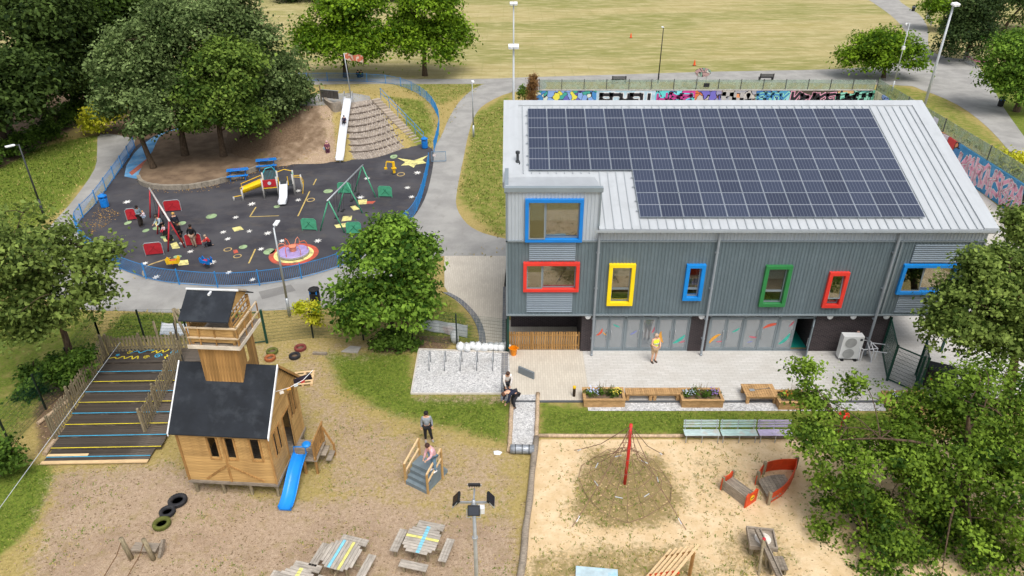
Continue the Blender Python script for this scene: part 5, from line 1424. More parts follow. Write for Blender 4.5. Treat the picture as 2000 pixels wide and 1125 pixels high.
for i in range(24): mb.box(-1.36 + i * 0.055, -1.352 + i * 0.055, -0.004, 0.004, 0.15, 1.95)
o = mb.build('gate_mesh', GREENM, GT); o['kind'] = 'stuff'
# barrier sheets
def banner(label, corners, m, lab2):
    B_ = thing('barrier_sheet', label, 'barrier', corners[0])
    c0 = Vector(corners[0]); vs = []; n = 10
    P = [Vector(c) - c0 for c in corners]
    fs = []
    for j in range(2):
        for i in range(n + 1):
            p = (P[0].lerp(P[1], i / n)).lerp(P[3].lerp(P[2], i / n), j); w_ = 0.04 * math.sin(i * 1.7 + j)
            vs.append(p + Vector((0, w_, 0))); 
    for i in range(n): fs.append((i, i + 1, n + 2 + i, n + 1 + i))
    k = len(vs); vs2 = [v + Vector((0, 0.012, 0)) for v in vs]
    MB().add(vs + vs2, fs + [tuple(reversed([q + k for q in f])) for f in fs]).build('sheet', m, B_)
    for i in (0, n): MB().bar(vs[i] + Vector((0, 0.03, -0.02)), vs[n + 1 + i] + Vector((0, 0.03, 0.05)), 0.03, 0.03).build('stake', STEEL, B_)
t = NT('grey_printed_sheet'); co = t.co('Object')
sx = t.n('ShaderNodeSeparateXYZ'); t.l(co, sx.inputs[0])
f = t.math('LESS_THAN', t.math('FRACT', t.math('MULTIPLY', sx.outputs['Z'], 3.2)), 0.14)
k = t.mix(t.math('MULTIPLY', f, 0.5), t.mix(t.ramp(t.noise(co, 1.2, 4), 0.4, 0.6), lin('#b7bdc2'), lin('#cfd2d4')), lin('#8a9198'))
k = t.mix(t.math('MULTIPLY', t.ramp(t.noise(co, 0.9, 3), 0.58, 0.7), 0.4), k, lin('#c79a90'))
SHEET = t.done(t.bsdf(k, 0.6, 0, 0.3))
z0 = lambda u, v, h: (G(u, v).x, G(u, v).y, h)
p1, p2 = G(822, 648), G(912, 663)
banner('pale grey printed sheet hung on the mesh fence beside the sacks', [(p1.x, p1.y + 0.1, 0.1), (p2.x, p2.y + 0.12, 0.05), (p2.x + 0.05, p2.y + 0.1, 0.85), (p1.x - 0.05, p1.y + 0.2, 0.75)], SHEET, '')
p1, p2 = G(312, 655), G(372, 657)
banner('grey printed sheet lying on the grass behind the deck fence', [(p1.x, p1.y, 0.05), (p2.x, p2.y, 0.05), (p2.x + 0.1, p2.y + 0.7, 0.35), (p1.x - 0.1, p1.y + 0.7, 0.35)], SHEET, '')

# ------------------------------------------------------------------ tyres, pallet, logs, sacks, hoops
TYRE = mat('tyre_rubber', '#26262a', 0.75, 0.25, 5, dirt='#4b463e', dirt_amt=0.4)
TYREG = mat('mossy_tyre', '#5c6028', 0.9, 0.25, 5, dirt='#3a3a26', dirt_amt=0.5)
TYRER = mat('red_painted_tyre', '#7c3a34', 0.8, 0.25, 5, dirt='#3a3432', dirt_amt=0.5); TYREO = mat('orange_painted_tyre', '#9c5a32', 0.8, 0.25, 5, dirt='#54412f', dirt_amt=0.5)
def tyre(u, v, label, m, r=0.32, soil=False):
    T = thing('tyre', label, 'tyre', G(u, v), random.uniform(0, 3), 'old tyres lying in the yard')
    MB().lathe([(r * 0.6, 0.05), (r * 0.62, 0.02), (r * 0.9, 0.0), (r, 0.04), (r, 0.15), (r * 0.9, 0.19), (r * 0.62, 0.17), (r * 0.6, 0.14), (r * 0.56, 0.12), (r * 0.56, 0.07), (r * 0.6, 0.05)], 22).build('carcass', m, T, smooth=True)
    tr_ = MB()
    for i in range(22):
        a = i / 22 * 2 * math.pi; tr_.cbox((math.cos(a) * r, math.sin(a) * r, 0.095), (0.012, 0.05, 0.13), M=Matrix.Rotation(a, 3, 'Z'))
    o = tr_.build('tread', m, T); o['kind'] = 'stuff'
    if soil: MB().lathe([(0.001, 0.09), (r * 0.3, 0.10), (r * 0.57, 0.07)], 14).build('soil_fill', SOIL, T)
tyre(348, 981, 'largest black tyre at the upper end of the row of three', TYRE, 0.36)
tyre(328, 1003, 'middle black tyre in the row of three', TYRE, 0.30)
tyre(317, 1026, 'moss green tyre at the lower end of the row of three', TYREG, 0.33)
tyre(532, 689, 'greenish grey tyre farthest left behind the playhouse', TYREG, 0.30, True)
tyre(528, 702, 'orange rimmed tyre close to the playhouse roof', TYREO, 0.28, True)
tyre(587, 682, 'red rimmed tyre at the back of the yard', TYRER, 0.31, True)
tyre(576, 698, 'dark tyre in front of the red rimmed one', TYRE, 0.29, True)
PL = thing('pallet', 'pale wooden pallet lying behind the playhouse gable', 'pallet', G(594, 742), R(8))
for i in range(5): MB().box(-0.5, 0.5, -0.55 + i * 0.25, -0.44 + i * 0.25, 0.12, 0.14).build('slat', NEWB, PL)
for x in (-0.42, 0.0, 0.42): MB().box(x - 0.05, x + 0.05, -0.55, 0.56, 0.0, 0.118).build('bearer', NEWB, PL)
o = MB().cbox((0, 0, 0.06), (0.75, 0.16, 0.12)).build('timber_offcut', OLDW); o.location = G(625, 692); o.rotation_euler = (0, 0, R(-5)); tag(bevel(o), 'short grey timber offcut lying on the dry grass', 'timber')
o = MB().prism([(-0.5, -0.25), (0.4, -0.35), (0.5, 0.2), (-0.1, 0.3)], 0, 0.06).build('stone_slab', CONC); o.location = G(686, 683); tag(bevel(o), 'pale stone slab set in the grass near the two trunk tree', 'slab')
def log(name, label, a, b, r, m=LOGM, cat='log'):
    a, b = Vector(a), Vector(b); n = 10
    pts = [a.lerp(b, i / n) + Vector((random.uniform(-1, 1), random.uniform(-1, 1), 0)) * r * 0.18 + Vector((0, 0, r * 0.8)) for i in range(n + 1)]
    o = MB().tube(pts, [r * random.uniform(0.88, 1.1) for _ in pts], 10).build(name, m, smooth=True); return tag(o, label, cat)
log('log_edging', 'pale log edging left of the gravel path', G(1001, 778), G(994, 884), 0.10)
log('log_edging', 'log edging right of the gravel path', G(1051, 771), G(1047, 858), 0.10)
log('log_edging', 'long grey log edging down the left side of the sand pit', G(1048, 858), G(1016, 1135), 0.13, OLDW)
log('log_edging', 'long log edging along the grass at the top of the sand pit', G(1052, 853), G(1335, 853), 0.08)
log('log_edging', 'log edging behind the row of pastel benches', G(1338, 853), G(1600, 856), 0.08, OLDW)
FR = thing('fabric_roll', 'roll of silver grey sheeting at the end of the gravel path', 'roll', G(1020, 884), R(-2))
MB().lathe([(0.02, -0.52), (0.2, -0.52), (0.205, -0.3), (0.2, 0.1), (0.205, 0.52), (0.02, 0.52)], 18, (0, 0, 0.2), M=Matrix.Rotation(R(90), 3, 'Y')).build('roll_body', mat('silver_sheeting', '#8f949a', 0.35, 0.35, 6, metal=0.3, grain=(1, 5, 5)), FR, smooth=True)
for x in (-0.3, 0.0, 0.3): MB().lathe([(0.208, -0.02), (0.213, -0.02), (0.213, 0.02), (0.208, 0.02)], 18, (x, 0, 0.2), M=Matrix.Rotation(R(90), 3, 'Y')).build('strap', DGREY, FR)
# sacks
SACK = mat('white_sack_plastic', '#d9dbdb', 0.4, 0.08, 3, dirt='#a9aaa6', dirt_amt=0.4, bump=0.5, bscale=14)
for i in range(10):
    u = 890 + i * 11.2; v = (668 if i == 0 else 682) + (i % 3)
    c = G(u, v)
    n, k = 14, 9; vs = []; fs = []
    ph = random.uniform(0, 6); hh = random.uniform(0.42, 0.5) + (0.22 if i == 0 else 0)
    for a in range(k + 1):
        z = a / k
        for b_ in range(n):
            th = 2 * math.pi * b_ / n
            r_ = 0.21 * (math.sin(math.pi * min(1, z * 0.82 + 0.14)) ** 0.6) * (1 + 0.12 * math.sin(3 * th + ph + z * 3) + 0.07 * math.sin(7 * th - z * 8 + ph)) + 0.035
            if z > 0.85: r_ = 0.09 + 0.06 * math.sin(4 * th + ph)
            vs.append((r_ * math.cos(th) * 1.1, r_ * math.sin(th) * 0.9, z * hh))
    for a in range(k):
        for b_ in range(n): fs.append((a * n + b_, a * n + (b_ + 1) % n, (a + 1) * n + (b_ + 1) % n, (a + 1) * n + b_))
    fs.append(tuple(range(k * n, k * n + n)))
    o = MB().add(vs, fs).build('sack', SACK, smooth=True); o.location = c; o.rotation_euler = (R(random.uniform(-12, 8)), R(random.uniform(-10, 10)), random.uniform(0, 6))
    pos = ['tall folded white sack at the left end of the sack row', 'second white sack from the left end of the row', 'third white sack from the left end of the row', 'fourth white sack from the left end of the row', 'fifth white sack from the left end of the row',
           'fifth white sack from the orange tub', 'fourth white sack from the orange tub', 'third white sack from the orange tub', 'second white sack from the orange tub', 'white sack at the right end nearest the orange tub'][i]
    tag(o, pos, 'sack', 'white sacks beside the gravel bay')
TB = thing('tub', 'orange plastic tub at the corner of the picket gate', 'tub', G(1003, 693))
OTUB = mat('orange_tub_plastic', '#e88a12', 0.4, 0.08, 3)
MB().lathe([(0.14, 0.0), (0.2, 0.42), (0.23, 0.42), (0.23, 0.45), (0.19, 0.45), (0.13, 0.03), (0.001, 0.03)], 20).build('shell', OTUB, TB, smooth=False)
for s in (-1, 1): MB().tube([(s * 0.2, -0.05, 0.4), (s * 0.26, -0.03, 0.47), (s * 0.26, 0.03, 0.47), (s * 0.2, 0.05, 0.4)], 0.012, 5).build('handle', OTUB, TB)
for i, u in enumerate((840, 870, 901, 932, 963)):
    a, b = G(u + 1, 733), G(u - 1, 700)
    c = (a + b) / 2
    o = MB().tube([(0, -0.38, -0.05), (0, -0.38, 0.62), (0, -0.33, 0.74), (0, -0.22, 0.78), (0, 0.22, 0.78), (0, 0.33, 0.74), (0, 0.38, 0.62), (0, 0.38, -0.05)], 0.026, 8).build('cycle_hoop', STEEL, smooth=True)
    o.location = (c.x, c.y, 0.02); o.rotation_euler = (0, 0, R(random.uniform(-4, 2)))
    tag(o, ['steel cycle hoop at the left end of the gravel bay', 'second steel cycle hoop from the left in the gravel bay', 'middle steel cycle hoop of the five in the gravel bay', 'fourth steel cycle hoop from the left in the gravel bay', 'steel cycle hoop nearest the building in the gravel bay'][i], 'cycle hoop', 'cycle hoops in the gravel bay')
a, b = G(1013, 728), G(1043, 741)
d = b - a
o = MB().box(0, d.length, -0.05, 0.05, 0, 0.42).build('low_screen', mat('screen_grey', '#6f777c', 0.5, 0.06, 2)); o.location = a; o.rotation_euler = (0, 0, math.atan2(d.y, d.x)); tag(bevel(o), 'low slanted grey screen panel standing on the beige paving', 'screen')
BO = thing('bollard', 'short dark timber bollard with yellow cap on the paving edge', 'bollard', G(1121, 774)); MB().tube([(0, 0, 0), (0, 0, 0.55)], 0.07, 12).build('post', BARKD, BO); MB().lathe([(0.074, 0.5), (0.078, 0.5), (0.078, 0.6), (0.001, 0.63)], 12).build('cap', YELP, BO)
o = MB().add([(-.16, -.1, .02), (.1, -.14, .02), (.2, .02, .04), (.02, .16, .02), (-.18, .08, .05), (0, 0, .13)], [(0, 1, 5), (1, 2, 5), (2, 3, 5), (3, 4, 5), (4, 0, 5), (4, 3, 2, 1, 0)]).build('paper_scrap', WHITE); o.location = G(972, 885); tag(o, 'crumpled white paper scrap on the dry grass near the gravel path', 'litter')

# ------------------------------------------------------------------ grey step unit with handrails
ST = thing('step_unit', 'grey painted double sided steps with timber handrails in the yard', 'steps', (-3.48, 20.97, 0), math.atan2(22.19 - 20.97, -2.73 + 3.48))
# local x runs away along the flight (up, over, down), local y to the left across the treads
run, rise, wdt = 0.26, 0.19, 1.08
for i in range(4):
    x0 = i * run * 0.62; x1 = 1.45 - (max(0, i - 0) * 0.13)
    MB().box(x0, x1, 0, wdt, i * rise, (i + 1) * rise).build('tread', GREYP, ST)
for y in (-0.035, wdt + 0.035):
    for x, z0_, z1_ in ((0.05, 0, 1.05), (1.05, 0, 1.65)):
        MB().box(x - 0.04, x + 0.04, y - 0.034, y + 0.034, z0_, z1_).build('rail_post', WOOD, ST)
    MB().bar((0.05, y, 1.05), (1.05, y, 1.65), 0.06, 0.08).build('handrail', NEWB, ST)
    MB().bar((0.05, y, 0.6), (1.05, y, 1.15), 0.05, 0.07).build('handrail', NEWB, ST)

# ------------------------------------------------------------------ picnic tables
PICW = mat('silvered_plank', '#aaa297', 0.85, 0.22, 3, grain=(1.3, 10, 10), rnd=0.14, dirt='#7d756a', dirt_amt=0.45, spec=0.15)
def picnic(name, label, u, v, rz, stripes, seat_stripe=None):
    c = G(u, v, 0.75)
    P = thing(name, label, 'picnic table', (c.x, c.y, 0), rz, 'weathered picnic tables')
    W_, n = 1.25, 10
    for i in range(n):
        y = -W_ / 2 + (i + 0.5) * W_ / n
        half = W_ / 2 if abs(y) < W_ / 2 - 0.28 else W_ / 2 - (abs(y) - (W_ / 2 - 0.28)) * 1.0
        o = MB().box(-half, half, y - W_ / n / 2 + 0.008, y + W_ / n / 2 - 0.008, 0.715, 0.75).build('top_plank', PICW, P)
        for (kind, pos, m) in stripes:
            if kind == 'across' and abs(pos) < half: MB().box(pos - 0.07, pos + 0.07, y - W_ / n / 2 + 0.008, y + W_ / n / 2 - 0.008, 0.751, 0.754).build('paint_stripe', m, o)
            if kind == 'along' and i == pos: MB().box(-half, half, y - W_ / n / 2 + 0.008, y + W_ / n / 2 - 0.008, 0.751, 0.7535).build('paint_stripe', m, o)
    for k in range(4):
        a = k * R(90); ca, sa = math.cos(a), math.sin(a)
        M = Matrix.Rotation(a, 4, 'Z')
        for j in range(3):
            q = MB().box(0.78 + j * 0.105, 0.875 + j * 0.105, -0.52, 0.52, 0.41, 0.45); me_ = q.mesh('seat_plank', PICW); me_.transform(M); put(me_, 'seat_plank', P)
        for s in (-0.38, 0.38):
            q = MB().box(0.88, 0.98, s - 0.04, s + 0.04, 0, 0.41); me_ = q.mesh('seat_leg', OLDWV); me_.transform(M); put(me_, 'seat_leg', P)
        q = MB().box(0.1, 1.0, -0.03, 0.03, 0.31, 0.38); me_ = q.mesh('bearer', OLDWV); me_.transform(M); put(me_, 'bearer', P)
    for s in (-0.3, 0.3):
        for s2 in (-0.3, 0.3): MB().box(s - 0.04, s + 0.04, s2 - 0.04, s2 + 0.04, 0, 0.715).build('table_leg', OLDWV, P)
PBL = mat('pale_blue_board_paint', '#7cc0d4', 0.8, 0.12, 5, dirt='#9a958c', dirt_amt=0.5); PYL = mat('pale_yellow_board_paint', '#d9d27a', 0.8, 0.12, 5, dirt='#a39a80', dirt_amt=0.5)
picnic('picnic_table', 'picnic table with crossed blue and yellow stripes by the floodlight mast', 824, 1053, R(-14), [('across', 0.05, PBL), ('along', 5, PYL)])
picnic('picnic_table', 'picnic table with one blue and one yellow stripe left of the mast', 667, 1083, R(74), [('along', 3, PYL), ('along', 6, PBL)])
picnic('picnic_table', 'picnic table with a single yellow stripe cut by the bottom edge', 572, 1138, R(-14), [('across', 0.0, PYL)])

# ------------------------------------------------------------------ floodlight mast in the yard
FM = thing('floodlight_mast', 'grey mast with four black floodlights over the picnic tables', 'floodlight', (AT(925, 975, 14.95).x, 14.95, 0))
MB().tube([(0, 0, 0), (0, 0, 3), (0, 0, 6.0)], [0.075, 0.065, 0.05], 10).build('pole', STEEL, FM, smooth=True)
for z in (4.4, 5.75): MB().lathe([(0.055, -0.04), (0.09, -0.04), (0.09, 0.04), (0.055, 0.04)], 12, (0, 0, z)).build('collar', STEEL, FM)
MB().bar((-0.5, 0, 5.9), (0.5, 0, 5.9), 0.05, 0.05).build('cross_arm', STEEL, FM); MB().bar((0, -0.35, 5.93), (0, 0.5, 5.93), 0.05, 0.05).build('cross_arm', STEEL, FM)
for dx, dy, az, dz in ((-0.5, 0, 90, 0.05), (0.5, 0, -90, 0.05), (0, 0.5, 0, 0.1), (0.02, -0.36, 180, -0.05)):
    Mx = Matrix.Rotation(R(az), 3, 'Z') @ Matrix.Rotation(R(38), 3, 'X')
    c = Vector((dx, dy, 6.0 + dz))
    o = MB().cbox(c, (0.36, 0.07, 0.3), M=Mx).build('lamp_head', BLACK, FM); bevel(o, 0.015)
    MB().cbox(c + Mx @ Vector((0, 0.037, 0)), (0.3, 0.006, 0.24), M=Mx).build('lens', mat('dark_lens', '#20242a', 0.1, 0.1, 2, spec=0.6), o)
    for k in range(5): MB().cbox(c + Mx @ Vector((-0.14 + k * 0.07, -0.05, 0)), (0.012, 0.04, 0.22), M=Mx).build('cooling_fin', BLACK, o)
    MB().tube([c + Mx @ Vector((-0.2, 0, 0.05)), c + Mx @ Vector((-0.2, -0.02, -0.2)), c + Mx @ Vector((0.2, -0.02, -0.2)), c + Mx @ Vector((0.2, 0, 0.05))], 0.012, 5).build('bracket', STEEL, o)
MB().cbox((0.22, -0.1, 5.72), (0.2, 0.16, 0.22)).build('junction_box', WHITE, FM)

# ------------------------------------------------------------------ rope bridge posts, lower left
RB = thing('balance_post', 'pair of leaning log posts with a plank seat and hanging ropes', 'play post', G(278, 1092), R(-3))
for x in (-0.42, 0.42): MB().tube([(x + 0.02, 0.0, -0.1), (x - 0.12, 0.02, 1.05)], [0.09, 0.085], 10).build('log_post', OLDWV, RB, smooth=True)
for i in range(3): MB().box(-0.42, 0.52, 0.1 + i * 0.13, 0.22 + i * 0.13, 0.28, 0.33).build('plank', OLDW, RB)
MB().bar((0.62, 0.1, 0.0), (0.68, 0.5, 0.5), 0.1, 0.16).build('side_prop', OLDW, RB)
for x in (-0.52, 0.32): MB().tube([(x, -0.06, 0.92), (x - 0.15, -0.3, 0.5), (x - 0.3, -0.55, 0.28), (x - 0.45, -0.9, 0.03), (x - 0.6, -1.4, 0.02)], 0.018, 6).build('rope', mat('rope_brown', '#6b5138', 0.9, 0.2, 9), RB)

# ------------------------------------------------------------------ patio: planters, benches, heat pump
def planter(label, x, y, w_=1.95, d_=0.95, h=0.42, flowers=('#c9cfe0', '#e0c64a')):
    P = thing('planter', label, 'planter', (x, y, 0), 0, 'timber planters along the patio')
    for k in range(3):
        z = 0.02 + k * 0.135
        for nm, a in (('side_board', (0, w_, 0, 0.045)), ('side_board', (0, w_, d_ - 0.045, d_)), ('end_board', (0, 0.045, 0.047, d_ - 0.047)), ('end_board', (w_ - 0.045, w_, 0.047, d_ - 0.047))):
            MB().box(*a, z, z + 0.13).build(nm, WOODP, P)
    for a in ((-0.03, w_ + 0.03, -0.03, 0.11), (-0.03, w_ + 0.03, d_ - 0.11, d_ + 0.03), (-0.03, 0.11, 0.112, d_ - 0.112), (w_ - 0.11, w_ + 0.03, 0.112, d_ - 0.112)):
        MB().box(*a, h + 0.006, h + 0.04).build('cap_board', WOODP, P)
    MB().box(0.046, w_ - 0.046, 0.046, d_ - 0.046, 0.1, 0.34).build('soil', SOIL, P)
    lob = [(w_ * f, d_ * g, 0.45, w_ * 0.17, d_ * 0.33, 0.2 + 0.12 * random.random()) for f, g in ((0.2, 0.5), (0.42, 0.6), (0.6, 0.45), (0.8, 0.55))]
    C, Pp, N, tn = crown_points(lob, 60, 26, 0.12, 0.9, 0.2)
    me = leaves_mesh('plants', Pp, N, 0.035 * rng.uniform(0.6, 1.4, len(Pp)), tn, 0.5); me.materials.append(L_BUSH); o = put(me, 'plants', P); o['kind'] = 'stuff'
    for ci, c in enumerate(flowers):
        k = 40; fx = (0.25, 0.8, 0.5)[ci]
        pp = np.stack([w_ * fx + rng.normal(0, 0.14, k), d_ * 0.55 + rng.normal(0, 0.13, k), 0.62 + rng.normal(0, 0.05, k)], -1)
        me = leaves_mesh('flowers', pp, unit(rng.normal(size=(k, 3)) * 0.4 + np.array([0, -0.3, 1])), 0.035 * rng.uniform(0.7, 1.3, k), rng.uniform(0, 1, k), 0.9); me.materials.append(tint_mat('petal_' + c[1:], c, c)); o = put(me, 'flowers', P); o['kind'] = 'stuff'
    mb = MB()
    for i in range(14):
        a, b_ = w_ * 0.5 + random.uniform(-0.3, 0.3), d_ * 0.6; mb.tube([(a, b_, 0.4), (a + random.uniform(-0.15, 0.15), b_ + random.uniform(-0.1, 0.1), random.uniform(0.8, 1.15))], 0.006, 4)
    o = mb.build('stems', mat('dry_stem', '#8a7a58', 0.9, 0.2, 5), P); o['kind'] = 'stuff'
pp = [(1140, 796), (1331, 797), (1520, 801), (1735, 803)]
pl_lab = ['timber planter with pale blue and yellow flowers at the left end of the patio', 'timber planter between the long slatted bench and the square bench', 'timber planter right of the square bench, half under the oak', 'timber planter beside the green gate behind oak leaves']
for (u, v), lb, fl in zip(pp, pl_lab, (('#bcc8e8', '#e6d25a'), ('#b9c3cf', '#8c6fb0'), ('#d9803a', '#c9a9d0'), ('#c9cfe0', '#e0c64a'))):
    p = G(u, v); planter(lb, p.x, p.y, flowers=fl)
def slat_bench(label, x0, x1, y, d_, h, n, square=False):
    P = thing('timber_bench', label, 'bench', (x0, y, 0), 0, 'timber benches along the patio')
    L = x1 - x0
    for i in range(n):
        a = i * L / n; MB().box(a + 0.006, a + L / n - 0.006, 0, d_, h, h + 0.045).build('slat', WOODP, P)
    for yy in (0.05, d_ - 0.11): MB().box(0.02, L - 0.02, yy, yy + 0.06, h - 0.1, h - 0.002).build('bearer', WOODP, P)
    for xx in ((0.05, L / 2 - 0.17, L / 2 + 0.03, L - 0.19) if not square else (0.05, L - 0.19)):
        for yy in (0.03, d_ - 0.17): MB().box(xx, xx + 0.14, yy, yy + 0.14, 0, h - 0.102).build('leg', WOODP, P)
a, b = G(1222, 790), G(1330, 790)
slat_bench('long low slatted timber bench between two flower planters', a.x, b.x, a.y + 0.2, 0.5, 0.42, 26)
a, b = G(1455, 790), G(1518, 790)
slat_bench('square slatted timber bench with a shovel lying on it', a.x, b.x, a.y + 0.0, 1.0, 0.42, 13, True)
SH = thing('shovel', 'wooden handled shovel lying on the square timber bench', 'shovel', (a.x + 0.5, a.y + 0.5, 0.48), R(5)); MB().tube([(0, 0, 0.02), (0.75, 0.05, 0.03)], 0.016, 6).build('handle', OLDW, SH); MB().box(-0.22, 0.02, -0.09, 0.09, 0, 0.015).build('blade', STEEL, SH); MB().tube([(0.75, -0.02, 0.03), (0.8, 0.05, 0.03), (0.75, 0.12, 0.03)], 0.014, 6).build('grip', OLDW, SH)
# pastel benches
for i, (u0, u1, c, lb) in enumerate(((1336, 1405, '#b4c6c6', 'pale blue slatted bench at the left of the row above the sand'), (1408, 1478, '#acc6c2', 'greenish slatted bench in the middle of the row above the sand'), (1481, 1546, '#bcb2d0', 'lilac slatted bench at the right of the row by the oak leaves'))):
    m = mat('bench_paint_%d' % i, c, 0.75, 0.2, 4, grain=(1, 8, 8), dirt='#b9b4ab', dirt_amt=0.75)
    a, b = G(u0, 866), G(u1, 866); L = b.x - a.x
    P = thing('slatted_bench', lb, 'bench', (a.x, a.y, 0), 0, 'pastel slatted benches above the sand pit')
    for k in range(5): MB().box(0, L, 0.02 + k * 0.085, 0.088 + k * 0.085, 0.42, 0.445).build('seat_slat', m, P)
    for k in range(3): MB().box(0, L, 0.45 + k * 0.03, 0.475 + k * 0.03, 0.55 + k * 0.13, 0.64 + k * 0.13).build('back_slat', m, P)
    for x in (0.08, L / 2, L - 0.08):
        MB().tube([(x, 0.03, 0), (x, 0.05, 0.40), (x, 0.42, 0.40), (x, 0.53, 0.93)], 0.022, 6).build('support', STEEL, P); MB().tube([(x, 0.5, 0), (x, 0.4, 0.4)], 0.022, 6).build('leg', STEEL, P)
# heat pump
hp = G(1636, 704)
HP = thing('heat_pump', 'tall white heat pump with two round fans by the brick wall', 'heat pump', (hp.x, hp.y, 0), R(-3))
bevel(MB().box(0, 1.05, 0, 0.42, 0.12, 1.5).build('casing', mat('heat_pump_casing', '#d5d6d4', 0.45, 0.04, 2), HP), 0.02)
for z in (0.47, 1.13):
    g = MB().lathe([(0.001, 0.0), (0.27, 0.0), (0.29, 0.03)], 28, (0.42, -0.002, z), M=Matrix.Rotation(R(90), 3, 'X')).build('fan_grille', mat('grille_grey', '#9c9d9b', 0.6, 0.1, 3), HP)
    for r_ in (0.07, 0.14, 0.21, 0.27): MB().tube([(0.42 + r_ * math.cos(a), -0.02, z + r_ * math.sin(a)) for a in [i / 24 * 2 * math.pi for i in range(24)]], 0.006, 4, closed=True).build('grille_ring', DGREY, g)
MB().box(0.85, 0.98, -0.006, -0.001, 1.25, 1.38).build('badge', DGREY, HP)
for x in (0.12, 0.78): MB().box(x, x + 0.14, -0.08, 0.5, 0, 0.12).build('foot', BLACK, HP)
o = MB().box(0, 0.12, 0, 0.1, 0, 0.3).build('wall_box', mat('wall_box_pink', '#c9a394', 0.6, 0.05, 3)); o.location = (hp.x + 1.05, GY - 0.105, 1.0); tag(bevel(o), 'small pinkish box fixed to the dark brick wall above the heat pump', 'box')
# stacked white tables
for i, (u, v, rz, fl, lb) in enumerate(((1680, 705, R(8), 0, 'white square table frame nearest the heat pump'), (1700, 708, R(-14), 1, 'white table frame with its top leaning, beside the green mesh gate'))):
    p = G(u, v); T = thing('white_table', lb, 'table', (p.x, p.y, 0), rz, 'white tables by the heat pump')
    s = 0.8
    for x in (0, s):
        for y in (0, s): MB().tube([(x, y, 0), (x, y, 0.72)], 0.022, 6).build('leg', WHITE, T)
    for q in (((0, 0), (s, 0)), ((s, 0), (s, s)), ((s, s), (0, s)), ((0, s), (0, 0))): MB().bar((*q[0], 0.71), (*q[1], 0.71), 0.035, 0.035).build('apron', WHITE, T)
    M = Matrix.Translation((0.05 if i else -0.12, 0.3, 0.05)) @ Matrix.Rotation(R(70 if i else 82), 4, 'Y')
    me_ = MB().box(-0.85, 0.0, -0.35, 0.45, -0.012, 0.012).mesh('table_top', WHITE); me_.transform(M); put(me_, 'table_top', T)
# green mesh gates beside the right passage
def gate(label, a, b, h=2.1, post_b=True):
    a, b = Vector((*a, 0)), Vector((*b, 0)); d = b - a; L = d.length
    T = thing('mesh_gate', label, 'gate', a, math.atan2(d.y, d.x), 'green gates at the right end of the building')
    for x in (0, L): MB().box(x - 0.05, x + 0.05, -0.05, 0.05, 0, h + 0.05).build('gate_post', GREENM, T)
    mb = MB(); mb.box(0.06, L - 0.06, -0.025, 0.025, 0.1, 0.16); mb.box(0.06, L - 0.06, -0.025, 0.025, h - 0.06, h); mb.build('gate_frame', GREENM, T)
    mb = MB()
    for i in range(int(L / 0.06)): mb.box(0.06 + i * 0.06, 0.068 + i * 0.06, -0.004, 0.004, 0.16, h - 0.06)
    for k in range(9): mb.box(0.06, L - 0.06, -0.006, 0.006, 0.25 + k * 0.2, 0.262 + k * 0.2)
    o = mb.build('gate_mesh', GREENM, T); o['kind'] = 'stuff'
    return T
gate('green mesh fence bay running out from the brick wall corner', (19.62, 31.1), (18.75, 28.55))
gate('green mesh gate standing open toward the patio', (18.75, 28.55), (19.6, 27.6))
gate('green mesh gate leaf beside the dark wheelie bin', (20.4, 29.0), (19.75, 27.5))
gate('green mesh fence bay inside the right passage', (19.7, 34.0), (21.3, 34.2))
WB = thing('wheelie_bin', 'large black wheeled bin with an orange label under the right hand tree', 'bin', (20.9, 28.0, 0), R(-25))
MB().prism([(-0.6, -0.4), (0.6, -0.4), (0.6, 0.4), (-0.6, 0.4)], 0.15, 1.1).build('body', BLACK, WB); bevel(MB().box(-0.64, 0.64, -0.45, 0.44, 1.1, 1.2).build('lid', BLACK, WB), 0.04)
MB().box(-0.5, -0.3, -0.41, -0.402, 0.6, 0.72).build('label_plate', ORANGE, WB)
for x in (-0.5, 0.5):
    for y in (-0.3, 0.3): MB().lathe([(0.08, -0.03), (0.08, 0.03)], 12, (x, y, 0.08), M=Matrix.Rotation(R(90), 3, 'Y')).build('wheel', DGREY, WB)

# ------------------------------------------------------------------ sand pit: rope net, boat, sand tables
np_ = G(1220, 945)
RN = thing('rope_net', 'tall red pole with a sagging brown climbing net in the sand', 'climbing net', np_)
MB().tube([(0, 0, -0.1), (0.02, 0, 1.6), (0.0, 0, 3.2)], 0.065, 10).build('pole', mat('red_pole_paint', '#cf2f2a', 0.45, 0.1, 3), RN, smooth=True)
ROPE = mat('net_rope', '#7a5f4c', 0.9, 0.25, 8); ROPER = mat('reddish_rope', '#8a4a3c', 0.9, 0.25, 8)
ends = [G(1117, 1030), G(1340, 1035), G(1297, 888), G(1122, 880)]
mids = [G(1145, 1000), G(1292, 990), G(1275, 900), G(1160, 903)]
topv = Vector((0, 0, 3.12))
for e in ends:
    e = e - np_; MB().tube([topv, topv.lerp(e, 0.5) + Vector((0, 0, -0.28)), topv.lerp(e, 0.85) + Vector((0, 0, -0.1)), e + Vector((0, 0, 0.02))], 0.016, 5).build('guy_rope', ROPE, RN)
    q = topv.lerp(e, 0.87); MB().tube([q + Vector((0, 0, -0.1)), q + (e - topv).normalized() * 0.25 + Vector((0, 0, -0.1))], 0.03, 6).build('rope_clamp', WHITE, RN)
lev = []
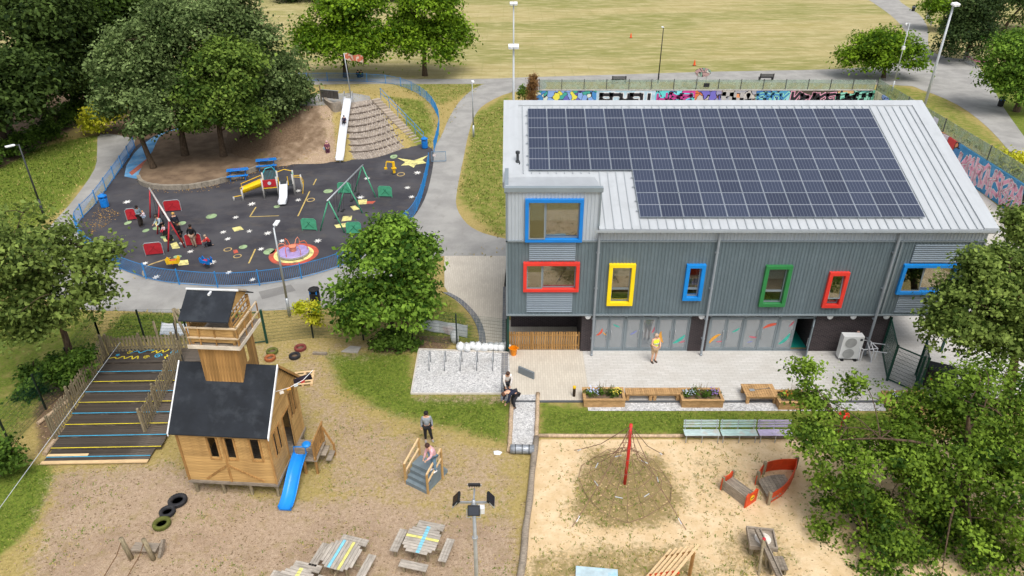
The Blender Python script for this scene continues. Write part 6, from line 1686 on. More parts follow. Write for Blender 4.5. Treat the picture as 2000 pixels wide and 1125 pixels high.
for k, z in enumerate((2.6, 2.1, 1.65, 1.2, 0.8, 0.42, 0.1)):
    r_ = (0.12, 0.22, 0.38, 0.62, 0.95, 1.35, 1.75)[k]
    ring = []
    n = 8 if k < 3 else 16
    for i in range(n):
        a = 2 * math.pi * i / n + 0.3
        s_ = 1.0 / max(abs(math.cos(a - 0.785 + 0.3)), abs(math.sin(a - 0.785 + 0.3))) ** 0.5
        ring.append(Vector((r_ * s_ * math.cos(a), r_ * s_ * math.sin(a) * 1.1, max(0.03, z + 0.08 * math.sin(i * 2.1 + k)))))
    MB().tube(ring, 0.012, 4, closed=True).build('net_ring', ROPER if k < 2 else ROPE, RN)
    lev.append(ring)
for a_, b_ in zip([[topv] * 8] + lev, lev):
    mb = MB()
    for i, p in enumerate(b_):
        q = a_[i] if len(a_) == len(b_) else a_[i // 2]
        mb.tube([q, p], 0.01, 4)
    o = mb.build('net_strands', ROPE, RN); o['kind'] = 'stuff'
for i in range(7):
    a = i * 0.9; p = Vector((1.3 * math.cos(a), 1.2 * math.sin(a), 0.4)); MB().tube([p, p + Vector((0.3 * math.sin(a), -0.3 * math.cos(a), 0.02))], 0.02, 6).build('net_rung', LGREY, RN)
# boat: stern and bow
bst = G(1455, 990)
BS = thing('boat_stern', 'orange ended wooden stern box of the sand pit boat', 'play boat', bst, R(-54))
# local x along the seat (towards upper left of view is -x)
MB().box(-1.15, 0.0, 0.0, 0.04, 0, 0.5).build('side_board', OLDW, BS); MB().box(-1.15, 0.0, 0.52, 0.56, 0, 0.42).build('side_board', OLDW, BS)
for i in range(4): MB().box(-1.13, -0.02, 0.05 + i * 0.118, 0.16 + i * 0.118, 0.38, 0.41).build('seat_plank', OLDW, BS)
def endp(x0, x1, nm):
    pts = [(0, 0), (0.72, 0), (0.72, 0.62), (0.6, 0.72), (0.48, 0.62), (0.24, 0.62), (0.12, 0.72), (0, 0.62)]
    b_ = MB().prism(pts, 0, 0.05); b_.v = [(x0 + z, y_ - 0.08, z_) for y_, z_, z in b_.v]; b_.f = [f for f in b_.f]
    return b_.build(nm, ORANGE, BS)
endp(0.0, 0.05, 'end_panel'); endp(-1.2, -1.15, 'end_panel')
MB().lathe([(0.001, 0), (0.13, 0.0), (0.13, 0.02)], 16, (0.052, 0.28, 0.38), M=Matrix.Rotation(R(90), 3, 'Y')).build('round_emblem', YELP, BS); MB().box(0.06, 0.075, 0.2, 0.36, 0.35, 0.4).build('emblem_bar', BLACK, BS)
for y in (-0.02, 0.6): MB().box(-1.22, -1.12, y - 0.05, y + 0.05, 0, 0.7).build('post', OLDWV, BS)
bw = G(1498, 985)
BW_ = thing('boat_bow', 'orange curved bow of the sand pit boat with plank floor', 'play boat', (bw.x, bw.y, 0))
pl_ = [G(1477, 945, 0.0) - bw, G(1500, 985) - bw, G(1530, 965) - bw, G(1549, 935) - bw, G(1552, 915) - bw]
p_back = [G(1475, 948) - bw, G(1490, 925) - bw, G(1518, 918) - bw, G(1552, 918) - bw]
def skirt(pts, nm, h0, h1, m=ORANGE):
    sp = spline([tuple(p) for p in pts], 6); k = len(sp); vs = []; th = 0.03
    for i, p in enumerate(sp):
        d = (sp[min(i + 1, k - 1)] - sp[max(i - 1, 0)]).normalized(); nn = Vector((-d.y, d.x, 0)) * th
        h = h0 + (h1 - h0) * i / (k - 1)
        vs += [p, p + Vector((0, 0, h)), p + nn + Vector((0, 0, h)), p + nn]
    fs = [tuple(i * 4 + q for q in (0, 1)) + tuple((i + 1) * 4 + q for q in (1, 0)) for i in range(k - 1)] + [(i * 4 + 1, i * 4 + 2, (i + 1) * 4 + 2, (i + 1) * 4 + 1) for i in range(k - 1)] + [(i * 4 + 2, i * 4 + 3, (i + 1) * 4 + 3, (i + 1) * 4 + 2) for i in range(k - 1)] + [(0, 3, 2, 1), ((k - 1) * 4, (k - 1) * 4 + 1, (k - 1) * 4 + 2, (k - 1) * 4 + 3)]
    return MB().add(vs, fs).build(nm, m, BW_)
skirt([pl_[1], pl_[2], pl_[3], pl_[4]], 'hull_side', 0.5, 0.62); skirt(p_back, 'hull_side', 0.5, 0.62)
fl_ = [pl_[0], pl_[1], pl_[2], pl_[3], pl_[4], p_back[2], p_back[1]]
xs_ = sorted(p.x for p in fl_)
cen_ = sum(fl_, Vector()) / len(fl_)
dirb = (pl_[1] - pl_[0]).normalized(); nrm = Vector((-dirb.y, dirb.x, 0))
for i in range(8):                       # floor planks clipped to the bow outline
    t0, t1 = 0.02 + i * 0.155, 0.02 + i * 0.155 + 0.145
    taper = 1 - (i / 8) ** 2 * 0.75
    L0 = (pl_[1] - pl_[0]).length
    c0 = pl_[0].lerp(pl_[1], 0.5 - 0.06 * i)
    a_, b2 = c0 - dirb * L0 * 0.5 * taper, c0 + dirb * L0 * 0.5 * taper
    MB().prism([tuple((a_ + nrm * t0)[:2]), tuple((b2 + nrm * t0)[:2]), tuple((b2 + nrm * t1)[:2]), tuple((a_ + nrm * t1)[:2])], 0.2, 0.24).build('floor_plank', OLDW, BW_)
for p in (pl_[0], pl_[1], p_back[1], pl_[4]): MB().box(p.x - 0.06, p.x + 0.06, p.y - 0.06, p.y + 0.06, 0, 0.66).build('post', OLDWV, BW_)
# sand table and chute
stb = G(1488, 1052, 0.6)
SD = thing('sand_table', 'square weathered sand tray on a post with pale sand', 'sand table', (stb.x, stb.y, 0), R(-8))
MB().box(-0.45, 0.45, -0.38, 0.42, 0.5, 0.56).build('tray', OLDW, SD)
for a_ in ((-0.5, 0.5, -0.45, -0.38), (-0.5, 0.5, 0.42, 0.49), (-0.5, -0.45, -0.378, 0.418), (0.45, 0.5, -0.378, 0.418)): MB().box(*a_, 0.48, 0.66).build('rim', OLDW, SD)
MB().lathe([(0.3, 0.562), (0.2, 0.585), (0.001, 0.6)], 16, (0.05, 0.05, 0)).build('sand_heap', mat('pale_sand', '#cfc7bb', 0.95, 0.15, 9), SD)
for x in (-0.35, 0.35): MB().box(x - 0.06, x + 0.06, -0.3, -0.18, 0, 0.5).build('leg', OLDWV, SD)
CHT = thing('sand_chute', 'grey sand chute trestle with a red handle below the sand tray', 'sand chute', (G(1492, 1110).x, G(1492, 1110).y, 0))
tp_, bt_ = Vector((-0.12, 0.95, 0.95)), Vector((0.22, -0.75, 0.5))
for s in (-0.09, 0.09): MB().bar(tp_ + Vector((s, 0, 0.03)), bt_ + Vector((s, 0, 0.03)), 0.035, 0.12).build('chute_side', OLDW, CHT)
MB().bar(tp_, bt_, 0.15, 0.03).build('chute_bed', OLDW, CHT)
MB().tube([(-0.28, -0.3, 0), (-0.1, 0.35, 1.1)], 0.05, 8).build('prop', OLDWV, CHT); MB().tube([(0.1, 0.0, 0), (-0.06, 0.36, 1.0)], 0.045, 8).build('prop', OLDWV, CHT)
MB().lathe([(0.001, -0.05), (0.06, -0.03), (0.06, 0.03), (0.001, 0.05)], 10, (-0.08, 0.36, 1.12)).build('handle_knob', REDP, CHT)
for i in range(5): MB().box(0.12 + i * 0.12, 0.23 + i * 0.12, -0.35, 0.25, 0.32, 0.36).build('shelf_plank', OLDW, CHT)
for x in (0.2, 0.65): MB().box(x - 0.04, x + 0.04, -0.3, 0.2, 0, 0.318).build('shelf_support', OLDWV, CHT)
# climbing ladder and blue board cut by the lower edge
LD = thing('climbing_ramp', 'orange edged slatted climbing ramp cut by the bottom edge of the view', 'climbing ramp', (G(1318, 1135).x, G(1318, 1135).y, 0), R(-42))
for s in (-0.55, 0.55): MB().bar((-0.8, s, 0.1), (0.3, s, 1.25), 0.07, 0.12, m=0).build('stringer', ORANGE if s < 0 else WOODV, LD)
for i in range(6): t_ = i / 5; MB().bar((-0.75 + 1.0 * t_, -0.95, 0.22 + 1.06 * t_), (-0.75 + 1.0 * t_, 0.95, 0.22 + 1.06 * t_), 0.09, 0.04).build('slat', NEWB, LD)
for s in (-0.55, 0.55): MB().box(0.22, 0.32, s - 0.05, s + 0.05, 0, 1.15).build('post', WOODV, LD)
bb = G(1165, 1128)
BBD = thing('painted_board', 'pale blue painted board on the ground at the bottom edge', 'board', (bb.x, bb.y, 0), R(-6)); MB().box(-0.75, 0.75, -0.3, 0.3, 0.1, 0.16).build('board_top', mat('pale_blue_board', '#a9bcc2', 0.8, 0.15, 3, dirt='#7fb7cf', dirt_amt=0.9), BBD)
for x in (-0.6, 0.6): MB().box(x - 0.06, x + 0.06, -0.25, 0.25, 0, 0.098).build('foot', OLDW, BBD)
# toy shapes under the oak
FT = thing('red_play_flower', 'bright red tulip shaped play pole showing between oak branches', 'play pole', G(1638, 848)); MB().tube([(0, 0, 0), (0, 0, 0.9)], 0.05, 8).build('stem', REDP, FT); MB().lathe([(0.05, 0.88), (0.2, 0.95), (0.24, 1.1), (0.17, 1.25), (0.1, 1.12), (0.001, 1.05)], 14).build('cup', mat('bright_red', '#e0281f', 0.4, 0.05, 3), FT, smooth=True)

# ------------------------------------------------------------------ blue railings round the play area
def railing(label, px, h=1.05, group='blue bow top railings of the play area', m=BLUEF, sp=0.11, world=None, zf=None, name='railing', n_s=3):
    P = [Vector((*p, 0)) for p in (world or XY(px))]
    P = spline(P, n_s)
    base = P[0].copy()
    F = thing(name, label, 'railing', base, 0, group)
    acc = [0.0]
    for a, b in zip(P, P[1:]): acc.append(acc[-1] + (b - a).length)
    L = acc[-1]
    def at(s):
        for i in range(len(P) - 1):
            if s <= acc[i + 1] or i == len(P) - 2:
                q = P[i].lerp(P[i + 1], (s - acc[i]) / max(1e-6, acc[i + 1] - acc[i])); return Vector((q.x, q.y, zf(q) if zf else 0)) - base
    ns = max(1, round(L / 2.6)); st = L / ns
    pm = MB().box(-0.03, 0.03, -0.03, 0.03, -0.05, h + 0.08).mesh('post', m)
    for i in range(ns + 1): put(pm, 'post', F, at(min(L, i * st)))
    for i in range(ns):
        a, b = i * st, (i + 1) * st; k = 4
        pts = [at(a + (b - a) * j / k) for j in range(k + 1)]
        for z in (0.12, h - 0.02):
            mb = MB()
            for p, q in zip(pts, pts[1:]): mb.bar(p + Vector((0, 0, z)), q + Vector((0, 0, z)), 0.02, 0.035)
            mb.build('rail', m, F)
        mb = MB(); nb = int((b - a) / sp)
        for j in range(1, nb):
            p = at(a + (b - a) * j / nb); r_ = 0.008
            mb.add([(p.x - r_, p.y - r_, p.z + 0.12), (p.x + r_, p.y - r_, p.z + 0.12), (p.x, p.y + r_, p.z + 0.12), (p.x - r_, p.y - r_, p.z + h), (p.x + r_, p.y - r_, p.z + h), (p.x, p.y + r_, p.z + h)], [(0, 1, 4, 3), (1, 2, 5, 4), (2, 0, 3, 5), (3, 4, 5)])
        o = mb.build('railing_bars', m, F); o['kind'] = 'stuff'
    return F
railing('blue railing curving along the front of the play area beside the path', [(838, 322), (832, 355), (820, 398), (800, 434), (745, 477), (690, 511), (620, 537), (540, 554), (450, 562), (370, 558), (300, 549), (235, 527)])
railing('blue railing down the left side of the play area beside the left path', [(235, 527), (190, 498), (163, 474), (152, 440), (186, 402), (222, 352), (250, 312), (264, 290)])
railing('blue railing arching round the grassy mound to the play area gate', [(848, 296), (855, 270), (858, 245), (852, 222), (835, 198), (805, 178), (765, 165), (700, 160), (640, 159), (560, 160)])
g = G(843, 318); GA = thing('play_area_gate', 'blue self closing gate standing open onto the path', 'gate', g, R(4))
mb = MB(); mb.box(0, 1.3, -0.02, 0.02, 0.12, 0.17); mb.box(0, 1.3, -0.02, 0.02, 0.98, 1.03); mb.box(1.26, 1.3, -0.02, 0.02, 0.17, 0.98); mb.box(0, 0.04, -0.02, 0.02, 0.17, 0.98); mb.build('gate_frame', mat('grey_blue_gate', '#6d8aa0', 0.5, 0.1, 3), GA)
mb = MB()
for i in range(12): mb.box(0.1 + i * 0.1, 0.115 + i * 0.1, -0.006, 0.006, 0.17, 0.98)
o = mb.build('gate_bars', MATS['grey_blue_gate'], GA); o['kind'] = 'stuff'
MB().box(0.15, 0.4, -0.03, -0.022, 0.6, 0.8).build('sign_plate', mat('small_sign', '#d9c9c4', 0.5, 0.1, 4), GA)

# ------------------------------------------------------------------ mound: cobbled bank, steps, long slide
TL, TRt = G(664, 204, HILL_H), G(724, 194, HILL_H)
BL, BR = G(653, 304), G(808, 281)
def bank(u, t_):
    a = TL.lerp(BL, t_); b = TRt.lerp(BR, t_)
    p = a.lerp(b, u)
    bow = math.sin(math.pi * u) * (0.3 + 2.2 * t_)
    return Vector((p.x, p.y - bow, 0))
NTI = 9
CB = thing('cobbled_bank', 'curved terraced bank of grey cobbles under the long slide', 'bank', (BL.x, BL.y, 0))
vs, fs = [], []; nu = 14
for k in range(NTI + 1):
    for i in range(nu + 1):
        p = bank(i / nu, k / NTI); z = HILL_H * (1 - k / NTI)
        vs.append((p.x, p.y, z + 0.02))
for k in range(NTI):
    for i in range(nu): fs.append((k * (nu + 1) + i, (k + 1) * (nu + 1) + i, (k + 1) * (nu + 1) + i + 1, k * (nu + 1) + i + 1))
MB().add(vs, fs).build('bedding', mat('sandy_mortar', '#9a8d7a', 0.95, 0.2, 3), CB, world=True)
COB = mat('cobble_stone', '#9d9287', 0.9, 0.25, 4, rnd=0, dirt='#746a5f', dirt_amt=0.5)
stones = MB()
rows = 4
for k in range(NTI):
    for r_ in range(rows):
        t_ = (k + (r_ + 0.5) / rows) / NTI
        L = (bank(1, t_) - bank(0, t_)).length * 1.05; n = int(L / 0.24)
        for i in range(n):
            u = (i + 0.5 + (r_ % 2) * 0.3) / (n + 0.5)
            if u > 0.985: continue
            p = bank(u, t_); z = HILL_H * (1 - t_) + 0.02
            s = random.uniform(0.085, 0.11); h = random.uniform(0.03, 0.07)
            e = 0.35
            stones.add([(p.x - s, p.y - s, z - 0.04), (p.x + s, p.y - s, z - 0.04), (p.x + s, p.y + s, z + 0.03), (p.x - s, p.y + s, z + 0.03), (p.x - s * 0.75, p.y - s * 0.75, z + h - 0.02), (p.x + s * 0.75, p.y - s * 0.75, z + h - 0.02), (p.x + s * 0.75, p.y + s * 0.75, z + h + 0.05), (p.x - s * 0.75, p.y + s * 0.75, z + h + 0.05)],
                       [(4, 5, 6, 7), (0, 1, 5, 4), (1, 2, 6, 5), (2, 3, 7, 6), (3, 0, 4, 7)])
o = stones.build('cobbles', COB, CB, world=True); o['kind'] = 'stuff'
EDG = mat('terrace_edge_stone', '#6e6258', 0.9, 0.25, 3, rnd=0.2)
em = MB().cbox((0, 0, 0.06), (0.34, 0.14, 0.2)).mesh('edge_stone', EDG)
for k in range(1, NTI):
    t_ = k / NTI; L = (bank(1, t_) - bank(0, t_)).length; n = int(L / 0.37)
    for i in range(n):
        u = (i + 0.5) / n; p, q = bank(u, t_), bank(min(1, u + 0.02), t_)
        put(em, 'edge_stone', CB, p + Vector((0, 0, HILL_H * (1 - t_) + 0.0)) - wpos(CB), (R(random.uniform(-6, 6)), 0, math.atan2((q - p).y, (q - p).x)), (1, 1, random.uniform(0.9, 1.15)))
STP = thing('stone_stairs', 'flight of narrow stone steps down the right side of the cobbled bank', 'stairs', (BR.x, BR.y, 0))
nst = 17
stm2 = MB().box(-0.45, 0.45, -0.2, 0.2, -0.24, 0).mesh('stone_step', mat('step_stone', '#a99c8c', 0.9, 0.18, 3, rnd=0.15, dirt='#7a6c5e', dirt_amt=0.5))
dv = BR - TRt
for i in range(nst):
    t_ = (i + 0.5) / nst; p = TRt.lerp(BR, t_) + Vector((0.38, 0.1, 0))
    put(stm2, 'stone_step', STP, Vector((p.x, p.y, HILL_H * (1 - t_) + 0.12)) - wpos(STP), (0, 0, math.atan2(dv.y, dv.x) + R(90)))
HRl = thing('handrail', 'blue tubular handrail beside the stone steps on the mound', 'handrail', (BR.x + 0.8, BR.y + 0.3, 0))
off = Vector((0.95, 0.35, 0))
for z in (0.55, 1.0):
    MB().tube([TRt + off + Vector((0, 0, z)), Vector((BR.x, BR.y, 0)) + off + Vector((0, 0, z))], 0.025, 6).build('rail', BLUEF, HRl, world=True)
for i in range(6):
    p = TRt.lerp(BR, i / 5) + off; MB().tube([p + Vector((0, 0, -0.1)), p + Vector((0, 0, 1.0))], 0.025, 6).build('upright', BLUEF, HRl, world=True)
# long steel slide
sb, stp = G(664, 319), G(680, 199, HILL_H + 0.2)
SL = thing('long_slide', 'long straight silver slide down the cobbled bank', 'slide', (sb.x, sb.y, 0))
SLW = mat('polished_slide_steel', '#e4e6ea', 0.28, 0.04, 1, metal=0.25)
path = spline([(stp.x, stp.y + 0.5, HILL_H + 0.35), (stp.x, stp.y, HILL_H + 0.33), tuple(stp.lerp(sb, 0.4) + Vector((0, 0, 0.32))), tuple(stp.lerp(sb, 0.75) + Vector((0, 0, 0.3))), tuple(stp.lerp(sb, 0.9) + Vector((0, 0, 0.2))), (sb.x, sb.y, 0.3)], 5)
cs_ = [(-0.36, 0.22), (-0.32, 0.22), (-0.30, 0.03), (-0.2, 0.0), (0.2, 0.0), (0.30, 0.03), (0.32, 0.22), (0.36, 0.22), (0.34, -0.03), (-0.34, -0.03)]
m_ = len(cs_); vs, fs = [], []
for p in path: vs += [(p.x + a, p.y, p.z + b) for a, b in cs_]
for i in range(len(path) - 1): fs += [(i * m_ + j, (i + 1) * m_ + j, (i + 1) * m_ + (j + 1) % m_, i * m_ + (j + 1) % m_) for j in range(m_)]
fs += [tuple(reversed(range(m_))), tuple(range(len(vs) - m_, len(vs)))]
MB().add(vs, [tuple(reversed(f)) for f in fs]).build('chute', SLW, SL, world=True)
for s in (-0.38, 0.38): MB().tube([(stp.x + s, stp.y + 0.5, HILL_H), (stp.x + s, stp.y + 0.5, HILL_H + 1.1), (stp.x + s, stp.y - 0.1, HILL_H + 1.0), (stp.x + s, stp.y - 0.3, HILL_H + 0.4)], 0.03, 6).build('top_hoop', STEEL, SL, world=True)
for t_ in (0.3, 0.6, 0.97):
    p = stp.lerp(sb, t_); MB().box(p.x - 0.05, p.x + 0.05, p.y - 0.04, p.y + 0.04, -0.05, p.z + 0.2).build('support', STEEL, SL, world=True)
# flagpole
fp = G(686, 192, HILL_H); FPx = thing('flagpole', 'leaning steel flagpole with a red and white flag on the mound', 'flagpole', fp)
MB().tube([(0, 0, -0.1), (-0.1, 0, 2.2), (-0.22, 0, 4.3)], [0.06, 0.055, 0.045], 8).build('pole', STEEL, FPx, smooth=True)
vs, fs = [], []
for i in range(9):
    for j in range(3): vs.append((-0.2 + i * 0.22, 0.12 * math.sin(i * 1.1), 4.28 - j * 0.3 - 0.03 * i + 0.06 * math.sin(i * 1.3 + j)))
for i in range(8):
    for j in range(2): fs.append((i * 3 + j, i * 3 + j + 1, (i + 1) * 3 + j + 1, (i + 1) * 3 + j))
k = len(vs); vs += [(x, y + 0.01, z) for x, y, z in vs]; fs += [tuple(reversed([q + k for q in f])) for f in fs]
t = NT('faded_flag'); n1 = t.noise(t.co('Object'), 3.0, 3); t_m = t.mix(t.ramp(n1, 0.48, 0.54), lin('#b8694e'), lin('#c9b8a4'))
MB().add(vs, fs).build('flag', t.done(t.bsdf(t_m, 0.9)), FPx)
# plateau paving and curved seat wall
struct(MB().sheet(XY([(560, 208), (640, 206), (665, 205), (724, 195), (722, 188), (690, 182), (560, 186)], HILL_H), HILL_H + 0.025).build('plateau_paving', TARMAC))
wl_ = [G(632, 196, HILL_H), G(636, 204, HILL_H), G(650, 211, HILL_H), G(668, 214, HILL_H - 0.3)]
SWl = thing('curved_wall', 'low curved stone wall at the top left of the slide mound', 'wall', (wl_[0].x, wl_[0].y, HILL_H - 0.6))
sp_ = spline(wl_, 5)
mb = MB(); vs = []; fs = []
for i, p in enumerate(sp_):
    d = (sp_[min(i + 1, len(sp_) - 1)] - sp_[max(i - 1, 0)]).normalized(); nn = Vector((-d.y, d.x, 0)) * 0.3
    for q, z in ((p, -0.9), (p, 0.45), (p + nn, 0.45), (p + nn, -0.9)): vs.append((q.x, q.y, HILL_H + z))
for i in range(len(sp_) - 1): fs += [(i * 4 + j, i * 4 + (j + 1) % 4, (i + 1) * 4 + (j + 1) % 4, (i + 1) * 4 + j) for j in range(4)]
fs += [(0, 3, 2, 1), tuple(len(vs) - 4 + j for j in range(4))]
MB().add(vs, fs).build('stonework', mat('wall_stone', '#94897b', 0.9, 0.2, 3, dirt='#6d6357', dirt_amt=0.5), SWl, world=True)
bq = G(645, 200, HILL_H); BQ = thing('timber_screen', 'dark timber backrest boards on the curved wall', 'screen', (bq.x, bq.y, HILL_H + 0.4), R(-18))
for i in range(10): MB().box(-0.9 + i * 0.19, -0.73 + i * 0.19, -0.03, 0.03, 0, 0.75).build('board', mat('dark_oiled_board', '#4d4844', 0.8, 0.2, 3, rnd=0.2), BQ)
MB().box(-0.95, 1.05, -0.05, 0.05, 0.752, 0.80).build('cap', STEEL, BQ); MB().box(-1.0, -0.9, -0.05, 0.05, -0.4, 1.15).build('post', OLDWV, BQ)

# ------------------------------------------------------------------ play equipment
def aframe_swing(name, label, feet, mleg, zt=2.45, seats=(), cradle=False):
    F = [(G(*a), G(*b)) for a, b in feet]
    tops = [((a + b) / 2) + Vector((0, 0, zt)) for a, b in F]
    S = thing(name, label, 'swing', F[0][0].lerp(F[0][1], 0.5))
    d = (tops[-1] - tops[0]).normalized()
    MB().tube([tops[0] - d * 0.2, tops[-1] + d * 0.2], 0.06, 8).build('beam', STEEL if cradle is False else mat('worn_white_steel', '#cfc9c4', 0.5, 0.1, 4), S, smooth=True, world=True)
    for (a, b), tp in zip(F, tops):
        for f in (a, b): MB().tube([f + Vector((0, 0, -0.05)), tp], 0.05, 8).build('leg', mleg, S, smooth=True, world=True)
    side = Vector((-d.y, d.x, 0))
    for t_, kind in seats:
        p = tops[0].lerp(tops[-1], t_); 
        for s in (-0.24, 0.24):
            q = p + d * s; MB().tube([q + Vector((0, 0, -0.05)), q + side * 0.1 + Vector((0, 0, -1.85))], 0.014, 5).build('chain', DGREY, S, world=True)
        c = p + side * 0.1 + Vector((0, 0, -1.88))
        if kind == 'flat': MB().cbox(c, (0.5, 0.2, 0.04), M=Matrix.Rotation(math.atan2(d.y, d.x), 3, 'Z')).build('seat', BLACK, S, world=True)
        else: MB().lathe([(0.16, -0.1), (0.22, 0.0), (0.23, 0.22), (0.2, 0.22), (0.19, 0.02), (0.001, -0.04)], 12, c).build('cradle_seat', BLACK, S, world=True)
    return S
aframe_swing('swing_set', 'green legged swing frame with a steel beam on the dark surface', [((625, 451), (674, 455)), ((659, 414), (709, 417)), ((692, 376), (735, 386))], GREENP, seats=((0.18, 'flat'), (0.36, 'flat'), (0.64, 'flat'), (0.82, 'flat')))
aframe_swing('swing_set', 'red legged toddler swing frame with people around it', [((328, 492), (362, 484)), ((307, 458), (345, 452)), ((293, 426), (321, 420))], REDP, 2.2, seats=((0.2, 'c'), (0.38, 'c'), (0.65, 'c'), (0.85, 'c')), cradle=True)
def barrier(label, u, v, wpx, m, rz, grp):
    p = G(u, v); w_ = wpx * mpp(p)
    S = thing('play_barrier', label, 'barrier panel', p, rz, grp)
    h = 0.95; r_ = 0.12; pts = [(-w_ / 2, 0.12), (w_ / 2, 0.12), (w_ / 2, h - r_), (w_ / 2 - r_, h), (-w_ / 2 + r_, h), (-w_ / 2, h - r_)]
    b_ = MB().prism(pts, -0.012, 0.012); b_.v = [(x, z, y) for x, y, z in b_.v]; b_.f = [tuple(reversed(f)) for f in b_.f]; pn = b_.build('panel', m, S)
    MB().tube([(-w_ / 2, 0, -0.05), (-w_ / 2, 0, h - r_), (-w_ / 2 + r_, 0, h), (w_ / 2 - r_, 0, h), (w_ / 2, 0, h - r_), (w_ / 2, 0, -0.05)], 0.028, 6).build('hoop', m if m is GREENP else STEEL, S)
    for s in (-1, 1):
        MB().tube([(s * w_ * 0.3, -0.02, 0.25), (s * w_ * 0.05, -0.02, 0.5), (-s * w_ * 0.1, -0.02, 0.72)], 0.016, 5).build('raised_motif', mat('motif_dark', '#1f5a44', 0.6, 0.1, 3) if m is GREENP else mat('motif_red', '#8c1c26', 0.6, 0.1, 3), pn)
gg = 'green barrier panels round the big swings'; gr_ = 'red barrier panels round the toddler swings'
barrier('green barrier panel behind the green swings', 674, 379, 26, GREENP, R(-4), gg); barrier('green barrier panel right of the green swings', 753, 386, 26, GREENP, R(-4), gg)
barrier('green barrier panel left of the green swings', 605, 451, 29, GREENP, R(-4), gg); barrier('green barrier panel in front of the green swings by the tree', 692, 458, 28, GREENP, R(4), gg)
barrier('red barrier panel behind the adult holding a child', 259, 431, 18, REDP, R(18), gr_); barrier('red barrier panel farthest back behind the toddler swings', 339, 414, 30, REDP, R(14), gr_)
barrier('red barrier panel behind the person in patterned trousers', 380, 481, 30, REDP, R(12), gr_); barrier('red barrier panel in front of the toddler swings', 303, 499, 33, REDP, R(14), gr_)
# roundabout
rc = G(574, 497)
struct(MB().lathe([(1.62, 0.0), (1.62, 0.034), (0.001, 0.034)], 40, rc).build('roundabout_surround', M_PRED)); struct(MB().lathe([(1.3, 0.0), (1.3, 0.039), (0.001, 0.039)], 40, rc).build('roundabout_inner_surround', M_CREAM))
RD = thing('roundabout', 'purple playground roundabout with orange hoops on a cream ring', 'roundabout', rc + Vector((0, 0, 0.03)))
PURP = mat('purple_deck_paint', '#a08fc0', 0.5, 0.12, 3, dirt='#7d6f8f', dirt_amt=0.4)
MB().lathe([(0.9, 0.06), (1.0, 0.1), (1.02, 0.2), (0.98, 0.23), (0.001, 0.25)], 36).build('platform', PURP, RD); MB().lathe([(1.0, 0.08), (1.04, 0.08), (1.04, 0.2), (1.0, 0.2)], 36).build('rim', STEEL, RD)
MB().lathe([(0.3, 0.0), (0.3, 0.07)], 16).build('hub', DGREY, RD); MB().lathe([(0.2, 0.24), (0.24, 0.55), (0.28, 0.6), (0.001, 0.62)], 16).build('centre_post', mat('peach_paint', '#d98a6a', 0.5, 0.1, 3), RD)
for i in range(6):
    a = i * R(60) + 0.3; ca, sa = math.cos(a), math.sin(a)
    MB().tube([(0.3 * ca, 0.3 * sa, 0.55), (0.55 * ca, 0.55 * sa, 0.85), (0.8 * ca, 0.8 * sa, 0.88), (0.92 * ca, 0.92 * sa, 0.7), (0.92 * ca, 0.92 * sa, 0.22)], 0.024, 6).build('hoop', MATS['peach_paint'] if i % 2 else mat('orange_hoop', '#e0672c', 0.45, 0.1, 3), RD)
# springers
def springer(label, u, v, m, m2, rz):
    S = thing('spring_rider', label, 'spring rider', G(u, v), rz)
    MB().tube([(0.11 * math.cos(i * 0.8), 0.11 * math.sin(i * 0.8), 0.02 + i * 0.01) for i in range(36)], 0.016, 5).build('spring', DGREY, S)
    pts = [(-0.4, 0.38), (0.35, 0.38), (0.42, 0.75), (0.3, 0.85), (0.2, 0.62), (-0.2, 0.6), (-0.35, 0.8), (-0.45, 0.7)]
    for y in (-0.14, 0.1):
        b_ = MB().prism(pts, 0, 0.04); b_.v = [(x, z + y, y_) for x, y_, z in b_.v]; b_.build('side_panel', m, S)
    MB().box(-0.2, 0.15, -0.1, 0.1, 0.56, 0.6).build('seat', m2, S); MB().tube([(0.28, -0.28, 0.7), (0.28, 0.28, 0.7)], 0.018, 6).build('handle', m2, S); MB().tube([(0.0, -0.28, 0.4), (0.0, 0.28, 0.4)], 0.018, 6).build('foot_peg', m2, S)
springer('yellow and red spring rider near the front railing', 342, 524, YELP, REDP, R(10)); springer('blue and red spring rider near the front railing', 406, 524, PBLUE, REDP, R(-20))
dg = G(770, 340); DG = thing('toy_digger', 'yellow stand up toy digger on the dark play surface', 'toy digger', dg, R(20))
MB().lathe([(0.2, 0), (0.2, 0.1), (0.001, 0.12)], 14).build('base', DGREY, DG); MB().box(-0.1, 0.1, -0.1, 0.1, 0.12, 1.1).build('column', YELP, DG); MB().bar((0, 0, 1.05), (-0.55, 0.1, 1.15), 0.08, 0.1).build('boom', YELP, DG); MB().bar((-0.55, 0.1, 1.15), (-0.65, 0.12, 0.65), 0.07, 0.08).build('dipper', YELP, DG); MB().box(-0.2, 0.2, -0.18, 0.1, 0.5, 0.58).build('seat', YELP, DG); MB().prism([(-0.78, 0.0), (-0.55, 0.0), (-0.55, 0.22), (-0.78, 0.22)], 0.5, 0.64).build('bucket', YELP, DG)
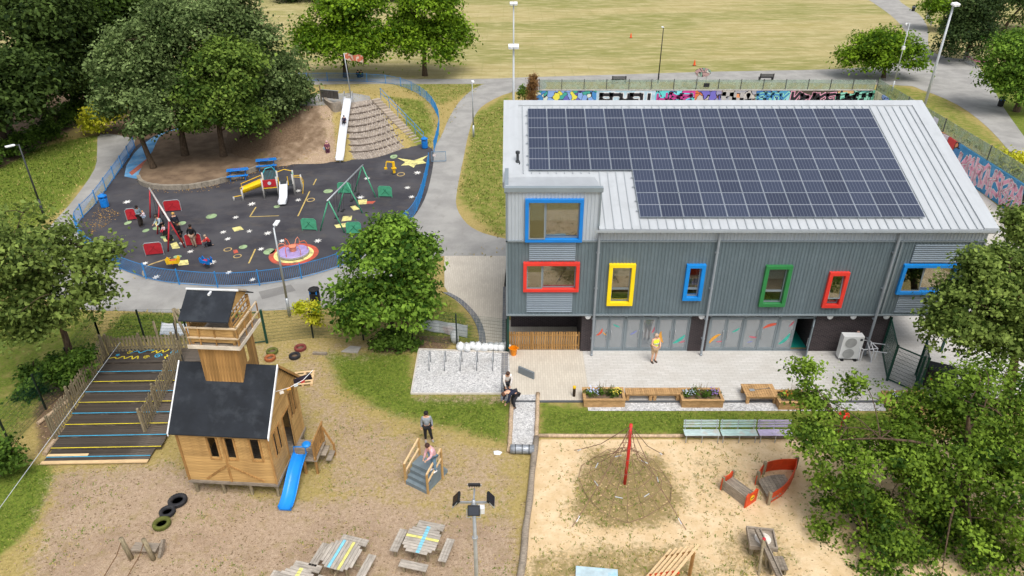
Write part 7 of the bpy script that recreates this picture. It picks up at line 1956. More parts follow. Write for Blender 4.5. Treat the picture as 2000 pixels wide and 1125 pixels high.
# multi-play unit
un = G(525, 388); UN = thing('play_unit', 'small play unit with yellow tunnel, red panel and white slide', 'play unit', (un.x, un.y, 0), R(14))
PST = mat('grey_post', '#b5b3ae', 0.5, 0.08, 3)
for x, y, h in ((-0.3, 0, 1.7), (0.8, 0, 1.75), (-0.3, 1.2, 1.75), (0.8, 1.2, 1.8), (2.0, 0.25, 1.75), (2.0, 1.2, 1.75), (2.6, 0.7, 1.5), (-1.9, 0.0, 0.95), (-1.9, 0.85, 0.9), (-2.6, 0.2, 0.35)): MB().tube([(x, y, -0.05), (x, y, h)], 0.065, 8).build('post', PST, UN, smooth=True)
MB().box(-0.3, 2.0, 0.0, 1.2, 0.9, 0.96).build('platform', DGREY, UN)
MB().box(-0.24, 0.74, -0.03, 0.03, 0.98, 1.55).build('front_panel', REDP, UN); MB().lathe([(0.001, 0), (0.14, 0), (0.14, 0.02)], 16, (0.25, -0.035, 1.28), M=Matrix.Rotation(R(90), 3, 'X')).build('panel_dial', LGREY, UN)
MB().box(-0.3, 0.8, -0.05, 0.05, 0.86, 0.92).build('yellow_sill', YELP, UN)
vs, fs = [], []
for i in range(7):
    t_ = i / 6; cx, cz = -1.9 + 1.6 * t_, 0.42 + 0.5 * t_
    for j in range(9):
        a = R(180 + 22.5 * j); vs.append((cx, 0.45 + 0.42 * math.cos(a), cz + 0.45 + 0.42 * math.sin(a)))
for i in range(6):
    for j in range(8): fs.append((i * 9 + j, i * 9 + j + 1, (i + 1) * 9 + j + 1, (i + 1) * 9 + j))
MB().add(vs, fs).build('tunnel_ramp', mat('yellow_plastic', '#f0c40f', 0.4, 0.06, 3), UN, smooth=True)
for y in (0.02, 0.88):
    MB().tube([(-1.95, y, 0.6), (-1.95, y, 1.1), (-0.4, y, 1.65), (-0.3, y, 1.0)], 0.03, 6).build('hand_rail', YELP, UN)
MB().tube([(-2.6, 0.2, 0.32), (-1.9, 0.2, 0.4)], 0.03, 6).build('balance_bar', YELP, UN)
for y in (1.2,):
    MB().tube([(-0.3, y, 1.6), (0.0, y, 2.05), (0.5, y + 0.05, 2.15), (0.8, y, 1.7)], 0.03, 6).build('net_arch', mat('cyan_paint', '#2fb4c8', 0.45, 0.1, 3), UN)
    mb = MB()
    for i in range(9): mb.box(-0.2 + i * 0.11, -0.17 + i * 0.11, y - 0.01, y + 0.01, 0.98, 1.9)
    o = mb.build('back_bars', mat('teal_bars', '#2a7f86', 0.5, 0.1, 3), UN); o['kind'] = 'stuff'
MB().box(1.97, 2.03, 0.3, 1.15, 0.98, 1.6).build('side_panel', GREENP, UN)
MB().tube([(0.85, 1.2, 1.7), (1.4, 1.25, 1.85), (1.95, 1.2, 1.7)], 0.03, 6).build('top_bar', YELP, UN)
MB().tube([(2.6, 0.3, 0.05), (2.75, 0.3, 0.8), (2.6, 0.5, 1.35), (2.05, 0.6, 1.4)], 0.03, 6).build('climber_hoop', YELP, UN); MB().tube([(2.6, 1.1, 0.05), (2.75, 1.1, 0.8), (2.6, 0.95, 1.35), (2.05, 0.9, 1.4)], 0.03, 6).build('climber_hoop', YELP, UN)
for z in (0.3, 0.6, 0.9): MB().tube([(2.68, 0.3, z), (2.68, 1.1, z)], 0.02, 5).build('rung', STEEL, UN)
prof = spline([(1.3, 0.1, 1.05), (1.3, -0.1, 1.03), (1.25, -0.7, 0.62), (1.2, -1.3, 0.28), (1.1, -1.9, 0.2)], 4)
cs_ = [(-0.3, 0.26), (-0.26, 0.26), (-0.24, 0.02), (0.24, 0.02), (0.26, 0.26), (0.3, 0.26), (0.28, -0.02), (-0.28, -0.02)]; m_ = 8; vs, fs = [], []
for p in prof: vs += [(p.x + a, p.y, p.z + b) for a, b in cs_]
for i in range(len(prof) - 1): fs += [(i * m_ + j, i * m_ + (j + 1) % m_, (i + 1) * m_ + (j + 1) % m_, (i + 1) * m_ + j) for j in range(m_)]
fs += [tuple(range(m_)), tuple(reversed(range(len(vs) - m_, len(vs))))]
MB().add(vs, fs).build('slide_chute', SLW, UN)
for s in (0.95, 1.65): MB().box(s - 0.03, s + 0.03, -0.06, 0.0, 1.0, 1.7).build('slide_hood', YELP, UN)
# blue picnic benches
for u, v, rz, lb in ((466, 350, R(16), 'blue steel picnic bench nearest the trees'), (522, 330, R(16), 'blue steel picnic bench behind the play unit')):
    S = thing('blue_bench', lb, 'picnic bench', G(u, v), rz, 'blue steel picnic benches by the tree bed')
    bevel(MB().box(-0.85, 0.85, -0.05, 0.65, 0.72, 0.76).build('table_top', PBLUE, S), 0.02)
    for y in (-0.6, 0.9): bevel(MB().box(-0.85, 0.85, y, y + 0.32, 0.43, 0.47).build('seat', PBLUE, S), 0.015)
    for x in (-0.6, 0.6):
        MB().tube([(x, -0.45, 0), (x, -0.42, 0.43), (x, 1.05, 0.43), (x, 1.08, 0)], 0.03, 6).build('leg', PBLUE, S); MB().tube([(x, 0.3, 0.0), (x, 0.3, 0.72)], 0.035, 6).build('leg', PBLUE, S)
    mk = MB()
    for i in range(30): a, b_ = random.uniform(-0.35, 0.25), random.uniform(0.1, 0.5); mk.tube([(a, b_, 0.763), (a + random.uniform(-0.1, 0.1), b_ + random.uniform(-0.08, 0.08), 0.763)], 0.008, 4)
    o = mk.build('scribble', mat('pink_marker', '#8a4a9a', 0.7, 0.1, 5), [c for c in S.children if c.name.startswith('table_top')][0]); o['kind'] = 'stuff'
def litter_bin(name, label, u, v, m, h=1.05, r_=0.3):
    S = thing(name, label, 'bin', G(u, v), 0.3)
    MB().lathe([(r_ * 0.85, 0.05), (r_, 0.1), (r_, h * 0.68), (r_ * 0.94, h * 0.7)], 8).build('body', m, S)
    for i in range(4): a = i * R(90) + R(22); MB().box(-0.04, 0.04, -0.02, 0.02, 0, h * 0.25).mesh('strut', m); put(bpy.data.meshes['strut'] if i == 0 else me_s, 'strut', S, (r_ * 0.9 * math.cos(a), r_ * 0.9 * math.sin(a), h * 0.66)); me_s = [c for c in S.children if c.name.startswith('strut')][0].data
    MB().lathe([(r_ * 1.12, h * 0.88), (r_ * 1.1, h * 0.93), (0.03, h * 1.08)], 8).build('lid', m, S)
litter_bin('litter_bin', 'blue litter bin inside the left railing', 206, 405, PBLUE); litter_bin('litter_bin', 'blue litter bin near the open play area gate', 830, 290, PBLUE)
litter_bin('litter_bin', 'black litter bin on the verge below the right hand tree', 1953, 208, BLACK); litter_bin('litter_bin', 'black litter bin beside the path at the top right', 1783, 22, BLACK)
litter_bin('litter_bin', 'dark bin behind the mesh fence beside the two trunk tree', 617, 592, BLACK)

# ------------------------------------------------------------------ lamp posts
def lamp(label, base, h, m, kind='street', rz=0.0, r0=0.07):
    S = thing('lamp_post', label, 'lamp post', base, rz, 'lamp posts')
    MB().tube([(0, 0, -0.1), (0, 0, 1.2)], r0 * 1.35, 10).build('base_section', m, S, smooth=True); MB().tube([(0, 0, 1.2), (0, 0, h)], [r0, r0 * 0.65], 10).build('column', m, S, smooth=True)
    if kind == 'street':
        MB().bar((0, 0, h - 0.05), (0, -0.3, h + 0.02), 0.06, 0.06).build('arm', m, S); bevel(MB().cbox((0, -0.55, h + 0.03), (0.24, 0.62, 0.1)).build('lantern', WHITE, S), 0.03); MB().cbox((0, -0.55, h - 0.03), (0.18, 0.45, 0.02)).build('diffuser', LGREY, S)
    elif kind == 'flood':
        for dx, dz in ((-0.22, 0.1), (0.22, 0.1)):
            o = MB().cbox((dx, -0.18, h + dz), (0.42, 0.5, 0.2), M=Matrix.Rotation(R(18), 3, 'X')).build('floodlight', WHITE, S); bevel(o, 0.04)
            MB().cbox((dx, -0.22, h + dz - 0.11), (0.36, 0.42, 0.02), M=Matrix.Rotation(R(18), 3, 'X')).build('lens', LGREY, o)
        MB().bar((-0.35, 0, h), (0.35, 0, h), 0.06, 0.06).build('cross_arm', STEEL, S)
    elif kind == 'cctv':
        MB().bar((0, 0, h), (-0.35, 0, h), 0.05, 0.05).build('arm', m, S); MB().lathe([(0.001, -0.16), (0.1, -0.12), (0.12, 0), (0.1, 0.1), (0.001, 0.12)], 12, (-0.4, 0, h - 0.1)).build('camera_dome', WHITE, S); bevel(MB().box(-0.16, 0.16, -0.16, 0.1, h * 0.62, h * 0.62 + 0.4).build('equipment_box', WHITE, S))
    return S
def hgt(base, u, v): return AT(u, v, base.y).z
b = G(566, 617); lamp('grey lamp post by the front railing of the play area', b, hgt(b, 541, 445), STEEL, rz=R(180))
b = G(85, 418); lamp('black lamp post with white head on the upper left lawn', b, hgt(b, 40, 282), DGREY, rz=R(-40))
b = G(925, 268); lamp('slim lamp post on the verge left of the building', b, hgt(b, 918, 157), STEEL, rz=R(10))
b = Vector((G(1290, 170).x, G(1290, 163).y, 0)); lamp('slim black lamp post behind the graffiti wall', b, hgt(b, 1293, 55), BLACK, rz=R(180))
b = Vector((AT(1003, 200, 60).x, 60, 0)); lamp('tall white floodlight column behind the left end of the roof', b, hgt(b, 1005, 92), LGREY, 'flood', r0=0.11)
b = Vector((AT(1003, 150, 84).x, 84, 0)); lamp('tall floodlight column farther back in line with the roof corner', b, hgt(b, 1006, 8), LGREY, 'flood', r0=0.11)
b = Vector((AT(1803, 215, 72).x, 72, 0)); lamp('tall steel floodlight column outside the right graffiti wall', b, hgt(b, 1862, 10), LGREY, 'flood', rz=R(30), r0=0.14)
b = G(1742, 178); lamp('slim camera pole beside the broad low tree', b, hgt(b, 1775, 45), LGREY, 'cctv', r0=0.06)

# ------------------------------------------------------------------ graffiti court wall
WZ, WP = 2.4, 3.5
wa, wb_, wc = Vector((2.6, 76.0, 0)), Vector((38.6, 76.0, 0)), Vector((37.2, 42.0, 0))
GW = thing('graffiti_wall', 'long graffiti covered court wall behind the building with clear screens above', 'wall', wa)
def graf(seed, cols, scale=1.1):
    t = NT('graffiti_paint_%d' % seed); co = t.co('Object')
    mp = t.n('ShaderNodeMapping'); mp.inputs['Location'].default_value = (seed * 3.7, seed * 1.9, seed); t.l(co, mp.inputs[0])
    dn = t.n('ShaderNodeTexNoise'); dn.inputs['Scale'].default_value = 1.1; dn.inputs['Detail'].default_value = 3; t.l(mp.outputs[0], dn.inputs['Vector'])
    va = t.n('ShaderNodeVectorMath', operation='MULTIPLY_ADD'); t.l(dn.outputs['Color'], va.inputs[0]); va.inputs[1].default_value = (1.3, 1.3, 1.3); t.l(mp.outputs[0], va.inputs[2])
    vo = t.n('ShaderNodeTexVoronoi'); vo.inputs['Scale'].default_value = scale; t.l(va.outputs[0], vo.inputs['Vector'])
    sp = t.n('ShaderNodeSeparateColor'); t.l(vo.outputs['Color'], sp.inputs[0])
    k = lin(cols[0])
    for i, c in enumerate(cols[1:]): k = t.mix(t.math('GREATER_THAN', sp.outputs[0], (i + 1) / len(cols)), k, lin(c))
    ve = t.n('ShaderNodeTexVoronoi'); ve.feature = 'DISTANCE_TO_EDGE'; ve.inputs['Scale'].default_value = scale; t.l(va.outputs[0], ve.inputs['Vector'])
    k = t.mix(t.math('LESS_THAN', ve.outputs['Distance'], 0.045), k, lin('#22202a'))
    return t.done(t.bsdf(k, 0.8))
segs = [(2.6, 9.0, graf(1, ['#3f7fb8', '#d8cf4a', '#7f9fd0', '#3f9a8a', '#c9d0c0', '#5f5fa8'], 1.6)), (9.0, 15.3, mat('graffiti_pale_blue', '#9fb9c4', 0.8, 0.15, 1.5, dirt='#d9d3d6', dirt_amt=0.6)), (15.3, 19.5, graf(2, ['#5ec3bd', '#c23a86', '#7fd0d6', '#6a58a8'], 1.1)), (19.5, 22.3, graf(3, ['#c96a3a', '#8f8aa8', '#6a62b0', '#b8b0a8'], 1.3)), (22.3, 26.0, graf(4, ['#b9b2a8', '#d08a5a', '#9a9aa0', '#d9d3cc'], 0.9)), (26.0, 29.6, graf(5, ['#5fae86', '#4a8fb0', '#8fc0c8', '#3a6aa0'], 1.0)), (29.6, 34.6, mat('graffiti_dark', '#4a4438', 0.8, 0.2, 2)), (34.6, 38.6, graf(6, ['#6fc0a0', '#9fd8c0', '#4f8f88', '#c9a070'], 0.8))]
for a, b_, m in segs: MB().box(a, b_, 75.9, 76.1, 0, WZ).build('wall_section', m, GW, world=True)
rw = [(76.0, 66.0, graf(7, ['#6fb08a', '#8aa0d0', '#d0c9a8', '#4a9a6a'], 1.0)), (66.0, 58.0, graf(8, ['#c23a3a', '#d88a5a', '#4a7fb0', '#d0c0c8'], 0.9)), (58.0, 48.6, mat('graffiti_blue', '#3f86b4', 0.8, 0.12, 1.5, dirt='#6aa8c8', dirt_amt=0.5)), (48.6, 42.0, graf(9, ['#d88a2a', '#2a2422', '#8fa0ac', '#e0b04a', '#3aa0b0'], 0.8))]
def wx(y): return wb_.x + (wc.x - wb_.x) * (76.0 - y) / 34.0
for a, b_, m in rw:
    x0, x1 = wx(a), wx(b_)
    MB().add([(x0, a, 0), (x1, b_, 0), (x1 + 0.2, b_, 0), (x0 + 0.2, a, 0), (x0, a, WZ), (x1, b_, WZ), (x1 + 0.2, b_, WZ), (x0 + 0.2, a, WZ)], [(0, 1, 5, 4), (1, 2, 6, 5), (2, 3, 7, 6), (3, 0, 4, 7), (4, 5, 6, 7)]).build('wall_section', m, GW, world=True)
MB().box(2.6, 38.4, 75.86, 76.14, WZ, WZ + 0.08).build('wall_coping', CONC, GW, world=True)
# sprayed letters: fat flat strokes a few millimetres proud
def strokes(name, lines, m, wdt, place):
    mb = MB()
    for ln in lines:
        for (x0, z0_), (x1, z1_) in zip(ln, ln[1:]):
            d = Vector((x1 - x0, z1_ - z0_)); L = d.length
            if L < 1e-4: continue
            d /= L; n_ = Vector((-d.y, d.x)) * wdt / 2; e = d * wdt * 0.45
            q = [Vector((x0, z0_)) - e + n_, Vector((x0, z0_)) - e - n_, Vector((x1, z1_)) + e - n_, Vector((x1, z1_)) + e + n_]
            mb.add([place(p.x, p.y) for p in q], [(0, 1, 2, 3)])
    return mb.build(name, m, GW, world=True)
LET = {'S': [[(0.9, 1), (0, 1), (0, .55), (0.9, .45), (0.9, 0), (0, 0)]], 'C': [[(0.9, 1), (0, 1), (0, 0), (0.9, 0)]], 'O': [[(0, 0), (0, 1), (0.9, 1), (0.9, 0), (0, 0)]], 'Y': [[(0, 1), (0, .5), (0.9, .5)], [(0.9, 1), (0.9, 0), (0.2, 0)]], 'F': [[(0, 0), (0, 1), (0.9, 1)], [(0, .5), (0.7, .5)]], 'U': [[(0, 1), (0, 0), (0.9, 0), (0.9, 1)]], 'H': [[(0, 0), (0, 1)], [(0.9, 0), (0.9, 1)], [(0, .5), (0.9, .5)]], 'A': [[(0, 0), (0.45, 1), (0.9, 0)], [(0.2, .4), (0.7, .4)]], 'R': [[(0, 0), (0, 1), (0.9, .8), (0, .5), (0.9, 0)]], 'E': [[(0.9, 1), (0, 1), (0, 0), (0.9, 0)], [(0, .5), (0.7, .5)]], 'K': [[(0, 0), (0, 1)], [(0.9, 1), (0, .5), (0.9, 0)]], 'B': [[(0, 0), (0, 1), (0.9, .8), (0, .5), (0.9, .25), (0, 0)]]}
def word(txt, x0, z0_, w_, h, m, wdt, place, jag=0.0):
    lines = []
    for i, c in enumerate(txt):
        for ln in LET[c]: lines.append([(x0 + i * w_ + px * w_ * 0.82 + random.uniform(-jag, jag), z0_ + pz * h + random.uniform(-jag, jag)) for px, pz in ln])
    return strokes('painted_lettering', lines, m, wdt, place), lines
def back(off): return lambda x, z: (x, 75.9 - off, min(z, WZ - 0.01))
def sidew(off): return lambda s, z: (wx(76 - s) - off, 76 - s, min(z, WZ - 0.01))
GB, GWt, GPk, GRd, GMt, GCy = (mat('spray_' + n, c, 0.7, 0.08, 4, rnd=0) for n, c in (('black', '#1c1a1e'), ('white', '#d8d6d4'), ('pink', '#e3a0b6'), ('red', '#b83a4a'), ('mint', '#86c8b0'), ('cyan', '#58bcc8')))
_, ln = word('SCYFU', 9.5, 0.75, 1.08, 1.2, GWt, 0.5, back(0.006)); strokes('painted_lettering', ln, GB, 0.34, back(0.012))
_, ln = word('HBR', 15.6, 0.8, 1.25, 1.2, GCy, 0.5, back(0.006), 0.1); strokes('painted_lettering', ln, mat('spray_magenta', '#b03a80', 0.7, 0.1, 4), 0.25, back(0.012))
_, ln = word('OHA', 22.6, 0.8, 1.1, 1.2, mat('spray_grey', '#a8a4a0', 0.7, 0.1, 4), 0.45, back(0.006), 0.05)
_, ln = word('EBOK', 26.2, 0.8, 0.85, 1.2, GMt, 0.4, back(0.006), 0.1); strokes('painted_lettering', ln, mat('spray_blue', '#3f7fb0', 0.7, 0.1, 4), 0.2, back(0.012))
_, ln = word('KRAKE', 29.9, 0.75, 0.92, 1.25, GPk, 0.45, back(0.006), 0.16); strokes('painted_lettering', ln, GB, 0.3, back(0.012))
_, ln = word('SBSO', 34.8, 0.85, 0.92, 1.1, GMt, 0.5, back(0.006), 0.08); strokes('painted_lettering', ln, GB, 0.1, back(0.012))
_, ln = word('RAKHEKARSKBEA', 18.3, 0.45, 0.72, 1.5, GWt, 0.4, sidew(0.008), 0.3); strokes('painted_lettering', ln, GPk, 0.27, sidew(0.014)); strokes('painted_lettering', ln[::2], GWt, 0.07, sidew(0.02))
_, ln = word('AOB', 27.8, 0.5, 1.6, 1.5, GB, 0.35, sidew(0.008), 0.2)
# scratched clear screens on posts
t = NT('scratched_clear_screen'); co = t.co('Object')
oi = t.n('ShaderNodeObjectInfo')
n1 = t.noise(co, 1.3, 6, 0.7)
k = t.mix(t.ramp(n1, 0.35, 0.65), lin('#8f9c8c'), lin('#a9b8a6')); k = t.mix(t.math('MULTIPLY', t.ramp(t.noise(co, 3.2, 5, 0.7), 0.5, 0.62), 0.45), k, lin('#5f8f82'))
df = t.bsdf(k, 0.5); tr = t.n('ShaderNodeBsdfTransparent'); tr.inputs[0].default_value = (0.85, 0.88, 0.86, 1)
mx = t.n('ShaderNodeMixShader'); t.l(t.math('MULTIPLY_ADD', t.ramp(n1, 0.3, 0.7), 0.3, t.math('MULTIPLY_ADD', oi.outputs['Random'], 0.2, 0.12)), mx.inputs[0]); t.l(tr.outputs[0], mx.inputs[1]); t.l(df.outputs[0], mx.inputs[2])
CLEAR = t.done(mx)
n = 15
for i in range(n):
    a, b_ = 2.9 + i * 35.6 / n, 2.9 + (i + 1) * 35.6 / n
    MB().box(a + 0.03, b_ - 0.03, 76.0, 76.02, WZ + 0.1, WP).build('screen_pane', CLEAR, GW, world=True); MB().box(a - 0.03, a + 0.03, 75.96, 76.06, WZ + 0.08, WP + 0.08).build('screen_post', DGREY, GW, world=True)
n = 14
for i in range(n):
    a, b_ = 76 - i * 34 / n, 76 - (i + 1) * 34 / n
    x0, x1 = wx(a) + 0.1, wx(b_) + 0.1
    MB().add([(x0, a, WZ), (x1, b_, WZ), (x1, b_, WP + 0.1), (x0, a, WP + 0.1), (x0 + 0.02, a, WZ), (x1 + 0.02, b_, WZ), (x1 + 0.02, b_, WP + 0.1), (x0 + 0.02, a, WP + 0.1)], [(0, 1, 2, 3), (7, 6, 5, 4), (3, 2, 6, 7)]).build('screen_pane', CLEAR, GW, world=True)
    if i in (0, 3, 6, 9, 12): MB().box(x0 - 0.03, x0 + 0.05, a - 0.03, a + 0.03, WZ, WP + 0.15).build('screen_post', DGREY, GW, world=True)
    random.seed(40 + i)
    mb = MB()
    for q in range(4):
        yy = a - 0.3 - q * 0.5; zz = WZ + 0.3 + random.uniform(0, 0.3); pts = [(wx(yy - j * 0.1) + 0.085, yy - j * 0.1, zz + random.uniform(-0.18, 0.18)) for j in range(5)]
        mb.tube(pts, 0.012, 4)
    o = mb.build('scrawl', mat('scrawl_ink', '#3a4038', 0.8, 0.1, 4), GW, world=True); o['kind'] = 'stuff'
MB().cbox((wx(63) + 0.06, 63, WZ + 0.6), (0.02, 0.8, 0.5)).build('poster', mat('pale_poster', '#c9c6d0', 0.7, 0.1, 4), GW, world=True)
MB().box(20.3, 20.9, 75.94, 75.97, WZ + 0.35, WZ + 0.75).build('black_plate', BLACK, GW, world=True)
# dead climber column
b = Vector((2.1, 75.6, 0)); C, Pp, N, tn = crown_points([(0, 0, 1.0, 0.55, 0.5, 1.2), (0, 0, 2.6, 0.5, 0.5, 1.1), (0.05, 0, 3.6, 0.45, 0.4, 0.5)], 140, 30, 0.28, 1.0, 0.6)
DCt = thing('dead_climber', 'shaggy brown dead climber column at the left end of the graffiti wall', 'dead plant', b)
me = leaves_mesh('dead_foliage', Pp, N, 0.12 * rng.uniform(0.6, 1.3, len(Pp)), tn, 0.3); me.materials.append(leaf_mat('dead_leaves', '#6a4a2a', '#b08a58')); put(me, 'dead_foliage', DCt); MB().tube([(0, 0, 0), (0, 0, 3.4)], 0.08, 6).build('stem', BARKD, DCt)
# park things behind the wall
for u, v, lb in ((1208, 163, 'black park bench behind the left half of the graffiti wall'), (1495, 158, 'black park bench behind the right half of the graffiti wall')):
    S = thing('park_bench', lb, 'bench', G(u, v), R(180), 'park benches behind the graffiti wall')
    for i in range(4): MB().box(-0.9, 0.9, -0.25 + i * 0.13, -0.14 + i * 0.13, 0.42, 0.46).build('seat_slat', BLACK, S)
    for i in range(3): MB().box(-0.9, 0.9, 0.27, 0.3, 0.55 + i * 0.14, 0.65 + i * 0.14).build('back_slat', BLACK, S)
    for x in (-0.8, 0.8): MB().box(x - 0.04, x + 0.04, -0.25, 0.3, 0, 0.418).build('leg', BLACK, S); MB().box(x - 0.04, x + 0.04, 0.31, 0.36, 0, 1.0).build('back_support', BLACK, S)
sg = G(1368, 178); SGN = thing('round_sign', 'graffitied round sign board on posts behind the wall', 'sign', sg)
MB().lathe([(0.001, 0), (0.95, 0), (0.95, 0.06), (0.001, 0.06)], 20, (0, 0, 2.2), M=Matrix.Diagonal((1, 1, 0.55)) @ Matrix.Rotation(R(90), 3, 'X')).build('board', graf(11, ['#a8b0a8', '#b09090', '#7f9f8f', '#c9c9c0'], 2.0), SGN)
for x in (-0.5, 0.5): MB().tube([(x, 0.06, 0), (x, 0.06, 2.2)], 0.04, 6).build('post', STEEL, SGN)
gz_ = G(1900, 128)
railing('short galvanised railing with a pink band beside the dark clipped conifer', None, h=1.2, group=None, m=STEEL, world=[tuple(G(1880, 118)[:2]), tuple(G(1900, 130)[:2]), tuple(G(1924, 133)[:2])], name='park_railing', n_s=2)
o = MB().add([(*G(1882, 119)[:2], 0.75), (*G(1922, 132.5)[:2], 0.75), (*G(1922, 132.5)[:2], 0.9), (*G(1882, 119)[:2], 0.9)], [(0, 1, 2, 3)])
o = MB().bar((*G(1882, 119.5)[:2], 0.82), (*G(1901, 130.5)[:2], 0.82), 0.03, 0.14).bar((*G(1901, 130.5)[:2], 0.82), (*G(1922, 133.4)[:2], 0.82), 0.03, 0.14).build('pink_tape', mat('pink_tape', '#d85a9a', 0.7, 0.1, 4)); tag(o, 'pink tape band tied along the short park railing', 'tape')
railing('grey railing stub at the top of the right hand path', None, h=1.1, group=None, m=STEEL, world=[tuple(G(1808, 38)[:2]), tuple(G(1818, 52)[:2])], name='park_railing', n_s=2)
for u, v, lb in ((1232, 74, 'tiny orange cone on the field above the graffiti wall'), (1356, 128, 'orange cone at the near edge of the field'),):
    S = thing('traffic_cone', lb, 'cone', G(u, v)); MB().box(-0.22, 0.22, -0.22, 0.22, 0, 0.05).build('cone_base', BLACK, S); MB().lathe([(0.17, 0.05), (0.04, 0.75), (0.001, 0.76)], 12).build('cone_body', mat('cone_orange', '#e8561c', 0.5, 0.05, 3), S)

# ------------------------------------------------------------------ people
BASE = dict(pel=(0, 0, .95), spi=(0, 0, 1.12), che=(0, 0, 1.34), nek=(0, 0, 1.47), hed=(0, -.01, 1.58), top=(0, 0, 1.68),
            shL=(.17, 0, 1.4), elL=(.23, .02, 1.13), wrL=(.24, -.06, .90), shR=(-.17, 0, 1.4), elR=(-.23, .02, 1.13), wrR=(-.24, -.06, .90),
            hiL=(.09, 0, .9), knL=(.10, -.02, .5), anL=(.10, .02, .09), toL=(.11, -.16, .04), hiR=(-.09, 0, .9), knR=(-.10, -.02, .5), anR=(-.10, .02, .09), toR=(-.11, -.16, .04))
RAD = dict(pel=.135, spi=.12, che=.14, nek=.055, hed=.088, top=.07, shL=.065, elL=.045, wrL=.032, shR=.065, elR=.045, wrR=.032, hiL=.095, knL=.062, anL=.04, toL=.035, hiR=.095, knR=.062, anR=.04, toR=.035)
BONES = [('pel', 'spi'), ('spi', 'che'), ('che', 'nek'), ('nek', 'hed'), ('hed', 'top')] + [b for s in 'LR' for b in (('che', 'sh' + s), ('sh' + s, 'el' + s), ('el' + s, 'wr' + s), ('pel', 'hi' + s), ('hi' + s, 'kn' + s), ('kn' + s, 'an' + s), ('an' + s, 'to' + s))]
def skinned(name, J, bones, rad, mtl, parent, extra=None, sub=1):
    ks = []
    for a, b in bones:
        for q in (a, b):
            if q not in ks: ks.append(q)
    vs = [Vector(J[k]) for k in ks]; rr = [rad[k] for k in ks]; es = [(ks.index(a), ks.index(b)) for a, b in bones]
    if extra:
        for root, chain in extra:
            prev = ks.index(root)
            for p, r_ in chain: vs.append(Vector(p)); rr.append(r_); es.append((prev, len(vs) - 1)); prev = len(vs) - 1
    me = bpy.data.meshes.new(name); me.from_pydata([tuple(v) for v in vs], es, []); me.materials.append(mtl)
    o = put(me, name, parent)
    o.modifiers.new('skin', 'SKIN').use_smooth_shade = True
    sk = me.skin_vertices[0].data
    for i, r_ in enumerate(rr): sk[i].radius = (r_, r_)
    for i in range(len(rr)): sk[i].use_root = (i == 0)
    if sub: m = o.modifiers.new('sub', 'SUBSURF'); m.levels = sub; m.render_levels = sub
    return o
def cloth(name, c, var=0.18, scale=9): return mat('cloth_' + name, c, 0.9, var, scale, bump=0.3)
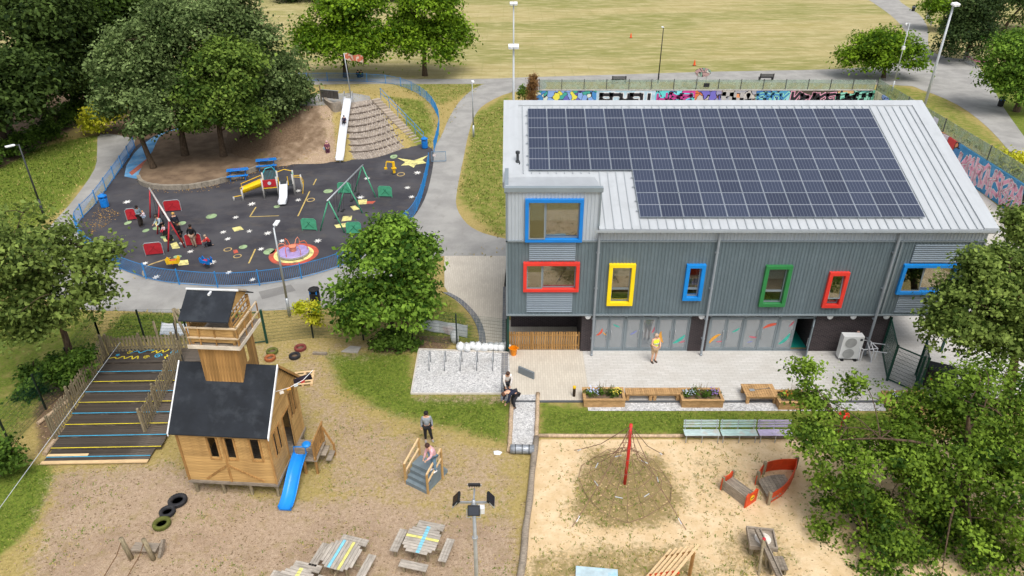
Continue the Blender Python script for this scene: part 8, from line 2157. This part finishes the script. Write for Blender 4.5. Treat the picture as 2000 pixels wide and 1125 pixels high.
def person(label, loc, rz, top, legs, hair, pose=None, height=1.7, skin=SKIN1, shoes='#2a2a2c', sleeves='long', shorts=False, longhair=False, skirt=None, extra=None, hat=None):
    T = thing('person', label, 'person', loc, rz, 'people in the playgrounds')
    s = height / 1.72
    J = dict(BASE); J.update(pose or {})
    J = {k: tuple(Vector(v) * s) for k, v in J.items()}
    rd = {k: v * s for k, v in RAD.items()}
    fingers = []
    for sd in 'LR':
        w_, e = Vector(J['wr' + sd]), Vector(J['el' + sd]); d = (w_ - e).normalized(); x = d.cross(Vector((0, 1, 0))).normalized() if abs(d.y) < 0.95 else Vector((1, 0, 0)); y = d.cross(x)
        palm = w_ + d * 0.06 * s
        fingers.append(('wr' + sd, [(palm, 0.03 * s)]))
    o = skinned('body', J, BONES, rd, skin, T, fingers)
    for sd in 'LR':          # five fingers on each hand
        w_, e = Vector(J['wr' + sd]), Vector(J['el' + sd]); d = (w_ - e).normalized(); x = d.cross(Vector((0, 1, 0))).normalized() if abs(d.y) < 0.95 else Vector((1, 0, 0)); y = d.cross(x)
        mb = MB(); palm = w_ + d * 0.07 * s
        for i, (off, L) in enumerate(((-.03, .07), (-.01, .08), (.01, .078), (.03, .06))):
            p = palm + x * off * s; mb.tube([p, p + d * L * 0.5 * s, p + d * L * s * 0.9 + y * 0.02 * s], [.009 * s, .009 * s, .006 * s], 5)
        p = w_ + d * 0.03 * s - x * 0.03 * s; mb.tube([p, p - x * .03 * s + d * .03 * s, p - x * .035 * s + d * .06 * s], [.011 * s, .01 * s, .008 * s], 5)
        mb.build('fingers', skin, T, smooth=True)
    tb = [('pel', 'spi'), ('spi', 'che')] + [('che', 'sh' + q) for q in 'LR']
    if sleeves != 'none': tb += [('sh' + q, 'el' + q) for q in 'LR']
    if sleeves == 'long': tb += [('el' + q, 'wr' + q) for q in 'LR']
    r2 = {k: v * 1.18 + 0.008 for k, v in rd.items()}
    skinned('top', J, tb, r2, top, T)
    lb = [('pel', 'hi' + q) for q in 'LR'] + [('hi' + q, 'kn' + q) for q in 'LR'] + ([] if shorts else [('kn' + q, 'an' + q) for q in 'LR'])
    r3 = {k: v * 1.16 + 0.006 for k, v in rd.items()}
    if skirt: r3.update({k: skirt * s for k in ('knL', 'knR', 'anL', 'anR')})
    skinned('trousers', J, lb, r3, legs, T)
    sm_ = mat('shoe_' + shoes[1:], shoes, 0.7, 0.1, 6)
    for q in 'LR':
        a, b = Vector(J['an' + q]), Vector(J['to' + q]); MB().tube([a + (a - b) * 0.35 + Vector((0, 0, -.035)) * s, a.lerp(b, 0.4) + Vector((0, 0, -.015)) * s, b], [.045 * s, .052 * s, .038 * s], 8).build('shoe', sm_, T, smooth=True)
    h, tp = Vector(J['hed']), Vector(J['top']); ax = (tp - Vector(J['nek'])).normalized(); fw_ = Vector((0, -1, 0)); fw_ = (fw_ - ax * fw_.dot(ax)).normalized(); sdv = ax.cross(fw_)
    Mh = Matrix((sdv, -fw_, ax)).transposed()
    hm = mat('hair_' + hair[1:], hair, 0.7, 0.25, 12)
    hb = MB().lathe([(0.098, -0.02), (0.108, 0.03), (0.1, 0.08), (0.07, 0.12), (0.001, 0.135)], 14, h - fw_ * 0.02 * s + ax * 0.03 * s, M=Mh * s if False else Mh @ Matrix.Diagonal((s, s, s)))
    if longhair: hb.lathe([(0.05, -0.30), (0.085, -0.2), (0.1, -0.05), (0.105, 0.05)], 12, h - fw_ * 0.045 * s, M=Mh @ Matrix.Diagonal((s * 1.05, s * 0.75, s)))
    hb.build('hair', hm, T, smooth=True)
    fb = MB()
    for q in (-1, 1): fb.lathe([(0.001, -.011), (.011, 0), (.001, .011)], 8, h + fw_ * 0.083 * s + sdv * 0.034 * q * s + ax * 0.01 * s)
    fb.build('eyes', mat('eye_dark', '#221a16', 0.4, 0.05, 5), T)
    nb_ = MB(); nb_.lathe([(0.001, -.02), (.014, -.008), (.007, .02), (.001, .025)], 8, h + fw_ * 0.092 * s - ax * 0.015 * s, M=Mh)
    for q in (-1, 1): nb_.lathe([(0.001, -.03), (.014, 0), (.001, .03)], 8, h + sdv * 0.093 * q * s, M=Mh)
    nb_.build('nose_and_ears', skin, T, smooth=True)
    MB().bar(h + fw_ * 0.088 * s - ax * 0.05 * s - sdv * 0.022 * s, h + fw_ * 0.088 * s - ax * 0.05 * s + sdv * 0.022 * s, 0.008, 0.008).build('mouth', mat('lip', '#a0584c', 0.6, 0.05, 5), T)
    return T
# poses
BENT = dict(pel=(0, .12, .86), spi=(0, -.05, .98), che=(0, -.26, 1.05), nek=(0, -.38, 1.08), hed=(0, -.48, 1.06), top=(0, -.57, 1.05), shL=(.17, -.28, 1.04), elL=(.2, -.36, .78), wrL=(.14, -.46, .55), shR=(-.17, -.28, 1.04), elR=(-.2, -.36, .78), wrR=(-.14, -.46, .55), hiL=(.09, .12, .82), hiR=(-.09, .12, .82), knL=(.1, -.06, .47), knR=(-.1, -.02, .47))
LEANF = dict(che=(0, -.12, 1.32), nek=(0, -.18, 1.44), hed=(0, -.23, 1.53), top=(0, -.26, 1.63), shL=(.17, -.12, 1.37), shR=(-.17, -.12, 1.37), elL=(.22, -.2, 1.12), wrL=(.2, -.4, 1.0), elR=(-.22, -.2, 1.12), wrR=(-.2, -.4, 1.0))
HOLD = dict(elL=(.24, -.06, 1.14), wrL=(.1, -.28, 1.1), elR=(-.24, -.06, 1.14), wrR=(-.1, -.28, 1.12), hed=(0, -.03, 1.57))
WALK = dict(knL=(.1, -.14, .52), anL=(.1, -.2, .1), toL=(.11, -.36, .05), knR=(-.1, .06, .5), anR=(-.1, .22, .12), toR=(-.11, .06, .04))
SIT = dict(pel=(0, .1, .14), spi=(0, .12, .32), che=(0, .1, .54), nek=(0, .08, .67), hed=(0, .06, .78), top=(0, .06, .88), shL=(.17, .1, .6), shR=(-.17, .1, .6), elL=(.24, .02, .36), elR=(-.24, .02, .36), wrL=(.2, -.2, .28), wrR=(-.2, -.2, .28), hiL=(.09, .1, .12), hiR=(-.09, .1, .12), knL=(.12, -.33, .3), knR=(-.12, -.33, .3), anL=(.12, -.62, .08), anR=(-.12, -.62, .08), toL=(.13, -.72, .14), toR=(-.13, -.72, .14))
KNEEL = dict(pel=(0, .08, .42), spi=(0, .02, .6), che=(0, -.08, .8), nek=(0, -.13, .92), hed=(0, -.17, 1.02), top=(0, -.19, 1.12), shL=(.17, -.08, .85), shR=(-.17, -.08, .85), elL=(.22, -.22, .66), elR=(-.22, -.22, .66), wrL=(.1, -.42, .6), wrR=(-.1, -.42, .6), hiL=(.09, .08, .4), hiR=(-.09, .08, .4), knL=(.1, -.3, .36), anL=(.1, -.28, .06), toL=(.11, -.42, .04), knR=(-.1, -.12, .07), anR=(-.1, .3, .08), toR=(-.11, .42, .04))
def lowz(z, p): p = Vector(p); return Vector((p.x, p.y, z))
person('person in grey jumper and black leggings looking up near the grey steps', G(836, 861), R(8), cloth('grey_marl', '#8f959b'), cloth('black', '#1c1c20'), '#191517', dict(knL=(.14, -.06, .5), anL=(.2, -.02, .09), toL=(.24, -.16, .04)), 1.66, longhair=True, shoes='#9a9490')
person('person in pink top and jeans bending on top of the grey steps', G(848, 920, 0.76), R(-55), cloth('pink', '#d8a9b0'), cloth('denim', '#6d8aa0'), '#3d241c', dict(LEANF, elR=(-.24, -.22, 1.02), wrR=(-.2, -.34, .78)), 1.62, shoes='#e4e4e6')
person('person in white top and black trousers behind the stooping person', G(990, 772), R(15), cloth('white', '#d9d2cc'), cloth('charcoal', '#24252a'), '#4a3224', dict(LEANF, wrL=(.1, -.3, .8), wrR=(-.14, -.28, .8)), 1.6)
person('person in navy jacket stooping over the log at the gravel path', G(1003, 797), R(-62), cloth('navy', '#23283a'), cloth('dark_grey', '#2c2d33'), '#5a3a28', BENT, 1.72)
VEST = person('person in yellow hi-vis vest and beige shorts standing by the glass doors', G(1276, 707), R(20), cloth('hi_vis', '#d6e23a'), cloth('beige', '#c9a884'), '#b8a08c', HOLD, 1.76, sleeves='none', shorts=True, shoes='#4a3a30')
for z in (1.02, 1.22): MB().lathe([(0.172, -0.025), (0.178, 0), (0.172, 0.025)], 16, (0, 0, z)).build('reflective_band', mat('silver_tape', '#d0d4d6', 0.3, 0.05, 4, metal=0.4), VEST)
person('person in grey top and wide brown trousers holding a child by the red swings', G(277, 443), R(75), cloth('grey_blue', '#6d7f86'), cloth('dark_brown', '#2e2622'), '#1a1416', HOLD, 1.68, skin=SKIN2, longhair=True, skirt=.11)
person('small child in white and pink held by the person at the red swings', lowz(0.75, G(285, 443)), R(-90), cloth('white_pink', '#d9c9d0'), cloth('blue_pink', '#a9b9d0'), '#d0a070', SIT, 0.95)
person('person in pale sleeves and dark gilet pushing a toddler swing', G(320, 460), R(-30), cloth('pale_blue', '#9fb0b8'), cloth('navy2', '#20242e'), '#4a3a30', LEANF, 1.7)
person('toddler in white and red sitting in the toddler swing', lowz(0.45, G(323, 463)), R(-10), cloth('white_red', '#d8c0c4'), cloth('red_cloth', '#b02838'), '#8a6a48', SIT, 0.85)
person('person in navy top with blonde hair behind the red swings', G(348, 458), R(35), cloth('navy3', '#1e2230'), cloth('black2', '#18181c'), '#c89a50', None, 1.68)
person('person in black coat and shorts holding a bag by the red swing leg', G(356, 476), R(-40), cloth('black3', '#141418'), cloth('black4', '#1b1b20'), '#1c1614', dict(elR=(-.26, .0, 1.14), wrR=(-.36, -.2, 1.05)), 1.7, shorts=True, shoes='#d8d4d0', skin=SKIN2)
person('person in black jumper and patterned trousers beside the red panel', G(381, 483), R(-15), cloth('black5', '#121216'), cloth('patterned', '#a8907c', 0.5, 22), '#15110f', dict(elL=(.32, .02, 1.18), wrL=(.34, -.05, .95), elR=(-.34, .02, 1.2), wrR=(-.36, -.02, .95)), 1.7, skin=SKIN2)
person('child in red jacket kneeling beside the red panel', G(409, 482), R(-70), cloth('red_jacket', '#b83432'), cloth('dark_navy', '#1c1e28'), '#b09a80', KNEEL, 1.35)
person('person in maroon dress and pale headscarf at the foot of the long slide', G(642, 309), R(20), cloth('maroon', '#6b3a4c'), cloth('maroon2', '#5c3444'), '#c9a0a4', HOLD, 1.62, skirt=.12, longhair=True)
person('child in pale blue at the foot of the long slide', G(637, 307), R(-20), cloth('pale_blue2', '#9fb8c4'), cloth('pink2', '#b08a9c'), '#3a2a22', None, 1.15)
pc = stp.lerp(sb, 0.42); person('child in dark clothes sliding down the long slide', Vector((pc.x, pc.y, pc.z + 0.34)), 0, cloth('purple_dark', '#2e2440'), cloth('black6', '#1e1a26'), '#2a1c18', SIT, 1.3)
person('left of two people in navy sitting in the shade of the field edge tree', G(700, 150), R(10), cloth('navy4', '#1c2434'), cloth('navy5', '#20283a'), '#1c1614', SIT, 1.6)
person('right of two people in navy sitting in the shade of the field edge tree', G(706, 150), R(-15), cloth('navy6', '#222c40'), cloth('navy7', '#1c2230'), '#33241c', SIT, 1.6)

# ------------------------------------------------------------------ grass tufts, weeds and fallen leaves
def scatter_tufts(name, label, n, box, wfun, hgt_, mtl, blades=3, wid=0.018, spread=0.05):
    x = rng.uniform(box[0], box[1], n); y = rng.uniform(box[2], box[3], n)
    keep, tint, hs2 = wfun(x, y)
    x, y, tint, hs2 = x[keep], y[keep], tint[keep], hs2[keep]
    m = len(x)
    X, Y_, TT, HH = (np.repeat(a, blades) for a in (x, y, tint, hs2))
    k = m * blades
    X = X + rng.normal(0, spread, k); Y_ = Y_ + rng.normal(0, spread, k)
    a = rng.uniform(0, 2 * np.pi, k); h = hgt_ * HH * rng.uniform(0.6, 1.3, k); wv_ = wid * rng.uniform(0.7, 1.4, k)
    Z = hill(X, Y_)
    ca, sa = np.cos(a), np.sin(a)
    ln_ = h * rng.uniform(0.2, 1.3, k)
    V = np.stack([np.stack([X - ca * wv_, Y_ - sa * wv_, Z], -1), np.stack([X + ca * wv_, Y_ + sa * wv_, Z], -1), np.stack([X - sa * ln_, Y_ + ca * ln_, Z + h], -1)], 1).reshape(-1, 3)
    me = fast_mesh(name, V, np.arange(3 * k).reshape(k, 3), np.repeat(np.clip(TT + rng.normal(0, 0.15, k), 0, 1), 3))
    me.materials.append(mtl)
    o = put(me, name); o['kind'] = 'stuff'; o['label'] = label
    return o
import bisect
def zone_at(arr):
    A = arr.reshape(ny, nx)
    def f(x, y):
        i = np.clip(np.searchsorted(xs, x), 1, nx - 1); j = np.clip(np.searchsorted(ys, y), 1, ny - 1); return A[j, i]
    return f
zg, zd, zs_, zk, zw = (zone_at(a) for a in (green, dirt, sand, dark, netz))
avoid = [bay_poly, XY([(1003, 772), (1050, 771), (1045, 884), (996, 884)]), [(-0.6, 26.1), (27, 26.1), (27, 60), (-0.6, 60)], XY([(102, 907), (297, 907), (330, 690), (190, 690)]), PLAY_W, XY([(865, 500), (992, 500), (993, 672), (942, 672), (865, 575)]),
         XY([(60, 560), (150, 470), (250, 545), (450, 566), (560, 556), (720, 500), (868, 500), (740, 575), (640, 600), (540, 606), (400, 612), (250, 608)])]
def free(x, y):
    k = np.ones(x.shape, bool)
    for p in avoid: k &= seg_dist(x, y, p) > 0.02
    return k
def w_yard(x, y):
    g_, d_, s_ = zg(x, y), zd(x, y), zs_(x, y)
    dens = np.clip(0.35 + 0.75 * g_ - 0.34 * d_ + 0.02, 0.02, 1) * (s_ < 0.3)
    # patchiness
    pt = 0.5 + 0.5 * np.sin(x * 1.9 + 1.3 * np.sin(y * 1.1)) * np.sin(y * 2.3 + 1.7 * np.sin(x * 0.7))
    dens = dens * (0.45 + 0.75 * pt)
    return (rng.uniform(0, 1, x.shape) < dens) & free(x, y), np.clip(0.15 + 0.75 * g_ + rng.normal(0, 0.18, x.shape), 0, 1), 0.55 + 0.6 * g_
t = NT('grass_blades'); at = t.n('ShaderNodeAttribute', attribute_name='tint')
k = t.mix(t.ramp(at.outputs['Fac'], 0.1, 0.5), lin('#b09c62'), lin('#76803a')); k = t.mix(t.ramp(at.outputs['Fac'], 0.5, 0.95), k, lin('#546c22'))
GRASSM = t.done(t.bsdf(k, 0.8, 0, 0.15))
scatter_tufts('grass', 'dry and green grass tufts of the yard', 110000, (-24, 24, 12, 36), w_yard, 0.06, GRASSM)
def w_weed(x, y):
    s_, n_ = zs_(x, y), zw(x, y)
    pt = 0.5 + 0.5 * np.sin(x * 1.3 + 2 * np.sin(y * 0.9)) * np.sin(y * 1.7)
    dens = (0.05 + 0.5 * n_) * (s_ > 0.5) * (0.25 + pt)
    return (rng.uniform(0, 1, x.shape) < dens), np.clip(rng.normal(0.42, 0.25, x.shape), 0, 1), rng.uniform(0.5, 1.4, x.shape)
scatter_tufts('weeds', 'small weeds growing in the sand pit', 16000, (0, 16, 13, 25.5), w_weed, 0.06, GRASSM, 5, 0.02, 0.05)
def w_dirtweed(x, y):
    d_ = zd(x, y)
    pt = np.sin(x * 0.9 + 1.7 * np.sin(y * 0.8)) * np.sin(y * 1.2 + x * 0.3)
    return (rng.uniform(0, 1, x.shape) < 0.45 * (d_ > 0.3) * (zs_(x, y) < 0.2) * (0.3 + pt)) & free(x, y), np.clip(rng.normal(0.5, 0.3, x.shape), 0, 1), rng.uniform(0.5, 1.3, x.shape)
scatter_tufts('weeds', 'low weeds dotted over the bare yard', 9000, (-22, 1, 13, 26), w_dirtweed, 0.05, GRASSM, 5, 0.022, 0.06)
def w_far(x, y):
    g_ = zg(x, y)
    hl = hill(x, y)
    dens = np.clip(0.1 + 0.8 * g_, 0, 1) * (zk(x, y) < 0.4)
    inpath = seg_dist(x, y, XY([(196, 262), (262, 282), (152, 432), (250, 545), (450, 566), (720, 500), (830, 395), (860, 270), (940, 166), (1060, 158), (1060, 176), (928, 225), (893, 370), (945, 456), (1000, 472), (868, 500), (640, 600), (250, 608), (60, 560), (100, 440), (185, 330)])) < 0.1
    return (rng.uniform(0, 1, x.shape) < dens) & ~inpath & free(x, y), np.clip(0.2 + 0.55 * g_ + rng.normal(0, 0.2, x.shape), 0, 1), np.ones(x.shape)
scatter_tufts('grass', 'longer grass on the mound and verges round the play area', 60000, (-45, -0.6, 33, 88), w_far, 0.13, GRASSM, 3, 0.035, 0.12)
def litter(name, label, n, polys, mtl, s=0.04):
    Pp = []
    for poly, k in polys:
        P = np.array(poly); q = rng.uniform(P.min(0), P.max(0), (k, 2)); Pp.append(q[seg_dist(q[:, 0], q[:, 1], poly) < 0])
    q = np.concatenate(Pp); m = len(q)
    P3 = np.stack([q[:, 0], q[:, 1], hill(q[:, 0], q[:, 1]) + 0.045], -1)
    me = leaves_mesh(name, P3, unit(rng.normal(size=(m, 3)) * 0.25 + np.array([0, 0, 1])), s * rng.uniform(0.6, 1.4, m), rng.uniform(0, 1, m)); me.materials.append(mtl)
    o = put(me, name); o['kind'] = 'stuff'; o['label'] = label
litter('fallen_leaves', 'fallen leaves along the edge of the tree bed', 0, [(XY([(265, 352), (300, 378), (400, 376), (500, 345), (640, 306), (640, 300), (480, 340), (370, 368), (300, 366)]), 3000), (XY([(160, 440), (200, 400), (240, 420), (180, 460)]), 500)], tint_mat('fallen_leaf', '#7a5a30', '#c09a5a'), 0.05)

def clods(name, label, n, box, wfun, mtl, s0=0.03):
    x = rng.uniform(box[0], box[1], n); y = rng.uniform(box[2], box[3], n)
    k = wfun(x, y); x, y = x[k], y[k]; m = len(x)
    a = rng.uniform(0, 6.28, m); s = s0 * rng.uniform(0.4, 1.7, m)
    V = []
    for j in range(3):
        th = a + j * 2.09; V.append(np.stack([x + s * np.cos(th) * 1.4, y + s * np.sin(th), np.full(m, 0.002)], -1))
    V.append(np.stack([x, y, s * rng.uniform(0.5, 0.9, m)], -1))
    V = np.stack(V, 1).reshape(-1, 3)
    q = np.arange(m)[:, None] * 4
    F = np.concatenate([q + np.array([[0, 1, 3]]), q + np.array([[1, 2, 3]]), q + np.array([[2, 0, 3]])])
    me = fast_mesh(name, V, F, np.repeat(rng.uniform(0, 1, m), 4)); me.materials.append(mtl)
    o = put(me, name); o['kind'] = 'stuff'; o['label'] = label
def w_clod(x, y):
    pt = 0.5 + 0.5 * np.sin(x * 1.4 + 2 * np.sin(y * 0.9)) * np.sin(y * 1.9 + x * 0.4)
    return (rng.uniform(0, 1, x.shape) < (0.25 + 0.75 * zd(x, y)) * (zs_(x, y) < 0.2) * (zg(x, y) < 0.6) * (0.3 + 0.8 * pt)) & free(x, y)
clods('soil_clods', 'small clods and scraps of dry soil over the yard', 26000, (-22, 1, 13, 31), w_clod, tint_mat('soil_clod', '#5e4c36', '#b39a7c'), 0.026)
def w_sclod(x, y):
    return (rng.uniform(0, 1, x.shape) < (zs_(x, y) > 0.5) * (0.25 + 0.6 * zw(x, y)))
clods('sand_clods', 'trodden sand lumps and twigs in the sand pit', 11000, (0, 16, 13, 25.5), w_sclod, tint_mat('sand_clod', '#84704c', '#d0b386'), 0.028)
